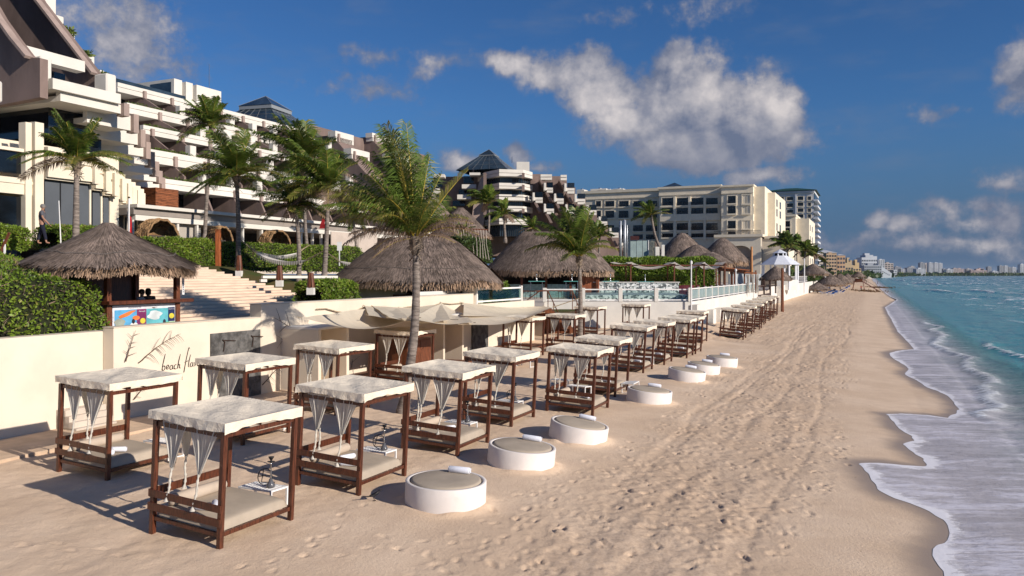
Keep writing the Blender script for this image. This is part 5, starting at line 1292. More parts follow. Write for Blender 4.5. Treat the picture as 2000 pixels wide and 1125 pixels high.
# --- glass pyramids
def pyramid(name, px, yapex, ybase, halfpx, Y, label, seed):
    c_ = onY(px, ybase, Y); hw = halfpx/F*Y; H = (ybase-yapex)/F*Y; root = empty(name, c_, YAW+R(8), label, 'glass pyramid roof', 'glass pyramid roofs of the hotel')
    s = hw*.90; mb = MB()
    k1 = .62 if seed == 1 else .74; z1 = H*k1*.92; r1 = s*(.42 if seed == 1 else .30); cH = H*(.10 if seed == 1 else .04)
    def fru(a, b, z0, z1, top=False):
        vs = [(-a,-a,z0),(a,-a,z0),(a,a,z0),(-a,a,z0),(-b,-b,z1),(b,-b,z1),(b,b,z1),(-b,b,z1)]
        mb.add(vs, [(0,1,5,4),(1,2,6,5),(2,3,7,6),(3,0,4,7)])
    fru(s, r1*.98, 0, z1); fru(r1*.98, r1*.98, z1, z1+cH); fru(r1*1.06, .02, z1+cH, H); mb.build('glass', M_glassb, root)
    mb = MB(); T_ = .018*hw/4
    for i in range(-3, 4):
        f_ = i/3
        for (sx_, sy_, ax) in ((1,0,0),(-1,0,0),(0,1,1),(0,-1,1)):
            if ax == 0: mb.bar((sx_*s, f_*s, .05), (sx_*r1*.98, f_*r1*.98, z1+.05), T_, T_)
            else: mb.bar((f_*s, sy_*s, .05), (f_*r1*.98, sy_*r1*.98, z1+.05), T_, T_)
    for sx_ in (-1, 1):
        for sy_ in (-1, 1): mb.bar((sx_*r1*1.06, sy_*r1*1.06, z1+cH), (0,0,H+.05), T_, T_)
    for kz in (.33, .66):
        w_ = s+(r1*.98-s)*kz; z = z1*kz+.04
        for (p_, q_) in (((-w_,-w_,z),(w_,-w_,z)),((w_,-w_,z),(w_,w_,z)),((w_,w_,z),(-w_,w_,z)),((-w_,w_,z),(-w_,-w_,z))): mb.bar(p_, q_, T_, T_)
    mb.build('glazing_bars', mat('grey_metal', (.20,.21,.22), .5, .1, 3), root)
    mb = MB(); w_ = r1*1.0+.03
    mb.box(w_, -w_, z1+.02, w_+.06, w_, z1+cH-.02); mb.box(-w_, -w_-.06, z1+.02, w_, -w_, z1+cH-.02)
    mb.build('clerestory', mat('pale_vent_louvre', (.25,.27,.29), .6, .1, 6, (.3,.3,9)), root)
pyramid('glass_pyramid', 519, 188, 262, 92, 125, 'glass pyramid roof above the long terraced wing', 1)
# --- cantilevered corner stack at the left
stk = empty('hotel_corner', (0,0,0), 0, 'stack of cantilevered white balconies and brown sloping walls at the left hotel corner', 'hotel')
SL = [(103,236,145,184,166,203),(118,236,176,205,190,222),(170,255,214,226,232,255),(190,269,257,256,270,283),(200,280,284,280,292,306),(220,289,303,299,313,323),(232,298,322,318,330,341),(245,305,340,336,345,355),(258,311,353,349,360,369)]
bs = [-45.0, -45.3, -46.5, -48.5, -50.5, -52.5, -54.5, -56.5, -58.5]
for i, (xl, xr, ytl, ytr, ybl, ybr) in enumerate(SL):
    b = bs[i]; aL_, _ = onb(xl, 300, b); aR_, zt_ = onb(xr, ytr, b); _, zb_ = onb(xr, ybr, b)
    if i >= 2: aL_ = min(aL_, 37.5)
    mb = MB(); wbox(mb, aL_, aR_, b-.4, b, zb_, zt_); wbox(mb, aL_+.01, aR_-.2, b-11, b-.401, zb_+.01, zb_+.35); mb.build('balcony_slab', M_hw, stk)
    if i != 0:
        zf = onb(xr+3, ytr-1, b)[1]; mb = MB(); wbox(mb, aR_+.005, aR_+.42, b-.4, b+.3, zb_-.15, zf+.05); mb.build('fin', M_fin, stk)
    if i >= 1: 
        mb = MB(); wbox(mb, aL_+1.0, aR_-.3, b-10.9, b-2.5, zb_-1.8, zb_); mb.build('glazing', M_glass, stk)
# brown sloping party walls
def slopewall(a, pts, th, m_=M_brown):
    poly = [W(a, b, z) for (b, z) in (onA(x, y, a) for (x, y) in pts)]; mb = MB(); mb.prism(poly, U*th); return mb.build('party_wall', m_, stk)
slopewall(31, [(-260,-420),(0,35),(30,77),(58,113),(78,113),(78,190),(0,205),(-400,260),(-400,-420)], .5)
slopewall(37.4, [(-200,-500),(75,0),(160,110),(187,145),(210,146),(210,178),(60,140),(-200,60)], .6)
def strip(a, pts, w=.35):
    for i in range(len(pts)-1):
        p_, q_ = [W(a-.12, *onA(x, y, a)) for (x, y) in pts[i:i+2]]; mb = MB(); mb.bar(p_, q_, .5, w*.5); mb.build('wall_coping', M_fin, stk)
strip(31, [(-160,-250),(0,35),(30,77),(60,113)]); strip(37.4, [(40,-50),(75,0),(160,110),(187,145)])
a0, z0 = onb(32, 82, -46.8); a1, z1 = onb(166, 118, -46.8); mb = MB(); wbox(mb, a0, a1, -47.6, -46.8, z0-.75, z0-.05); mb.build('balcony_slab', M_hw, stk)
mb = MB(); wbox(mb, a0+.6, a1, -49.0, -48.7, z0-3.2, z0-.7); mb.build('glazing', M_glass, stk)
for (x0, x1, yt, yb, b) in ((79,102,108,145,-45.6),(208,228,142,178,-46.0),(0,6,158,178,-44)):
    a0, z1 = onb(x0, yt, b); a1, _ = onb(x1, yt, b); _, z0 = onb(x0, yb, b); mb = MB(); wbox(mb, a0, a1, b-1.2, b, z0-.6, z1); mb.build('balcony_pier', M_hw, stk, bevel=.08)
for (x0, x1, yt, yb) in ((82,110,-40,28),(108,125,28,48),(117,147,57,76),(137,150,76,92),(150,168,103,118),(168,185,105,137),(180,205,132,146),(140,168,96,104)):
    b = -58.0; a0, z1 = onb(x0, yt, b); a1, _ = onb(x1, yt, b); _, z0 = onb(x0, yb, b); mb = MB(); wbox(mb, a0, a1, b-3, b, z0-.5, z1); mb.build('stair_end', M_hw, stk, bevel=.05)
for (x0, x1, y) in ((113,140,52),(150,172,98),(183,206,138)):
    b = -57.9; a0, z = onb(x0, y, b); a1, _ = onb(x1, y, b); planter(stk, a0, a1, b, b+.5, z-.3, 160, .3)
mb = MB(); wbox(mb, 46, 58.0, -75, -66, 6, 19.0); mb.build('core_block', M_brown, stk)
# --- ground floor with tall windows
gf = empty('hotel_ground_floor', (0,0,0), 0, 'cream ground floor of the hotel with tall dark windows and serrated bays at the left', 'hotel')
bG = -44.0
def gbox(x0, x1, yt, yb, b, d, m_, nm, ext=0.0, par=gf):
    a0, z1 = onb(x0, yt, b); a1, _ = onb(x1, yt, b); xm = x0; _, z0 = onb(x0, yb, b); mb = MB(); wbox(mb, a0, a1, b-d, b+ext, z0, z1); return mb.build(nm, m_, par, bevel=0)
gbox(-420, 232, 205, 470, bG-3.0, 4, M_cream, 'back_wall')
gbox(-400, 50, 234, 288, bG-.6, .2, M_glass, 'window'); gbox(-400, 50, 345, 468, bG-.6, .2, M_glass, 'window')
gbox(-400, 83, 298, 338, bG-.35, 2.3, M_cream, 'cornice'); gbox(-400, 83, 305, 312, bG-.33, .3, M_cream, 'cornice', .04)
gbox(-400, 78, 225, 233, bG-.35, 2.3, M_cream, 'cornice')
for (x0, x1, e) in ((50,62,.0),(66,83,.12)): gbox(x0, x1, 238, 470, bG-.2, .6, M_cream, 'pilaster', e)
gbox(62.2, 65.8, 238, 470, bG-.4, .3, M_cream, 'pilaster')
bays = [(84,177,350,330,bG-.4),(178,199,372,352,bG-1.6),(199,216,382,364,bG-2.9),(216,231,392,374,bG-4.2),(231,243,400,383,bG-5.5),(243,252,405,391,bG-6.6),(252,262,411,398,bG-7.6),(262,269,416,403,bG-8.6)]
for i, (x0, x1, yw, yc, b) in enumerate(bays):
    a0, z1 = onb(x0, yw, b); a1, _ = onb(x1, yw, b); _, zc = onb(x0, yc-28*(0.93**i)+6, b)
    mb = MB(); wbox(mb, a0, a1, b-.3, b-.1, 5.0, z1); mb.build('window', M_glass, gf)
    mb = MB(); wbox(mb, a0+.15, a1-.1, b-.098, b-.04, 5.0+(z1-5.0)*.42 if i == 0 else 5.6, z1-.05); mb.build('blind', M_screen, gf)
    if i == 0:
        mb = MB()
        for q in (.345, .665): wbox(mb, a0+(a1-a0)*q, a0+(a1-a0)*q+.05, b-.05, b+.02, 5, z1)
        mb.build('window_frame', M_frame, gf)
    mb = MB(); wbox(mb, a0, a1+.35, b-.5, b+.25, z1+.01, z1+.12); wbox(mb, a0, a1+.2, b-.5, b+.45, z1+.125, z1+.95); wbox(mb, a0, a1+.2, b-.5, b+.35, z1+.955, z1+1.10); wbox(mb, a0, a1+.2, b-.5, b+.45, z1+1.105, z1+1.9)
    mb.build('cornice', M_cream, gf)
    mb = MB(); wbox(mb, a1-.25, a1+.12, b+.451, b+.70, z1+.0, z1+1.55); mb.build('fin', M_cream, gf)
    mb = MB(); wbox(mb, a1-.06, a1+.06, b-1.5, b-.02, 5, z1); mb.build('pilaster', M_cream, gf)
# --- louvred box and restaurant pavilion
lv = empty('louvre_screen', (0,0,0), 0, 'orange brown wooden slatted box on top of the restaurant roof', 'screen')
mb = MB(); a0, z0 = onb(304, 408, -56); a1, z1 = onb(348, 372, -56); wbox(mb, a0, a1, -60, -56, z0, z1); mb.build('slats', M_louvre, lv)
mb = MB()
for k in range(13): wbox(mb, a0-.03, a1+.02, -59, -55.96, z0+.12+k*(z1-z0)/13, z0+.17+k*(z1-z0)/13)
mb.build('slat_edges', mat('dark_slats', (.20,.07,.03), .6, .3, 4), lv)
pv = empty('restaurant_pavilion', (0,0,0), 0, 'restaurant pavilion with a flat white roof on thin columns behind the hedge', 'pavilion')
bP = -47.0; a0, z0 = onb(268, 413, bP); a1, z1 = onb(860, 445, bP); _, ze = onb(420, 418, bP)
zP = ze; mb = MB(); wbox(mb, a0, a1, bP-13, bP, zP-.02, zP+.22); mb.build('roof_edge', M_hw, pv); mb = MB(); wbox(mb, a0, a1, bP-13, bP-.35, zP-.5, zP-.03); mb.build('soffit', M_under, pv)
mb = MB(); wbox(mb, a0+.2, a1-.2, bP-.8, bP-.4, zP-.9, zP-.501); mb.build('beam', M_hw, pv)
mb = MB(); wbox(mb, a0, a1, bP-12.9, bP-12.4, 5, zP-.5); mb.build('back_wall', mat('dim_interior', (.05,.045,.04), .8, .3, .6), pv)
mb = MB(); wbox(mb, a0-.3, a1+.3, bP-13, bP+.6, 5.0, 5.64); mb.build('floor', M_pave, pv)
for x in (268, 300, 328, 356, 394, 431, 454, 483, 520, 558, 597, 619, 636, 664, 700, 740): 
    a, _ = onb(x, 450, bP); mb = MB(); wbox(mb, a, a+.17, bP-.72, bP-.5, 5.6, zP-.88); mb.build('column', M_hw, pv)
for x in (345, 415, 470, 505, 545, 580, 650, 690):
    a, _ = onb(x, 450, bP-5); mb = MB(); wbox(mb, a, a+.16, bP-5.2, bP-5, 5.6, zP-.5); mb.build('column', M_hw if x % 2 else M_wood2, pv)
for (x0, x1) in ((335, 393),): 
    a, _ = onb(x0, 440, bP-.9); a_, _ = onb(x1, 440, bP-.9); mb = MB(); wbox(mb, a, a_, bP-1.0, bP-.94, zP-2.3, zP-.5); mb.build('roller_blind', mat('beige_blind', (.42,.38,.33), .8, .05, 1), pv)
for x0, x1, y0, y1 in ((647,700,452,482),(700,738,452,482)):
    a, z1_ = onb(x0, y0, bP+.9); a_, _ = onb(x1, y0, bP+.9); mb = MB(); wbox(mb, a, a_-.1, bP+.8, bP+.9, 5.6, z1_); mb.build('screen_panel', mat('beige_panel', (.50,.42,.36), .8, .05, 1), pv, bevel=.01)
for i, x in enumerate((552, 500, 610)):
    a, z_ = onb(x, 443, bP-1.5); lp = empty('wicker_lamp', W(a, bP-1.5, z_), 0, ['round wicker pendant lamp in the middle of the pavilion','round wicker pendant lamp left of the middle one','round wicker pendant lamp near the right palms'][i], 'lamp', 'wicker lamps under the pavilion roof')
    MB().lathe([(.05,.3),(.28,.18),(.32,0),(.25,-.2),(.1,-.3)], seg=16).build('shade', M_boot, lp, smooth=True); MB().tube([(0,0,.3),(0,0,1.5)], .012, 4).build('cord', M_black, lp)
# indoor furniture hints
for i, (x, cl) in enumerate(((412,'teal'),(395,'dark'),(440,'dark'),(470,'dark'),(515,'dark'),(565,'dark'),(590,'dark'),(660,'dark'))):
    a, _ = onb(x, 470, bP-3); tb = empty('dining_table', W(a, bP-3-(i % 3), 5.64), 0.3*i, ['dark dining table under the pavilion roof behind the dark palm trunk','leftmost dark dining table in the pavilion beyond the round nest','dark dining table between two white columns left of the hammock palm','dark dining table behind the hammock palm trunk','dark dining table behind the rightmost wicker nest','dark dining table under the round wicker pendant lamps','dark dining table left of the two slender palm trunks','rightmost dark dining table beside the beige screen panels'][i], 'table', 'dining tables inside the pavilion')
    MB().box(-.45,-.45,.72,.45,.45,.76).build('table_top', M_wood, tb); MB().box(-.04,-.04,0,.04,.04,.72).build('leg', M_black, tb)
# wicker nests
for i, (cx, cy, wpx, hpx, b, lb) in enumerate(((300,464,74,38,-40.2,'largest round wicker nest seat, left one'),(424,472,48,32,-41.0,'wicker nest seat between the dark palm trunk and the orange post'),(530,478,60,30,-41.5,'wicker nest seat above the hammocks'))):
    a, z = onb(cx, cy, b); Yn = a*U.y+b*V.y; w_ = wpx/2/F*Yn; h_ = hpx/F*Yn; root = empty('wicker_nest', W(a, b, z-.2), R(-25), lb, 'nest seat', 'wicker nest seats behind the hedge')
    mb = MB(); mb.grid(lambda s, q: (w_*.8*math.cos(PI*q*.5)*(-1)+.0, 0, 0), 2, 2); mb = MB()
    def shell(s, q, w_=w_, h_=h_):
        th = PI*s; depth = (q-.5)*2; e = math.sqrt(max(.02, 1-(max(0, -depth))**2)); rr = 1+.03*math.sin(th*13+q*9)
        return (depth*w_*.7, -w_*math.cos(th)*e*rr, h_*1.05*math.sin(th)*e*rr)
    mb.grid(shell, 40, 14); o = mb.build('shell', mat('wicker_rim', (.30,.18,.09), .9, .25, 8), root, smooth=True)
    # woven twigs
    n = 4200; ths = rng.random(n)*PI; qs = rng.random(n); vs = []
    for j in range(n):
        p_ = np.array(shell(ths[j]/PI, qs[j])); d_ = np.array(shell(min(1, ths[j]/PI+.05+.06*rng.random()), np.clip(qs[j]+rng.normal(0, .09), 0, 1)))
        wv_ = rng.normal(size=3)*.017; p2 = p_*1.03; d2 = d_*1.05; vs += [p2-wv_, p2+wv_, d2+wv_, d2-wv_]
    npmesh('twigs', np.array(vs), np.arange(n*4).reshape(-1, 4), mat('wicker_twigs', (.36,.22,.11), .9, .2, 4, island=.5), root)
    mb = MB(); mb.tube([shell(s, 1.0) for s in np.linspace(0, 1, 22)], .07, 7); mb.build('rim', mat('wicker_rim', (.30,.18,.09), .9, .25, 8), root, smooth=True)
    MB().box(-w_*.5, -w_*.6, .1, w_*.4, w_*.6, .32).build('cushion', mat('dark_cushion', (.06,.05,.045), .9, .1, 3), root, bevel=.04)
# --- brown terraced hotel with second pyramid
def yplane(px, py, Y): return onY(px, py, Y)
th_ = empty('terraced_hotel', (0,0,0), 0, 'brown terraced hotel with staggered white balconies under the second glass pyramid', 'hotel')
Yt = 150.0
def fb(x0, x1, yt, yb, Y, d, m_, nm, par=th_, bev=0, rot=0.0):
    p_ = onY(x0, yt, Y); q_ = onY(x1, yb, Y); return MB().box(p_.x, Y, q_.z, q_.x, Y+d, p_.z).build(nm, m_, par, bevel=bev)
fb(925, 1060, 340, 500, 156, 20, M_brown, 'core')
# faceted centre: polygonal plan bands
def facet(pxs, Ys, yt, yb, m_, nm, inset=0.0):
    top = []; bot = []
    for px, Y in zip(pxs, Ys): p_ = onY(px, yt, Yt); top.append(((px-1000)/F*Y, Y+inset, p_.z)); bot.append(((px-1000)/F*Y, Y+inset, onY(px, yb, Yt).z))
    back = [(top[-1][0], Yt+14), (top[0][0], Yt+14)]; mb = MB()
    poly = [Vector((t_[0], t_[1], bot[0][2])) for t_ in top]+[Vector((b_[0], b_[1], bot[0][2])) for b_ in back]; mb.prism(poly, (0, 0, top[0][2]-bot[0][2])); return mb.build(nm, m_, th_)
FX = [933, 947, 975, 1022, 1040]; FY = [156, 151, 146.5, 147.5, 151]
for (yt, yb) in ((335,341.5),(342.3,348),(361,366.5),(367.3,372),(383,386.5),(388,394),(405,409),(410,415),(429,434),(435,440)): facet(FX, FY, yt, yb, M_hw, 'balcony_band')
for (yt, yb) in ((348,361),(372,383),(394,405),(415,429),(440,462)): facet([936,950,977,1020,1037], [158,153,148.5,149.5,153], yt, yb, M_glassb, 'glazing')
mb = MB()
for k in range(26):
    f_ = k/25; px = 936+101*f_; Y = np.interp(px, [936,950,977,1020,1037], [158,153,148.5,149.5,153])-.12; mb.bar(onY(px, 349, Y), onY(px, 462, Y), .12, .12)
mb.build('window_frame', M_frame, th_)
for (px, y0, y1) in ((947,338,420),(1022,338,348),(1022,361,373),(1022,408,416)): p_ = onY(px, y0, 146.0); q_ = onY(px, y1, 146.0); MB().box(p_.x-.25, 145.7, q_.z, p_.x+.25, 147.2, p_.z).build('fin', M_brown, th_)
# left flank: brown sloping pier and balcony bands
mb = MB(); mb.prism([onY(945,345,150), onY(948,410,150), onY(940,470,150), onY(915,470,150), onY(925,400,150), onY(938,348,150)], (0, 2.0, 0)); mb.build('sloping_pier', M_fin, th_)
mb = MB(); mb.prism([onY(866,345,158), onY(875,345,158), onY(860,400,158), onY(845,400,158)], (0, 2.0, 0)); mb.build('sloping_pier', M_fin, th_)
for (x0, x1, yt, yb) in ((848,868,340,346),(917,938,337,342),(902,930,360,368),(893,920,380,389),(846,858,368,378)): fb(x0, x1, yt, yb, 151.5, 3, M_hw, 'balcony_band')
fb(846, 940, 345, 470, 156.5, 12, M_brown, 'flank_wall'); [fb(x0, x1, y0, y1, 156.3, .15, M_glass, 'glazing') for (x0, x1, y0, y1) in ((852,864,347,366),(905,932,344,358),(896,920,370,380),(884,908,392,402),(852,872,382,396))]
# right flank: stepped brown masses, one beside another
steps = [(1036,1052,344,0),(1050,1078,343,1),(1076,1107,344,2),(1100,1124,366,3),(1122,1144,388,4),(1140,1166,412,5),(1160,1187,434,6),(1182,1209,456,7)]
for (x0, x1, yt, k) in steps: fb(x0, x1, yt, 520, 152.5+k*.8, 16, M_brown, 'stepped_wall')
units = [(1051,1078,340,351,0),(1090,1107,341,352,0),(1063,1080,366,376,1),(1103,1122,367,378,1),(1041,1060,385,396,2),(1083,1101,387,398,2),(1123,1143,388,399,2),(1063,1082,407,418,3),(1105,1122,408,418,3),(1146,1165,410,420,3),(1170,1186,432,442,4),(1153,1166,454,464,5),(1191,1208,454,464,5),(1211,1222,474,484,6)]
for i, (x0, x1, yt, yb, k) in enumerate(units):
    Y = 148.5-.5*k; m_ = (yt+yb)/2
    un = empty('balcony', (0,0,0)); un.parent = th_
    x2 = x0+5
    fb(x2, x1, yt+.5, m_-.4, Y, 2.2, M_hw, 'parapet', un); fb(x2, x1, m_+.3, yb, Y+.15, 2.2, M_hw, 'parapet', un)
    if k: fb(x0-1, x0+3.2, yt-9, yb-4, Y-.3, 1.4, M_hw, 'pier', un, .05); fb(x0-1, x2, yt, m_+.5, Y-.1, 2.2, M_hw, 'parapet', un); fb(x2, x1, yt-10, yt-.3, Y+3.2, .2, M_glass, 'window', un)
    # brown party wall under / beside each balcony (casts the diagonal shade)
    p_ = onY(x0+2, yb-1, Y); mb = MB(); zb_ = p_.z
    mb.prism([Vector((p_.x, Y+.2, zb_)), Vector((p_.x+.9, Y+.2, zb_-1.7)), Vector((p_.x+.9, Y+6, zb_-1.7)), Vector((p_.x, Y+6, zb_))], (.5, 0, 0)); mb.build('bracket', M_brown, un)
fb(1009, 1034, 316, 337, 160, 8, M_hw, 'roof_block'); MB().tube([onY(1000,318,162), onY(1000,306,162)], .06, 5).build('antenna', M_chrome, th_)
pyramid('glass_pyramid', 955, 292, 337, 56, 156, 'glass pyramid roof on the brown terraced hotel', 2)
# --- beige hotel with window grid (faces down the beach)
def facade(parent, a, cols, rws, m_=M_glass, nm='window', rail=True, bal=False, depth=.5):
    """windows px ranges x photo rows on plane a = const"""
    for (x0, x1) in cols:
        for (yt, yb) in rws:
            b0, z1 = onA(x0, yt, a); b1, _ = onA(x1, yt, a); _, z0 = onA(x0, yb, a)
            w_ = empty(nm, (0,0,0)); w_.parent = parent
            mb = MB(); fr = .28
            wbox(mb, a-.22, a-.02, b0-fr, b0, z0-fr, z1+fr); wbox(mb, a-.22, a-.02, b1, b1+fr, z0-fr, z1+fr); wbox(mb, a-.22, a-.02, b0, b1, z1, z1+fr); wbox(mb, a-.5, a-.02, b0-fr, b1+fr, z0-fr-.15, z0-.002)
            mb.build('surround', M_cream, w_)
            mb = MB(); wbox(mb, a-.06, a-.03, b0+.01, b1-.01, z0+.01, z1-.01); mb.build('pane', m_, w_)
            mb = MB()
            for q in ((.33, .66) if b1-b0 > 2.5 else (.5,)): bb = b0+(b1-b0)*q; wbox(mb, a-.10, a-.061, bb-.05, bb+.05, z0+.02, z1-.02)
            if rail:
                for q in np.linspace(0, 1, 9): bb = b0+(b1-b0)*q; wbox(mb, a-.36, a-.33, bb-.03, bb+.03, z0, z0+1.0)
                wbox(mb, a-.37, a-.32, b0, b1, z0+1.0, z0+1.08)
            mb.build('frame', M_frame, w_)
be = empty('beige_hotel', (0,0,0), 0, 'long beige hotel with rows of dark windows and an arched podium', 'hotel')
def ab_block(parent, nm, a, x0, x1, yt, yb, d, m_, proud=0.0):
    b0, z1 = onA(x0, yt, a); b1, _ = onA(x1, yt, a); _, z0 = onA(x0, yb, a); mb = MB(); wbox(mb, a-proud, a+d, b0, b1, z0, z1); mb.build(nm, m_, parent); return b0, b1, z0, z1
aB = 262.0
B1 = ab_block(be, 'east_bay', aB-4, 1409, 1471, 364, 530, 16, M_cream); ab_block(be, 'cornice', aB-4, 1407, 1472.5, 362.5, 366, 16.5, M_cream, .5); ab_block(be, 'string_course', aB-4, 1409, 1471.5, 377, 379, 1, M_cream, .35)
B2 = ab_block(be, 'main_block', aB, 1287, 1409, 368, 530, 18, M_cream); ab_block(be, 'cornice', aB, 1285, 1409, 366, 370, 16, M_cream, .5); ab_block(be, 'string_course', aB, 1287, 1409, 381, 383, 1, M_cream, .35)
B3 = ab_block(be, 'west_block', aB+6, 1136, 1287, 377.5, 530, 18, M_cream); ab_block(be, 'cornice', aB+6, 1136, 1288, 374, 379, 16, M_cream, .5); ab_block(be, 'string_course', aB+6, 1136, 1287, 389, 391, 1, M_cream, .35)
R1 = [(387,402),(406.5,418.5),(436,450),(456,464)]
facade(be, aB, [(1293,1315),(1322,1344),(1350.5,1374),(1379.5,1402)], R1)
facade(be, aB+6, [(1164,1174),(1182,1200),(1209,1228),(1237,1256),(1262,1284)], [(393,404),(412,426),(440,452),(458,468)])
facade(be, aB-4, [(1421.5,1437)], [(383,397.5),(402.5,417.5),(431.5,446.5),(452,463)])
facade(be, aB-4, [(1450,1465)], [(381.5,398),(402,417),(431,446.5),(452,463)], M_cream, 'balcony', False)
for q in (1318.5, 1347.5, 1377): ab_block(be, 'mullion_wall', aB, q-2.2, q+2.2, 384, 470, .1, M_cream, .7)
ab_block(be, 'floor_band', aB, 1290, 1408, 420, 433, .1, M_cream, .6); ab_block(be, 'floor_band', aB, 1290, 1408, 403, 405.5, .1, M_cream, .6)
# sunny end walls facing the sea
for (px0, px1, yt, a_, b_, d_) in ((1471,1492,366,aB-4,0,0),): 
    b1 = B1[1]; mb = MB(); wbox(mb, aB-1.5, aB+30, b1-.5, b1+3.2, B1[2], B1[3]-.3); mb.build('sea_block', M_cream, be); mb = MB(); wbox(mb, aB+6, aB+40, b1+3.201, b1+5.5, B1[2], B1[3]-1.6); mb.build('sea_block', M_cream, be)
    for r_i, (yt_, yb_) in enumerate(((383,397.5),(402.5,417.5),(431.5,446.5),(452,463))):
        _, z1 = onA(1471, yt_, aB-4); _, z0 = onA(1471, yb_, aB-4)
        mb = MB(); wbox(mb, aB-3.4, aB-2.2, b1-.02, b1+.05, z0, z1); wbox(mb, aB+10, aB+13, b1+5.5, b1+5.56, z0, z1); wbox(mb, aB+20, aB+24, b1+5.5, b1+5.56, z0, z1); mb.build('window', M_glass, be)
# podium with arches
P1 = onA(1390, 464, aB-14); P2 = onA(1521, 464, aB-14); zpt = P1[1]; b0p = onA(1395,464,aB-14)[0]; b1p = onA(1486, 464, aB-14)[0]
bA0, zA = onA(1424, 480, aB-14); bA1, _ = onA(1466, 480, aB-14); zb0 = 1.0
mb = MB(); a_ = aB-14; bm_ = (bA0+bA1)/2; ra = (bA1-bA0)/2; zsp = zA-ra*.55
pts = [W(a_, bA0, zb0)]+[W(a_, bm_-ra*math.cos(x), zsp+ra*.55*math.sin(x)) for x in np.linspace(0, PI, 14)]+[W(a_, bA1, zb0), W(a_, b1p, zb0), W(a_, b1p, zpt), W(a_, b0p, zpt), W(a_, b0p, zb0)]
mb.prism(pts, U*1.5); mb.build('arched_wall', M_cream, be)
mb = MB(); wbox(mb, a_+1.6, a_+9.9, b0p, b1p, zb0, zpt-.1); mb.build('podium_core', M_under, be)
mb = MB(); wbox(mb, a_-.6, a_+10, b0p, b1p+.6, zpt+.01, zpt+.8); mb.build('cornice', M_cream, be)
mb = MB(); wbox(mb, a_+4, a_+24, b1p+.01, b1p+7.5, zb0, zpt-.5); wbox(mb, a_+3.6, a_+24.5, b1p+.61, b1p+8, zpt-.49, zpt+.3); mb.build('podium_side', M_cream, be)
mb = MB(); 
for k in range(60): bb = b0p+(b1p-b0p)*k/59; wbox(mb, a_-.4, a_-.36, bb-.03, bb+.03, zpt+.8, zpt+1.9)
wbox(mb, a_-.42, a_-.34, b0p, b1p, zpt+1.89, zpt+1.98); mb.build('railing', M_frame, be); mb = MB(); wbox(mb, a_+1.2, a_+1.26, bA0-.1, bA1+.1, zsp-2, zsp-1.9); mb.build('arch_railing', M_frame, be)
# rooftop turret and tanks
tz = onA(1310, 368, aB+8); tr_ = empty('roof_turret', W(aB+14, tz[0], tz[1]-1), YAW, 'small hipped turret roof on top of the beige hotel', 'turret')
MB().box(-4, -4, -2, 4, 4, 1.2).build('wall', M_cream, tr_); MB().add([(-5,-5,1.2),(5,-5,1.2),(5,5,1.2),(-5,5,1.2),(0,0,3.6)], [(3,2,1,0),(0,1,4),(1,2,4),(2,3,4),(3,0,4)]).build('roof', M_glassb, tr_)
for i, (px, w_) in enumerate(((1137,3),(1172,6),(1190,8),(1210,4))):
    b_, z_ = onA(px, 374, aB+14); ut = empty('roof_unit', W(aB+14, b_, z_-.6), YAW, ['white roof unit at the left end of the beige hotel','low white roof unit, second from the left','wide white roof units behind the beige parapet','white cooling unit, rightmost on the west block'][i], 'roof unit'); MB().box(-w_/2, -2, -1, w_/2, 2, 1.1+.3*(i % 2)).build('casing', M_hw, ut, bevel=.05); MB().lathe([(.7, 1.1+.3*(i%2)), (.7, 1.5+.3*(i%2)), (.5, 1.6+.3*(i%2))], seg=12).build('fan_ring', M_chrome, ut)
# small beige hotel behind
sb = empty('beige_hotel', (0,0,0), 0, 'smaller pale beige hotel block between the long beige hotel and the white tower', 'hotel'); aS_ = 345
S1 = ab_block(sb, 'block', aS_, 1505, 1554, 422, 540, 22, M_cream); ab_block(sb, 'cornice', aS_, 1503, 1555, 420, 424, 22, M_cream, .6)
facade(sb, aS_, [(1514,1525),(1532,1543)], [(432,443),(446,457)])
mb = MB(); wbox(mb, aS_+3, aS_+40, S1[1]+.01, S1[1]+5, S1[2], S1[3]-1.2); mb.build('sea_block', M_cream, sb)
for zz_ in (0, 1, 2, 3): mb = MB(); wbox(mb, aS_+8, aS_+11, S1[1]+5, S1[1]+5.06, S1[3]-6-zz_*4.6, S1[3]-3.6-zz_*4.6); wbox(mb, aS_+20, aS_+24, S1[1]+5, S1[1]+5.06, S1[3]-6-zz_*4.6, S1[3]-3.6-zz_*4.6); mb.build('window', M_glass, sb)
# white tower with green hip roof
wt = empty('white_tower', (0,0,0), 0, 'tall white hotel tower with a dark green hipped roof', 'tower'); aT = 420
M_tw = mat('tower_white', (.60, .61, .64), .85, .04, .3)
T1 = ab_block(wt, 'tower_body', aT, 1492, 1589, 378, 545, 34, M_tw); ab_block(wt, 'cornice', aT, 1491, 1591, 376, 380, 34, M_tw, .8)
b0, b1, z0, z1 = T1; 
mb = MB(); bmid = (b0+b1)/2; zr1 = onA(1540, 368, aT+15)[1]
mb.add([W(aT-1.5, b0-1.5, z1+.8), W(aT-1.5, b1+1.5, z1+.8), W(aT+35, b1+1.5, z1+.8), W(aT+35, b0-1.5, z1+.8), W(aT+15, b0+9, zr1), W(aT+15, b1-9, zr1)], [(0,1,5,4),(1,2,5),(2,3,4,5),(3,0,4),(3,2,1,0)]); mb.build('roof', mat('green_tile_roof', (.012,.06,.035), .6, .15, 3), wt)
facade(wt, aT, [(1519,1531),(1537,1549)], [(385,391.5),(397.5,405),(410,416)], rail=False); facade(wt, aT, [(1558,1569)], [(384+11.55*k, 391+11.55*k) for k in range(12)], rail=False); facade(wt, aT, [(1577,1584)], [(384+11.55*k, 391+11.55*k) for k in range(13)], M_screen, rail=False)
mb = MB()
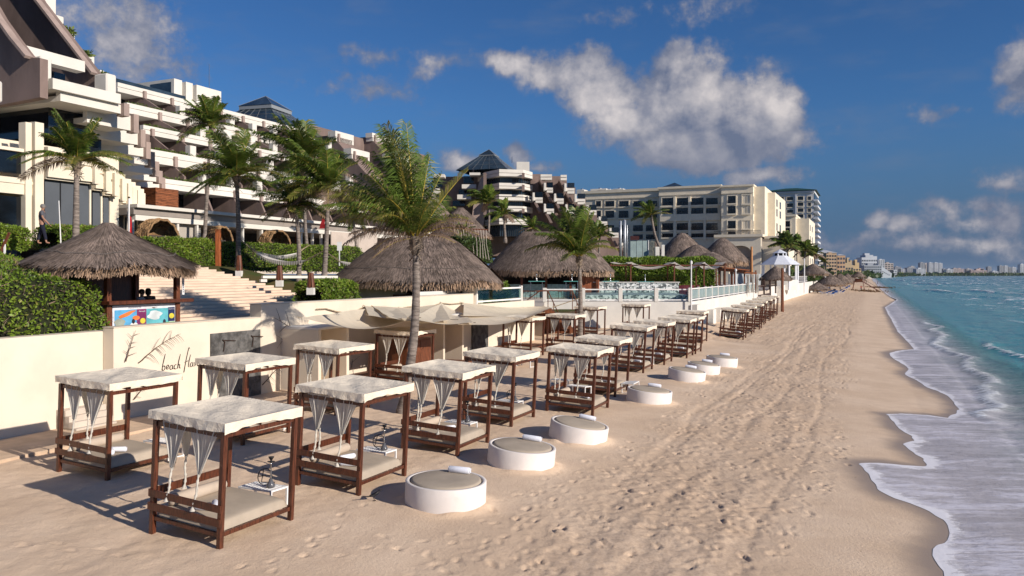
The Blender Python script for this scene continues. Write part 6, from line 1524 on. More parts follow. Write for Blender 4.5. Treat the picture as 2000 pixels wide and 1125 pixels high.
for k in range(13): zz_ = onA(1589, 393+11.6*k, aT)[1]; wbox(mb, aT-.5, aT+24, b1+.01, b1+2.0, zz_, zz_+.9)
mb.build('balcony', M_tw, wt); mb = MB(); wbox(mb, aT+.5, aT+30, b1+.02, b1+.3, z0, z1-1); mb.build('glazing', M_glass, wt)
ab_block(wt, 'pilaster', aT, 1553, 1556, 380, 545, .2, M_tw, .8)
# ------------------------------------------------------------------ pool terrace
M_gls = bpy.data.materials.new('railing_glass'); M_gls.use_nodes = True; t = NT(M_gls.node_tree)
p_ = t.n('ShaderNodeBsdfGlossy', ins={'Color': (.8,.9,.9,1), 'Roughness': .03}); tr_ = t.n('ShaderNodeBsdfTransparent', ins={'Color': (.80,.90,.88,1)})
fr_ = t.n('ShaderNodeFresnel', ins={'IOR': 1.45}); mx_ = t.n('ShaderNodeMixShader', ins={0: t.m('MULTIPLY_ADD', fr_.outputs[0], .9, .03), 1: tr_.outputs[0], 2: p_.outputs[0]}); t.n('ShaderNodeOutputMaterial', ins={'Surface': mx_.outputs[0]})
M_frost = mat('pale_green_glass', (.30, .38, .37), .2, .08, 1, spec=.6)
m_ = bpy.data.materials.new('mosaic'); m_.use_nodes = True; t = NT(m_.node_tree); MATS['mosaic'] = m_; M_mos = m_
P0 = t.n('ShaderNodeNewGeometry').outputs['Position']; n1 = t.noise(t.mapv(P0, (.55,.55,2.0)), 1.3, 6, .75, dist=2.2); vo = t.n('ShaderNodeTexVoronoi', ins={'Vector': P0, 'Scale': 5.0}); 
k_ = t.m('ADD', n1, t.m('MULTIPLY_ADD', t.n('ShaderNodeSeparateColor', ins={0: vo.outputs['Color']}).outputs[0], .36, -.18))
c = t.mix(t.ss(k_, .40, .50), c4((.10,.11,.11)), c4((.42,.46,.45))); c = t.mix(t.ss(k_, .50, .60), c, c4((.78,.78,.76)))
p = t.n('ShaderNodeBsdfPrincipled', ins={'Base Color': c, 'Roughness': .35}); t.n('ShaderNodeOutputMaterial', ins={'Surface': p.outputs[0]})
TZ = 2.50; Yc = 70.0
cor = onY(1350, 590, Yc); lef = onY(1064, 590, Yc)
aC, bC = AB(cor.x, cor.y); aE3, _ = onb(1480, 568, bC)
mb = MB(); fl_ = [Vector((lef.x, Yc+.25, -1)), Vector((cor.x-.1, Yc+.25, -1)), W(255, bC-.25, -1), W(255, -60, -1), W(62, -60, -1), W(56, -22.6, -1)]
mb.prism(fl_, (0, 0, TZ+1)); o = mb.build('pool_terrace', M_pave); tag(o, kind='structure')
w1 = MB().box(lef.x-.1, Yc, -1.5, cor.x, Yc+.24, TZ+.05).build('terrace_wall', M_wallw, bevel=.01); tag(w1, 'white terrace wall facing the camera below the mosaic and glass railing', 'wall')
w2 = wall_along('terrace_wall', aC+.11, aE3, bC-.24, bC, -1.5, TZ+.05, M_wallw); tag(w2, 'white terrace wall running along the beach below the small glass panels', 'wall')
# piers standing out from it
for i, px in enumerate((1356, 1388, 1402)):
    a, _ = onb(px, 620, bC+.3); mb = MB(); wbox(mb, a, a+1.6, bC+.002, bC+.55, -1.2, TZ-.2-.75*(i > 0)); mb.build('pier', M_wallw, w2, bevel=.01)
# railing facing the camera
def glass_rail(label, P0_, P1_, posts, h, pw, grp_='glass railings of the terrace', rails=True, glassm=None):
    root = empty('glass_railing', (0,0,0), 0, label, 'railing', grp_); P0_, P1_ = Vector(P0_), Vector(P1_); d = (P1_-P0_)
    for s in posts: c_ = P0_+d*s; ang = math.atan2(d.y, d.x); M_ = Matrix.Translation(c_) @ Matrix.Rotation(ang, 4, 'Z'); MB().box(-pw/2, -pw/2, 0, pw/2, pw/2, h+.12, M_).build('post', M_wallw, root, bevel=.01)
    for i in range(len(posts)-1):
        u_ = d.normalized(); A__ = P0_+d*posts[i]+u_*pw/2; B__ = P0_+d*posts[i+1]-u_*pw/2
        MB().bar(A__+Vector((0,0,h-.02)), B__+Vector((0,0,h-.02)), .07, .10).build('top_rail', M_white, root); MB().bar(A__+Vector((0,0,.16)), B__+Vector((0,0,.16)), .07, .10).build('bottom_rail', M_white, root)
        MB().bar(A__+Vector((0,0,h*.5+.07)), B__+Vector((0,0,h*.5+.07)), .02, h-.36).build('pane', glassm or M_gls, root)
    return root
xs = [(p_-1064)/(1350-1064) for p_ in (1064, 1139, 1212, 1282, 1348)]
glass_rail('long clear glass railing on the terrace wall facing the camera', (lef.x, Yc+.12, TZ+.05), (cor.x, Yc+.12, TZ+.05), xs, 1.10, .34)
pa, pb = W(aC+.3, bC-.12, TZ+.05), W(aE3, bC-.12, TZ+.05)
glass_rail('railing of many small green glass panels along the beach side of the terrace', pa, pb, [k/13 for k in range(14)], 1.15, .16, glassm=M_frost)
g0, g1 = W(aE+.5, BWL-.1, z1044), W(aE+7.4, BWL-.1, z1044); glass_rail('short glass railing in front of the round bush', g0, g1, [0, 1], .95, .2)
# stair with brown handrail down to the sand
sr = empty('beach_stair', (0,0,0), 0, 'brown wooden stair with thin handrails between the two terrace walls', 'staircase')
s0 = W(54.5, -22.3, 3.0); s1 = onY(1112, 640, 66)
mb = MB(); d = s1-s0
for k in range(12): p_ = s0+d*(k/12); mb.box(p_.x-1.6, p_.y-.3, p_.z-.9, p_.x+.9, p_.y+1.6, p_.z-.55)
mb.build('treads', M_door, sr)
for off in (Vector((-.6,-.5,0)), Vector((1.3,.9,0))):
    MB().tube([s0+off+Vector((-2.4,0,-.1)), s0+off+Vector((-1.2,0,.75)), s0+off+Vector((1.2,0,.75)), s1+off+Vector((0,0,.5))], .04, 6).build('handrail', M_wood2, sr)
    for k in (0, .35, .7, 1): p_ = s0+off+Vector((1.2,0,0))+(d-Vector((1.2,0,0)))*k; MB().tube([p_+Vector((0,0,-.7)), p_+Vector((0,0,.7-.25*k))], .03, 6).build('baluster', M_wood2, sr)
bp = empty('brown_partition', onY(1060, 690, 63), 0, 'dark red-brown wooden partition behind the farther canopies', 'partition')
for k in range(5): MB().box(-2.2+k*.9, 0, -.6, -1.34+k*.9, .1, 3.1).build('panel', M_door, bp, bevel=.02)
# mosaic wall and pool edge
mo = onY(1160, 552, 84); mo2 = onY(1326, 552, 84); mw_ = empty('mosaic_wall', (0,0,0), 0, 'low wall with black and white mosaic behind the glass railing', 'wall')
MB().box(mo.x, 84, TZ, mo2.x, 84.6, mo.z).build('mosaic_face', M_mos, mw_); MB().box(onY(1139,575,74).x, 73.5, TZ+.004, onY(1346,575,74).x, 83.9, TZ+.55).build('mosaic_bench', M_mos, mw_)
MB().box(mo.x-.1, 83.9, mo.z+.002, mo2.x+.1, 84.7, mo.z+.08).build('coping', M_wallw, mw_)
# teal counters with steel tap columns
for i, (px, y) in enumerate(((1048,549),(1117,549),(1192,549),(1260,550))):
    c_ = onY(px, y, 82); root = empty('bar_table', (c_.x, c_.y, TZ), 0, ['leftmost teal glass topped bar table under the bar thatch','teal glass topped bar table left of the slim palm','teal glass topped bar table right of the slim palm','rightmost teal glass topped bar table above the mosaic'][i], 'table', 'teal bar tables on the terrace')
    h_ = c_.z-TZ; MB().box(-.85, -.35, h_-.05, .85, .35, h_).build('table_top', mat('teal_glass_top', (.16,.50,.46), .15, .08, 2, spec=.7), root, bevel=.01)
    for x in (-.6, .6): MB().tube([(x,0,0),(x,0,h_-.05)], .04, 6).build('leg', M_chrome, root)
    MB().lathe([(.09,h_),(.09,h_+.1),(.04,h_+.14),(.04,h_+.62),(.10,h_+.66),(.04,h_+.74),(0,h_+.76)], seg=10).build('tap_column', M_chrome, root, smooth=True)
k_ = 0
sl_ = ['leftmost','second','third','fourth','fifth','sixth','seventh','eighth']
for px in (1030, 1040, 1052, 1066, 1094, 1104, 1116, 1128):
    c_ = onY(px, 560, 80); root = empty('bar_stool', (c_.x, c_.y, TZ), 0, sl_[k_]+' dark bar stool from the left in front of the teal bar', 'stool', 'bar stools at the teal bar'); k_ += 1
    MB().box(-.2,-.2,.72,.2,.2,.77).build('seat', M_wood2, root); 
    for x in (-.17, .17):
        for y in (-.17, .17): MB().bar((x*1.1,y*1.1,0), (x,y,.72), .03, .03).build('leg', M_black, root)
# hedge with bright top behind the terrace, shaded below
def hedge_y(px0, px1, Y, yb, yt, d, n, label, size, m_=M_hedge):
    A__, B__ = onY(px0, yb, Y), onY(px1, yb, Y); zt = onY(px0, yt, Y).z
    def fn(s, q):
        x = A__.x+(B__.x-A__.x)*s
        if q < .4: k = q/.4; return (x, Y, A__.z+(zt-A__.z)*k)
        if q < .8: k = (q-.4)/.4; return (x, Y+d*k, zt+.1*math.sin(k*PI)+.12*math.sin(x*1.1))
        k = (q-.8)/.2; return (x, Y+d, zt+(A__.z-zt)*k)
    return hedge_mass(label, fn, 26, 12, n, size, twigs=0, thick=.3, m_=m_)
hedge_y(1180, 1400, 101, 566, 505, 4, 26000, 'tall green hedge with a bright top behind the pergola', .28)
hedge_y(1200, 1345, 97, 556, 541, 1.5, 6000, 'low green plants behind the mosaic wall', .26)
# pergola with fabric
pg = empty('fabric_pergola', (0,0,0), 0, 'red-brown pergola with sagging white fabric over the terrace seats', 'pergola')
M_sail = mat('white_sailcloth', (.80,.75,.68), .9, .05, 2, transl=.45)
Yp = 93; pts_x = [1192, 1232, 1317, 1375, 1416]
for px in pts_x:
    p_ = onY(px, 517, Yp); MB().box(p_.x-.07, Yp-.07, TZ, p_.x+.07, Yp+.07, p_.z).build('post', M_wood2, pg); MB().box(p_.x-.07, Yp+4-.07, TZ, p_.x+.07, Yp+4.07, p_.z).build('post', M_wood2, pg)
    MB().box(p_.x-.06, Yp-.5, p_.z+.005, p_.x+.06, Yp+4.5, p_.z+.12).build('beam', M_wood2, pg)
for y_ in (Yp, Yp+4): a_, b_ = onY(1188, 517, Yp), onY(1420, 517, Yp); MB().box(a_.x, y_-.05, a_.z-.14, b_.x, y_+.05, a_.z).build('beam', M_wood2, pg)
for i in range(1, 4):
    A__, B__ = onY(pts_x[i], 516, Yp), onY(pts_x[i+1], 516, Yp); mb = MB(); mb.grid(lambda s, q: (A__.x+(B__.x-A__.x)*s, Yp-.3+4.4*q, A__.z+.26-.72*math.sin(PI*s)*(1+.2*math.sin(q*8))), 20, 10); mb.build('shade_cloth', M_sail, pg, smooth=True)
A__, B__ = onY(1196, 512, Yp+2), onY(1232, 514, Yp+2); mb = MB(); mb.grid(lambda s, q: (A__.x+(B__.x-A__.x)*s, Yp+4.4*q, A__.z-.2*math.sin(PI*s)), 10, 6); mb.build('shade_cloth', M_sail, pg, smooth=True)
for i, px in enumerate((1208, 1216, 1219)):
    pass
p2 = empty('wooden_pergola', (0,0,0), 0, 'orange brown slatted pergola roof at the far end of the terrace', 'pergola')
Yq = 104
mb = MB(); 
for k in range(26): q_ = k/25; A__ = onY(1404+50*q_, 524+5*q_, Yq); mb.box(A__.x-.07, Yq-2+0, A__.z, A__.x+.07, Yq+5, A__.z+.15)
mb.build('slats', M_louvre, p2); A__, B__ = onY(1402, 527, Yq-1.5), onY(1478, 534, Yq-1.5); MB().bar(A__, B__, .16, .22).build('beam', M_louvre, p2)
for px in (1404, 1430, 1454, 1476): A__ = onY(px, 528, Yq-1); MB().box(A__.x-.08, Yq-1.08, TZ, A__.x+.08, Yq-.92, A__.z+.0).build('post', M_wood2, p2)
for i, px in enumerate((1461, 1470, 1479)): 
    A__ = onY(px, 536, Yq-3); mb = MB(); mb.grid(lambda s, q: ((s-.5)*(.5-.25*math.sin(PI*q)), .06*math.sin(s*20), -2.3*q), 14, 12); o = mb.build('curtain', M_curtain, p2, smooth=True); o.location = A__
# maroon chairs
for i, px in enumerate((1332, 1344, 1356, 1368, 1381, 1393, 1406, 1416)):
    c_ = onY(px, 560, 88+i*.6); root = empty('lounge_chair', (c_.x, c_.y, TZ), .3*i, sl_[i]+' maroon chair from the left along the beach side railing', 'chair', 'maroon chairs on the terrace')
    mr = mat('maroon_fabric', (.10,.012,.022), .8, .15, 3); MB().box(-.35,-.35,.2,.35,.35,.5).build('seat', mr, root, bevel=.04); MB().box(-.35,.25,.5,.35,.38,1.25).build('backrest', mr, root, bevel=.04); MB().box(-.32,-.32,0,.32,.32,.2).build('base', M_black, root)
# steel poles, glass screen with dark sign
for i, (px, y0, y1, r_) in enumerate(((1212,432,506,.16),(1220,430,506,.20),(1225,440,506,.08))):
    A__ = onY(px, y1, 106); root = empty('steel_pole', A__, 0, ['left slim steel pole beside the glass screen','thicker steel pole beside the glass screen','thin steel pole nearest the glass screen'][i], 'pole'); MB().lathe([(r_,-1),(r_,(y1-y0)/F*106),(0,(y1-y0)/F*106+.1)], seg=12).build('shaft', mat('galvanised_steel', (.42,.44,.47), .4, .1, 3, metal=.6), root, smooth=True)
gs = empty('glass_screen', (0,0,0), 0, 'tall pale green glass screen with a dark sign above it', 'screen')
A__, B__ = onY(1231, 508, 108), onY(1279, 470, 108)
for k in range(4): w_ = (B__.x-A__.x)/4; MB().box(A__.x+w_*k+.03, 108, A__.z-1, A__.x+w_*(k+1)-.03, 108.05, B__.z).build('pane', M_frost if k != 3 else M_gls, gs)
MB().box(A__.x+w_*2.9, 107.9, A__.z-1, A__.x+w_*3.0, 108.1, B__.z+.05).build('frame', M_white, gs)
q_ = onY(1231, 469, 108); r__ = onY(1248, 461, 108); MB().box(q_.x, 107.8, q_.z, r__.x, 107.95, r__.z).build('sign_board', mat('dark_maroon_sign', (.05,.012,.012), .5, .1, 3), gs)
for i, (px0, px1, y0, y1) in enumerate(((1280,1288,482,508),(1292,1298,478,508))): A__, B__ = onY(px0, y1, 107), onY(px1, y0, 107); o = MB().box(A__.x, 107, A__.z-1, B__.x, 107.6, B__.z).build('white_pillar', M_wallw, bevel=.02); tag(o, ['short white pillar directly right of the glass screen','white pillar left of the leaning palm trunk base'][i], 'pillar')
A__, B__ = onY(1298, 503, 111), onY(1333, 499, 111); rl = empty('white_railing', (0,0,0), 0, 'white rail at the foot of the peaked thatched roofs', 'railing'); MB().bar(A__, B__, .08, .15).build('top_rail', M_white, rl); MB().bar(A__-Vector((0,0,.5)), B__-Vector((0,0,.5)), .08, .12).build('bottom_rail', M_white, rl)
for s in (0, .5, 1): p_ = A__.lerp(B__, s); MB().bar(p_-Vector((0,0,1.2)), p_, .1, .1).build('post', M_white, rl)
# hanging rope curtain behind the big hut
rc = empty('rope_curtain', (0,0,0), 0, 'row of hanging knotted ropes behind the large thatched hut', 'rope curtain')
for k in range(12):
    px = 888+5.6*k; A__ = onY(px, 446+k*.2, 74); B__ = onY(px+3+k*.25, 492+k*1.4, 72); mid = A__.lerp(B__, .5)+Vector((.12*math.sin(k), 0, .05)); MB().tube([A__, mid, B__], [.03,.022,.03], 5).build('rope', mat('pale_rope', (.50,.43,.36), .9, .1, 3), rc)
MB().bar(onY(884,446,74), onY(954,449,74), .12, .12).build('beam', M_wood2, rc)
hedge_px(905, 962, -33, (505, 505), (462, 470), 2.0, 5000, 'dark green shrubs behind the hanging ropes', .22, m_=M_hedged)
# gate
ga, gz = onb(1462, 590, bC-.1); gb, _ = onb(1483, 580, bC-.1); gt = empty('beach_gate', (0,0,0), 0, 'brown metal gate in the gap of the beach wall', 'gate')
mb = MB(); wbox(mb, aE3+.1, aE3+16, bC-.16, bC-.08, .2, 2.0); mb.build('gate_panel', mat('brown_metal', (.075,.045,.038), .6, .15, 2), gt)
mb = MB()
for a in (aE3+.1, aE3+8, aE3+16): wbox(mb, a, a+.35, bC-.3, bC-.0, -.2, 4.0)
wbox(mb, aE3+.45, aE3+16, bC-.14, bC-.10, 3.2, 3.35)
mb.build('gate_frame', mat('brown_metal', (.075,.045,.038), .6, .15, 2), gt)
a3, _ = onb(1487, 563, bC); a4, z4 = onb(1597, 548, bC)
w3 = wall_along('beach_wall', aE3+16.4, a4, bC-.3, bC, -1.5, 2.98, M_wallw); tag(w3, 'long white beach wall continuing beyond the brown gate', 'wall')
a5, _ = onb(1521, 580, bC+.3); mb = MB(); wbox(mb, a5, a5+3.2, bC+.002, bC+.8, -1.5, 3.1); mb.build('pier', M_wallw, w3, bevel=.02)
# picket fences on top
def picket(px0, px1, label, m_, h=1.5):
    a0, _ = onb(px0, 555, bC-.8); a1, _ = onb(px1, 550, bC-.8); root = empty('picket_fence', (0,0,0), 0, label, 'fence'); n = int((a1-a0)/1.1); mb = MB()
    for k in range(n): a = a0+(a1-a0)*k/n; mb.bar(W(a, bC-.8, 2.9), W(a+.55, bC-.8, 2.9+h), .1, .06); mb.bar(W(a+1.1, bC-.8, 2.9), W(a+.55, bC-.8, 2.9+h), .1, .06)
    mb.build('lattice', m_, root); MB().bar(W(a0, bC-.75, 2.9+h), W(a1, bC-.75, 2.9+h), .12, .12).build('top_rail', m_, root); MB().bar(W(a0, bC-.75, 3.2), W(a1, bC-.75, 3.2), .12, .12).build('bottom_rail', m_, root); return root
picket(1486, 1517, 'crossed wooden picket fence just beyond the gate', mat('weathered_fence', (.30,.24,.19), .9, .15, 2))
picket(1532, 1576, 'pale picket fence on the beach wall beyond the brown pole', mat('pale_fence', (.52,.50,.48), .9, .08, 2))
wall_g = wall_along('garden_wall', a5+6, a4-20, bC-9, bC-8.6, 2, 5.0, mat('grey_wall', (.33,.35,.36), .85, .08, 1)); tag(wall_g, 'plain grey garden wall beyond the pale picket fence', 'wall')
# poles
for i, (px, y0, y1, Y, r_, m_, lb) in enumerate(((1350,516,603,69.6,.07,M_white,'thin white lamp pole at the terrace corner'),(1437,530,588,96,.09,M_white,'thin white lamp pole beside the maroon chairs'),(1468,482,530,108,.20,mat('orange_pole', (.50,.24,.10), .7, .1, 2),'tall orange wooden pole at the end of the slatted pergola'),(1528,524,592,105,.22,M_door,'thick brown wooden pole standing on the sand before the white wall'),(1571,505,560,180,.16,M_white,'white flag pole behind the pale picket fence'),(1556,510,560,170,.10,M_white,'slender white pole right of the gazebo'))):
    A__ = onY(px, y1, Y); root = empty('pole', A__, 0, lb, 'pole'); h_ = (y1-y0)/F*Y; MB().lathe([(r_,-1.0),(r_*.8,h_),(r_*1.6,h_+.02),(r_*1.6,h_+.25),(0,h_+.35)] if i < 2 else [(r_,-1.5),(r_*.75,h_),(0,h_+.05)], seg=10).build('shaft', m_, root, smooth=False)
# white gazebo
gz_ = onY(1523, 545, 150); gzr = empty('white_gazebo', (gz_.x, gz_.y, 3.0), .2, 'white octagonal gazebo with a two-tier roof and lantern', 'gazebo')
zg = lambda y: CZ-(y-HOR)/F*150-3.0
def octo(r0, z0, r1, z1, mb): mb.lathe([(r0, z0), (r1, z1)], seg=8); return mb
wr = mat('white_metal_roof', (.70,.72,.78), .5, .04, 2)
octo(3.85, zg(517), 1.35, zg(499.5), MB()).build('lower_roof', wr, gzr); octo(1.45, zg(494.5), .03, zg(487), MB()).build('upper_roof', wr, gzr); octo(1.05, zg(501), 1.05, zg(494.5), MB()).build('lantern', M_frame, gzr)
for k in range(8): an = 2*PI*k/8; MB().box(-.09,-.09,zg(500),.09,.09,zg(494.4), Matrix.Translation((1.15*math.cos(an), 1.15*math.sin(an), 0))).build('lantern_post', wr, gzr); MB().box(-.12,-.12,-1,.12,.12,zg(517)+.15, Matrix.Translation((3.3*math.cos(an), 3.3*math.sin(an), 0))).build('column', wr, gzr)
MB().lathe([(3.4,-1),(3.4,.9),(3.2,.9)], seg=8).build('parapet', M_wallw, gzr)
# thatched umbrella by the brown pole, thatched long roof beyond
def palapa(px, pyb, wpx, hpx, Y, label, n=1800, zground=None, grp_='thatched beach umbrellas', tilt=0):
    A__ = onY(px, pyb, Y); w_ = wpx/2/F*Y; h_ = hpx/F*Y; root = empty('thatched_umbrella', A__, 0, label, 'umbrella', grp_)
    thatch_roof(root, w_, w_, .12, .12, h_*.45, h_, n, int(px) % 97, 2.0, .12, w_*.14, line=False, wstr=.00085*Y, name='thatch_cone'); MB().tube([(0,0,-1.0),(0,0,h_*.9)], .13, 7).build('pole', M_trunk, root); return root
palapa(1515, 560, 56, 40, 122, 'broad thatched umbrella in front of the white gazebo', 4000, grp_=None)
lt = empty('thatched_hut', onY(1590, 545, 225), YAW, 'long low thatched roof with white posts right of the gazebo', 'hut'); thatch_roof(lt, 4.2, 8, .3, 6.5, 1.6, 4.2, 4000, 21, 6, .05, .5, line=False, wstr=.2)
for y in (-7,-3.5,0,3.5,7): MB().box(3.2,y-.15,-1,3.5,y+.15,2.0).build('post', M_white, lt); MB().box(-3.5,y-.15,-1,-3.2,y+.15,2.0).build('post', M_white, lt)
for i, (px, pyb, w_, h_, Y, lb) in enumerate(((1597,574,46,22,205,'nearest low thatched umbrella beyond the end of the white wall'),(1621,571,58,36,218,'largest thatched umbrella of the far group'),(1641,566,46,32,248,'thatched umbrella second largest of the far group'),(1655,560,34,26,300,'thatched umbrella left of the lifeguard tower'),(1664,556,26,20,370,'small thatched umbrella behind the lifeguard tower'),(1633,556,26,20,370,'thatched umbrella partly hidden behind the largest one'),(1684,551,14,10,560,'tiny thatched umbrella farthest along the beach'))):
    palapa(px, pyb, w_, h_, Y, lb, 1500)
# blue sun beds
bl = mat('blue_sling', (.05,.13,.36), .7, .15, 3)
def sunbed():
    root = empty('blue_sunbed', (0,0,0)); MB().box(-.32,-.95,.30,.32,.35,.36).build('seat', bl, root); M_ = Matrix.Translation((0,.35,.33)) @ Matrix.Rotation(R(35), 4, 'X'); MB().box(-.32,0,-.03,.32,.75,.03,M_).build('backrest', bl, root)
    for x in (-.28,.28):
        for y in (-.85,.25): MB().box(x-.03,y-.03,-.1,x+.03,y+.03,.30).build('leg', M_white, root)
    return root
sbp = sunbed(); k_ = 0
SBX = {'left': [(1594,570),(1600,572),(1606,568),(1612,571),(1617,567)], 'middle': [(1612,575),(1619,573),(1624,577),(1627,571),(1632,574),(1638,571),(1643,573)], 'right': [(1646,562),(1652,565),(1658,562)]}
DS = {'left': 'in the left cluster under the nearest low umbrella', 'middle': 'in the middle cluster on the open sand', 'right': 'in the right cluster toward the lifeguard tower'}
OD = ['leftmost', 'second from the left', 'third from the left', 'fourth from the left', 'fifth from the left', 'sixth from the left', 'seventh from the left']
for cl in SBX:
    for j, (px, py) in enumerate(SBX[cl]):
        o = sbp if k_ == 0 else copy_tree(sbp); q_ = onsand(px, py); o.location = q_; o.rotation_euler = (0, 0, YAW+R(-60+13*(k_ % 5))); o.scale = (1.15,)*3
        tag(o, 'blue sun bed '+DS[cl]+', '+OD[j], 'sun bed', 'blue sun beds on the far sand'); k_ += 1
# lifeguard tower
lg0 = onsand(1677, 566); lg = empty('lifeguard_tower', lg0, YAW, 'wooden lifeguard tower on stilts with a ramp and thatched roof', 'lifeguard tower')
for x in (-1.3,1.3):
    for y in (-1.3,1.3): MB().bar((x*1.5,y*1.5,-.5), (x,y,3.0), .2, .2).build('stilt', M_wood2, lg)
MB().box(-1.6,-1.6,2.6,1.6,1.6,2.8).build('platform', M_wood2, lg); MB().box(-1.2,-1.2,2.81,1.2,1.2,3.8).build('cabin', M_door, lg); thatch_roof(lg, 2.2, 2.2, .1, .1, 4.6, 6.3, 900, 3, 2.2, .05, .3, line=False, wstr=.25)
for x in (-1.2,1.2): MB().box(x-.08,-.08,3.8,x+.08,.08,4.9).build('post', M_wood2, lg)
MB().bar((1.6,0,2.6), (6.0,-1.5,-.2), 1.0, .12).build('ramp', M_wood2, lg); MB().bar((1.6,.5,3.5), (6.0,-1.0,.8), .08, .08).build('handrail', M_wood2, lg)
# short fence of stakes by the wall end
sf = empty('stake_fence', (0,0,0), 0, 'short fence of wooden stakes at the end of the white wall', 'fence')
for k in range(9): p_ = onsand(1583+k*1.7, 568-k*.1); MB().tube([p_-Vector((0,0,.3)), p_+Vector((.1,0,1.7))], .09, 5).build('stake', M_trunk, sf)
# seaweed clump at the water edge
for i, (px, py, n) in enumerate(((1712,562,900),(1690,569,500),(1500,598,0))):
    if n: c_ = onsand(px, py); P_ = np.array([c_.x, c_.y, c_.z])+rng.normal(size=(n, 3))*np.array([1.8, 5.0, .08]); P_[:, 2] = c_.z+np.abs(rng.normal(size=n))*.12; o = leaves(P_, .5, 'seaweed', mat('seaweed', (.16,.09,.04), .9, .2, 2)); tag(o, ['brown seaweed pile at the water line','thin seaweed strip on the sand'][i], 'seaweed', None, 'stuff')
# ------------------------------------------------------------------ shade sails
M_sail2 = mat('beige_sailcloth', (.74,.65,.51), .9, .04, 1.5, (1,1,1), .3, 4, .03, .1, transl=.22)
def sail(label, cs, sag, hem=0.0):
    P4 = [W(onb(px, py, b)[0], b, onb(px, py, b)[1]) for (px, py, b) in cs]
    def fn(s, q):
        e = lambda A__, B__, k, sg: A__.lerp(B__, k)-Vector((0,0,sg*math.sin(PI*k)))
        bot = e(P4[0], P4[1], s, sag*1.2); top_ = e(P4[3], P4[2], s, sag*.7); p_ = bot.lerp(top_, q); p_.z -= sag*math.sin(PI*q)*math.sin(PI*s)*.6
        pin = 4*(s-.5)**2*.10*(1-2*abs(q-.5)); p_.z += .015*math.sin(s*9+q*13)
        return p_
    mb = MB(); mb.grid(fn, 26, 18); root = empty('shade_sail', (0,0,0), 0, label, 'shade sail', 'beige shade sails over the daybeds'); mb.build('sailcloth', M_sail2, root, smooth=True)
    for i in range(4):
        a_, b_ = P4[i], P4[(i+2) % 4]; d_ = (a_-b_).normalized(); MB().tube([a_, a_+d_*.45+Vector((0,0,.05))], .015, 5).build('corner_rope', M_rope, root)
    return root
sail('nearest long shade sail with a drooping front edge', [(590,621,-18.6),(815,621,-16.8),(800,611,-21.6),(730,600,-21.7)], .34)
sail('peaked shade sail left of the big palm trunk', [(720,616,-19.4),(800,622,-17.6),(776,602,-21.8),(713,598,-21.8)], .05)
sail('peaked shade sail right of the big palm trunk', [(800,622,-17.6),(925,630,-16.6),(905,611,-21.5),(862,592,-21.8)], .12)
sail('shade sail stretched across behind the big palm trunk', [(760,620,-18),(880,624,-17.2),(862,594,-21.8),(728,598,-21.9)], .16)
sail('pale shade sail rising to the rope tied to the slim palm', [(905,617,-19.0),(1080,601,-20.3),(1060,598,-21.8),(906,592,-21.8)], .22)
sail('lower right shade sail ending at the canopies', [(900,634,-16.8),(1052,612,-17.2),(1078,600,-20.0),(915,618,-19.6)], .22)
rp_ = empty('sail_rope', (0,0,0), 0, 'pale rope running from the right sail up to the slim palm', 'rope'); MB().tube([W(onb(1080,600,-20.3)[0], -20.3, onb(1080,600,-20.3)[1]), onY(1131, 583, 55.8)], .03, 6).build('rope', M_rope, rp_)
rr_ = empty('sail_rope', (0,0,0), 0, 'thick rope looping along the tall beach wall above the sails', 'rope')
rpts = [(618,604),(637,603),(655,608),(678,612),(700,605),(712,599),(728,600),(745,604),(780,603),(800,599),(830,601),(850,596),(862,592),(880,594),(905,592)]
MB().tube([W(onb(x, y, BWL+.08)[0], BWL+.08, onb(x, y, BWL+.08)[1]) for (x, y) in rpts], .028, 6).build('rope', M_rope, rr_)
# ------------------------------------------------------------------ hammocks, bollards, posts
def hammock(p0, p1, sag, label, w_=.9):
    root = empty('hammock', (0,0,0), 0, label, 'hammock', 'white rope hammocks'); p0, p1 = Vector(p0), Vector(p1)
    def cv(s): p_ = p0.lerp(p1, s); p_.z -= sag*4*s*(1-s); return p_
    sd_ = (p1-p0).cross(Vector((0,0,1))).normalized()
    def fn(s, q): k = .18+.64*s; p_ = cv(k); wv = math.sin(PI*min(1, max(0, s)))**.5; return p_+sd_*((q-.5)*w_*.55*wv)+Vector((0,0,.22*wv*(2*q-1)**2))
    MB().grid(fn, 26, 8).build('cloth', mat('hammock_cloth', (.74,.70,.66), .9, .05, 4, transl=.2), root, smooth=True)
    for (pp_, ss_) in ((p0, .04), (p1, .96)):
        mb = MB()
        for j in range(6): mb.tube([pp_, fn(ss_, j/5)], .012, 4)
        mb.build('cords', M_rope, root)
    mb = MB()
    for j in range(22): a_ = fn(.08+.84*j/21, 1.0); mb.bar(a_, a_-Vector((0,0,.24)), .03, .01)
    mb.build('tassels', mat('hammock_cloth', (.74,.70,.66), .9, .05, 4, transl=.2), root); return root
hammock(onY(470, 468, 48.6), onY(632, 490, 45.8), 1.15, 'long white hammock strung from the palm left of the grass', 1.1)
hammock(onY(470, 470, 49), onY(605, 478, 54), 1.05, 'second white hammock with tassels hanging behind the long one', 1.0)
hammock(onY(636, 492, 45.6), onY(745, 490, 60), 1.0, 'white hammock going right from the palm towards the thatched hut', 1.0)
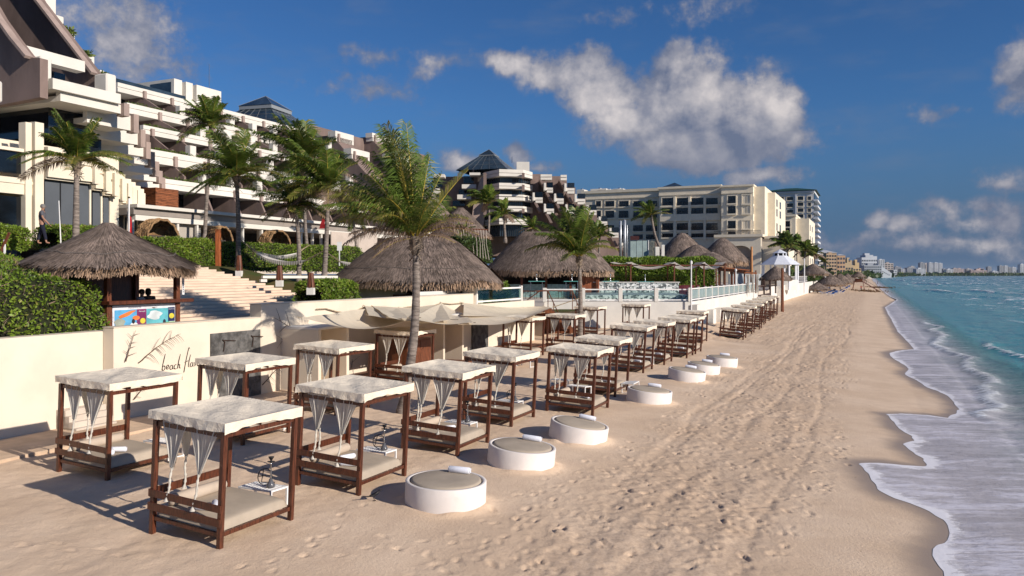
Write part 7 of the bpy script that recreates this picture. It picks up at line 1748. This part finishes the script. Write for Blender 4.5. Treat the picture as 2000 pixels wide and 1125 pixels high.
for i, (px, y0, y1, Y, lb) in enumerate(((467,499,533,44.5,'slatted wooden bollard at the foot of the hammock palm'),(546,519,552,40.5,'slatted wooden bollard halfway down the staircase edge'),(607,533,567,36.5,'slatted wooden bollard lowest by the staircase, near the bush'))):
    A__ = onY(px, y1, Y); h_ = (y1-y0)/F*Y; root = empty('garden_bollard', A__, 0, lb, 'bollard', 'slatted wooden bollards by the staircase'); MB().box(-.16,-.16,-.2,.16,.16,.12).build('base', M_wallw, root)
    for k in range(8): an = 2*PI*k/8; MB().bar((.17*math.cos(an), .17*math.sin(an), .12), (.10*math.cos(an), .10*math.sin(an), h_), .09, .03, (math.cos(an), math.sin(an), 0)).build('slat', M_wood2, root)
for i, (px, y0, y1, Y, lb) in enumerate(((426,448,518,47.5,'tall orange wooden post in the hedge'),)):
    A__ = onY(px, y1, Y); root = tag(MB().box(-.13,-.13,-.4,.13,.13,(y1-y0)/F*Y).build('wooden_post', mat('orange_post', (.38,.11,.035), .6, .2, 3, (4,4,.5)), bevel=.01, loc=A__), lb, 'post')
sg = empty('garden_sign', onY(663, 505, 55), 0, 'small white sign on a post in the hedge', 'sign'); MB().box(-.16,-.02,.55,.16,.02,1.15).build('sign_board', M_white, sg); MB().box(-.03,-.03,-.5,.03,.03,.55).build('post', M_white, sg)
rf = empty('red_flag', onY(634, 437, 50), 0, 'small dark red flag hanging by the right palm trunk', 'flag'); MB().grid(lambda s, q: (-.25*q*(1-s)+.12*s-.1, .03*math.sin(q*8), .45-.75*q), 8, 10).build('cloth', mat('dark_red_cloth', (.30,.015,.02), .8, .1, 4), rf); MB().tube([(.04,0,.5),(.04,0,-.4)], .012, 4).build('cord', M_rope, rf)
# ------------------------------------------------------------------ far shore
farland = MB(); o = None
fl_ = [(1600,900),(1700,1400),(1745,2100),(1800,2500),(1900,2700),(2060,2800),(2300,2900)]
pts = [Vector(((px-1000)/F*Y, Y, -.4)) for px, Y in fl_]
back = [Vector((p_.x+(-400), p_.y+1500, -.4)) for p_ in pts]
mb = MB(); mb.prism(pts+back[::-1], (0, 0, 1.6)); o = mb.build('far_shore', mat('far_sand', (.50,.42,.34), .9, .1, .01)); tag(o, kind='structure')
def bld(px0, px1, yt, yb, Y, color, label, rows=None, colsn=None, roof=None, cat='building', side=0.0, grp_=None, win=(.06,.07,.09), step=None):
    A__ = onY(px0, yb, Y); B__ = onY(px1, yt, Y); w_ = B__.x-A__.x; h_ = B__.z-A__.z+8; d_ = w_*.8
    root = empty('far_building', (A__.x+w_/2, Y+d_/2, A__.z-8), YAW*.0, label, cat, grp_); m_ = mat('wall_%02d%02d%02d' % tuple(int(c*60) for c in color), color, .85, .06, .05)
    rs = rows or max(3, int(h_/3.4)); cs = colsn or max(3, int(w_/5)); 
    mb = MB()
    if step:
        n_ = len(step)
        for i, s in enumerate(step): mb.box(-w_/2+w_*i/n_+(.01 if i else 0), -d_/2, 0, -w_/2+w_*(i+1)/n_, d_/2, 8+(h_-8)*s)
    else: mb.box(-w_/2, -d_/2, 0, w_/2, d_/2, h_)
    wm = mat('far_window_%d' % int(win[0]*100), win, .3, .3, .08); mb.mats = [m_]; mb.use(wm)
    hh = h_*(min(step) if step else 1)
    for r_ in range(1, rs):
        z0 = h_*r_/rs
        if step and z0 > 8+(h_-8)*min(step)-2: continue
        for c_ in range(cs): x0 = -w_/2+w_*(c_+.18)/cs; mb.box(x0, -d_/2-.12, z0, x0+w_/cs*.64, -d_/2-.02, z0+h_/rs*.5)
        for c_ in range(max(3, cs//2)): y0 = -d_/2+d_*(c_+.18)/max(3, cs//2); mb.box(w_/2+.02, y0, z0, w_/2+.12, y0+d_/max(3, cs//2)*.64, z0+h_/rs*.5)
    mb.build('wall', None, root)
    if roof is not None: mb = MB(); e = w_*.06; mb.add([(-w_/2-e,-d_/2-e,h_+.05),(w_/2+e,-d_/2-e,h_+.05),(w_/2+e,d_/2+e,h_+.05),(-w_/2-e,d_/2+e,h_+.05),(-w_*.1,0,h_+w_*.16),(w_*.1,0,h_+w_*.16)], [(0,1,5,4),(1,2,5),(2,3,4,5),(3,0,4),(3,2,1,0)]); mb.build('roof', mat('roof_%d' % int(roof[0]*90), roof, .6, .06, .1), root)
    else: MB().box(-w_*.2, -d_*.2, h_, w_*.12, d_*.2, h_+min(6, w_*.12)).build('plant_room', m_, root)
    return root
be_ = (.52,.40,.27); wh = (.50,.52,.56); gr = (.30,.31,.34)
bld(1600,1634,494,545,620,(.48,.42,.36),'beige block with a pale roof right of the white tower',roof=(.5,.5,.52),cat='building')
bld(1614,1634,495,545,560,(.46,.33,.22),'tan block with balconies just right of the white tower',colsn=4,rows=11)
bld(1635,1651,499,546,700,(.46,.30,.19),'brown block with a pale roof, second along the far beach',roof=(.5,.5,.52))
bld(1651,1667,505,547,820,(.50,.38,.24),'sandy stepped block, third along the far beach',step=(.8,1,.85,.92,.7))
bld(1666,1682,509,547,900,(.55,.40,.22),'yellow stepped block, fourth along the far beach',step=(.75,1,.9,.6))
bld(1683,1713,498,545,1250,wh,'big white hotel block with a glazed front',rows=9,colsn=9,step=(.9,1,1,.95))
bld(1688,1722,518,546,1150,(.34,.36,.40),'low grey podium in front of the big white hotel',colsn=9)
rt = empty('white_ramp_building', onY(1714, 540, 1200), 0, 'white building with a slanting terraced roof line', 'building'); k_ = 1200/F
MB().prism([(0,0,-8),(26*k_,0,-8),(28*k_,0,6*k_),(2*k_,0,24*k_)], (0, 30, 0)).build('wall', mat('white_ramp', wh, .8, .05, .05), rt)
for j in range(7): MB().box(3*k_+j*3.2*k_, -.6, (20-2.6*j)*k_*.6, 5*k_+j*3.2*k_, -.02, (21.5-2.6*j)*k_*.6).build('window', mat('far_window_6', (.06,.07,.09), .3, .3, .08), rt)
bld(1716,1728,507,540,1500,wh,'slim white tower right of the big white hotel',colsn=3); bld(1728,1745,514,540,1500,(.42,.36,.33),'brown grey hotel right of the slim white tower')
bld(1738,1752,527,541,1500,wh,'low white building at the start of the far skyline')
FB = [(1748,1760,521,2300,gr),(1754,1768,525,2300,(.45,.46,.50)),(1772,1789,523,2350,gr),(1779,1786,520,2450,(.5,.48,.47)),(1797,1807,513,2400,gr),(1807,1814,514,2420,(.50,.44,.42)),(1814,1823,513,2400,wh),(1790,1808,525,2250,wh),
      (1825,1833,513,2420,wh),(1834,1841,514,2440,wh),(1842,1849,525,2400,gr),(1849,1862,526,2380,wh),(1862,1871,524,2420,(.45,.38,.36)),(1870,1883,525,2450,(.46,.36,.34)),(1888,1898,525,2450,(.42,.40,.40)),(1896,1902,527,2440,(.40,.30,.28)),(1903,1928,528,2450,(.46,.36,.34)),(1910,1922,525,2500,(.45,.33,.30)),
      (1929,1937,521,2480,gr),(1938,1950,530,2450,wh),(1952,1961,519,2520,gr),(1962,1969,519,2520,wh),(1970,1976,522,2520,gr),(1977,1985,522,2540,wh),(1986,1993,528,2560,gr),(1993,2004,516,2540,wh)]
nm_ = ['grey low','pale grey','grey','thin','grey tower','brownish tower','white tower','low white','white tower','white tower','low grey','low white','brown','reddish','grey','small red','long low reddish','red roofed','round grey tower','low white','dark tower','white tower','grey slab','white slab','small grey','tall white']
ref = ['first on the left of the bay','beside the first one','with a dome-like neighbour','rising just behind its neighbour','leftmost of the tall cluster','in the middle of the tall cluster','rightmost of the first tall trio','at the foot of the tall cluster','left of the two matching white towers','right of the two matching white towers','between the matching towers and the low row','at the start of the low row','in the low row','right of the brown one','left of the reddish row','next to the grey one','in the middle of the bay','behind the long low reddish one','standing alone','right of the lone round tower','left of the second tall pair','of the second tall pair','beside the second tall pair','right of the second tall pair','near the right edge','at the right edge of the picture']
for i, (x0, x1, yt, Y, c_) in enumerate(FB): bld(x0, x1, yt, 540, Y, c_, nm_[i]+' building on the far skyline, '+ref[i], grp_='buildings of the far skyline', win=(.12,.14,.17))
# vegetation strips far away
def far_trees(px0, px1, Y0, Y1, ytop, ybot, n, size, label):
    t_ = rng.random(n); px = px0+(px1-px0)*t_; Y = Y0+(Y1-Y0)*t_; X = (px-1000)/F*Y; zt = CZ-(ytop-HOR)/F*Y; zb = CZ-(ybot-HOR)/F*Y; bump_ = vnoise(px, px*0, 4.0, 71)*.25+.75
    z = zb+(zt-zb)*rng.random(n)*bump_; P_ = np.stack([X, Y+rng.normal(size=n)*Y*.01, z], -1); o = leaves(P_, size, 'shrubs', M_hedged, asp=1.2); return tag(o, label, 'trees', None, 'stuff')
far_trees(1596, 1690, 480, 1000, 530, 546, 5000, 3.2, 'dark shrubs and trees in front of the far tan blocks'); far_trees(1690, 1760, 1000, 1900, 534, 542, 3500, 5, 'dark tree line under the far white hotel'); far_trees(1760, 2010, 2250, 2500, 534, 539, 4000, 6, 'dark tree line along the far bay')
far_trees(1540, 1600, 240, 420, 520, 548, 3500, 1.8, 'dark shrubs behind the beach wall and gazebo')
# white tents
for i, (px, Y) in enumerate(((1628,480),(1638,520),(1668,640),(1697,900))):
    A__ = onY(px, 548, Y); root = empty('white_tent', A__, 0, ['white tent roof behind the largest far umbrella','white tent roof left of the tan blocks base','small white tent before the yellow block','small white tent far along the beach'][i], 'tent'); w_ = 7/F*Y; MB().add([(-w_,-w_,1.5),(w_,-w_,1.5),(w_,w_,1.5),(-w_,w_,1.5),(0,0,1.5+w_*.8)], [(0,1,4),(1,2,4),(2,3,4),(3,0,4),(3,2,1,0)]).build('roof', M_sail, root)
    for x in (-1,1): MB().box(x*w_*.9-.1,-w_,-1,x*w_*.9+.1,-w_+.2,1.5).build('pole', M_white, root)
# ------------------------------------------------------------------ people
def skin_mesh(name, chains, m_, parent=None, sub=1):
    """chains = list of lists of (point, radius); first point of later chains joins an earlier point by position"""
    verts = []; edges = []; rad = []; key = {}
    for ch in chains:
        prev = None
        for (p_, r_) in ch:
            k = tuple(round(c_, 4) for c_ in p_)
            if k not in key: key[k] = len(verts); verts.append(p_); rad.append(r_)
            i = key[k]
            if prev is not None: edges.append((prev, i))
            prev = i
    me = bpy.data.meshes.new(name); me.from_pydata(verts, edges, []); o_ = bpy.data.objects.new(name, me); col.objects.link(o_)
    o_.modifiers.new('s', 'SKIN'); 
    for i, r_ in enumerate(rad): me.skin_vertices[0].data[i].radius = (r_, r_) if not isinstance(r_, tuple) else r_
    me.skin_vertices[0].data[0].use_root = True
    sb_ = o_.modifiers.new('u', 'SUBSURF'); sb_.levels = sub; sb_.render_levels = sub
    dg = bpy.context.evaluated_depsgraph_get(); bpy.context.view_layer.update(); dg = bpy.context.evaluated_depsgraph_get()
    m2 = bpy.data.meshes.new_from_object(o_.evaluated_get(dg)); bpy.data.objects.remove(o_); m2.materials.clear(); m2.materials.append(m_)
    m2.polygons.foreach_set('use_smooth', [True]*len(m2.polygons)); o2 = bpy.data.objects.new(name, m2); col.objects.link(o2); o2.parent = parent; return o2
def person(loc, rz, label, shirt, pants, skin=(.33,.18,.12), hair=(.05,.04,.035), pose='stand', hairlen=0, scale=1.0):
    root = empty('person', loc, rz, label, 'person'); root.scale = (scale,)*3
    ms = mat('skin_%d' % int(skin[0]*100), skin, .6, .06, 4); mc = mat('shirt_%d%d' % (int(shirt[0]*100), int(shirt[2]*100)), shirt, .85, .1, 6); mp = mat('trousers_%d' % int(pants[2]*100), pants, .85, .1, 6); mh = mat('hair_%d' % int(hair[0]*100), hair, .7, .2, 9)
    sit = pose == 'lean'
    fw = .22 if sit else .02
    pel = (0,0,.95); ch = (0,fw*.5,1.22); nk = (0,fw+.0,1.46); hd = (0,fw+.03,1.63)
    sh = lambda s: (s*.19, fw*.9, 1.40)
    if sit: arm = lambda s: [(sh(s), .055), ((s*.27, fw+.10, 1.14), .045), ((s*.14, fw+.34, 1.08), .033), ((s*.10, fw+.43, 1.08), .022)]
    elif pose == 'walk': arm = lambda s: [(sh(s), .055), ((s*.24, fw-.05+.1*s, 1.13), .045), ((s*.25, fw+.08+.18*s, .90), .033), ((s*.25, fw+.12+.20*s, .82), .022)]
    else: arm = lambda s: [(sh(s), .055), ((s*.25, fw-.03, 1.12), .045), ((s*.24, fw+.12, .90), .033), ((s*.23, fw+.15, .82), .022)]
    st_ = .18 if pose == 'walk' else .03
    leg = lambda s: [((s*.10, 0, .90), .095), ((s*.11, s*st_*.5+.02, .50), .062), ((s*.11, s*st_, .10), .04), ((s*.11, s*st_+.02, .05), .04), ((s*.12, s*st_+.15, .03), .032)]
    body = [[(pel, .13), ((0,fw*.2,1.08), .125), (ch, .15), ((0,fw*.9,1.38), .12), (nk, .055), ((0,fw+.02,1.55), .07), (hd, .095), ((0,fw+.01,1.72), .07)]]
    for s in (-1, 1): body.append([((0,fw*.9,1.38), .12)]+arm(s)); body.append([(pel, .13)]+leg(s))
    b_ = skin_mesh('body', body, ms, root, 2)
    top_ = [[(pel, .145), ((0,fw*.2,1.08), .14), (ch, .168), ((0,fw*.9,1.39), .135), ((0,fw,1.44), .07)]]
    for s in (-1, 1): top_.append([((0,fw*.9,1.39), .135), (sh(s), .075), (tuple(Vector(sh(s)).lerp(Vector(arm(s)[1][0]), .75)), .062)])
    skin_mesh('shirt', top_, mc, root, 2)
    pn = [[((0,0,.99), .15), ((0,0,.93), .15)]]
    for s in (-1, 1): pn.append([((0,0,.93), .15), ((s*.10,0,.85), .108), ((s*.11, s*st_*.5+.02, .50), .078)]+([((s*.11, s*st_, .14), .058)] if pants[0] < .5 else []))
    skin_mesh('trousers', pn, mp, root, 2)
    hz_ = hd[2]
    mb = MB(); mb.lathe([(.0,.125),(.06,.115),(.095,.07),(.103,.02),(.10,-.03-hairlen*.5),(.085,-.05-hairlen),(.05,-.05-hairlen)], (0, hd[1]-.018, hz_), 14); mb.build('hair', mh, root, smooth=True)
    mb = MB(); mb.lathe([(0,-.016),(.014,-.006),(.016,.006),(0,.016)], (0, hd[1]+.098, hz_-.01), 8); 
    for s in (-1, 1): mb.lathe([(0,-.009),(.009,0),(0,.009)], (s*.034, hd[1]+.088, hz_+.022), 8); mb.lathe([(0,-.028),(.014,0),(0,.028)], (s*.098, hd[1]+.0, hz_), 8)
    mb.build('face', ms, root, smooth=True)
    mb = MB(); mb.bar((-.022, hd[1]+.092, hz_-.045), (.022, hd[1]+.092, hz_-.045), .006, .008); mb.build('mouth', mat('lips', (.25,.08,.07), .6, .05, 3), root)
    for s in (-1, 1):
        h0 = Vector(arm(s)[3][0]); d = (h0-Vector(arm(s)[2][0])).normalized(); sd_ = Vector((1,0,0)) if abs(d.x) < .8 else Vector((0,1,0)); chs = []
        for j in range(4): q_ = h0+sd_*(j-1.5)*.018; chs.append([(tuple(h0), .02), (tuple(q_+d*.03), .009), (tuple(q_+d*(.065-.006*abs(j-1.5))+Vector((0,.01,0))), .008), (tuple(q_+d*(.09-.008*abs(j-1.5))+Vector((0,.022,0))), .006)])
        chs.append([(tuple(h0), .02), (tuple(h0+Vector((-s*.03, .02, 0))+d*.02), .009), (tuple(h0+Vector((-s*.035, .03, 0))+d*.05), .007)]); skin_mesh('hand', chs, ms, root, 1)
    return root
pA = onY(82, 476, 35.0); person(pA, R(-70), 'grey haired man in a dark grey polo and dark trousers walking above the hedge', (.10,.10,.115), (.012,.014,.03), (.32,.17,.11), (.22,.21,.20), 'walk', scale=1.0)
kp = Vector((KC.x, KC.y, KZ))
def kloc(x, y, z=0): q_ = Vector((x, y, z)); q_.rotate(Euler((0,0,YAW))); return kp+q_
person(kloc(.35, .85, -.32), YAW+R(-60), 'person in a pale shirt leaning on the kiosk counter, seen from the side', (.35,.36,.42), (.05,.05,.08), (.20,.11,.08), (.02,.015,.012), 'lean')
person(kloc(.45, 1.45, -.30), YAW+R(70), 'dark haired person in a dark top behind the kiosk counter, next to the pale shirt', (.05,.045,.06), (.03,.03,.05), (.22,.12,.08), (.02,.012,.01), 'lean', .08)
for i, (px, py, sh_, pn_, lb) in enumerate(((1682,568,(.45,.06,.05),(.3,.05,.05),'far person in red standing by the lifeguard tower ramp'),(1714,555,(.10,.08,.08),(.05,.04,.04),'far dark dressed person walking at the water line'),(1688,553,(.4,.05,.05),(.1,.08,.08),'far person in a red top walking beyond the lifeguard tower'),(1692,553,(.08,.08,.1),(.05,.05,.07),'far person in dark clothes beside the one in red'))):
    q_ = onsand(px, py); person(q_, R(40*i), lb, sh_, pn_, pose='walk')
# ------------------------------------------------------------------ bird (small dark grackle on the sand)
bq = onsand(731, 978); b_ = empty('bird', bq, R(25), 'small black long-tailed bird standing on the sand beside the nearest plinth', 'bird'); mbk = mat('black_feathers', (.012,.011,.014), .45, .2, 20)
skin_mesh('body', [[((-.06,0,.115), .028), ((0,0,.135), .045), ((.07,0,.165), .035), ((.11,0,.20), .02), ((.135,0,.225), .026), ((.165,0,.225), .012), ((.20,0,.222), .004)], [((-.06,0,.115), .028), ((-.12,0,.11), .014), ((-.24,0,.115), .010), ((-.30,0,.12), .012)]], mbk, b_, 2)
mb = MB(); 
for s in (-1, 1): mb.add([(.06,s*.040,.16),(.02,s*.048,.165),(-.12,s*.02,.125),(-.02,s*.044,.11)], [(0,1,2,3)])
mb.build('wing', mbk, b_)
for s in (-1, 1): MB().tube([(.0,s*.02,.11),(-.012,s*.022,.05),(.004,s*.022,.0)], .004, 5).build('leg', mbk, b_); 
mb = MB()
for s in (-1, 1):
    for a_ in (-.5, 0, .5, 3.14): mb.tube([(.004,s*.022,.004),(.004+.035*math.cos(a_),s*.022+.035*math.sin(a_),.003)], .003, 4)
mb.build('feet', mbk, b_)
# ------------------------------------------------------------------ sea haze
mh = bpy.data.materials.new('haze'); mh.use_nodes = True; t = NT(mh.node_tree)
pv_ = t.n('ShaderNodeVolumePrincipled', ins={'Color': (.72, .82, .95, 1), 'Density': 0.00004, 'Anisotropy': 0.2}); t.n('ShaderNodeOutputMaterial', ins={'Volume': pv_.outputs[0]})
hzo = MB().box(-50000, -1500, -8, 50000, 50000, 75).build('haze', mh); tag(hzo, kind='stuff', label='thin sea haze over the whole coast', cat='haze')
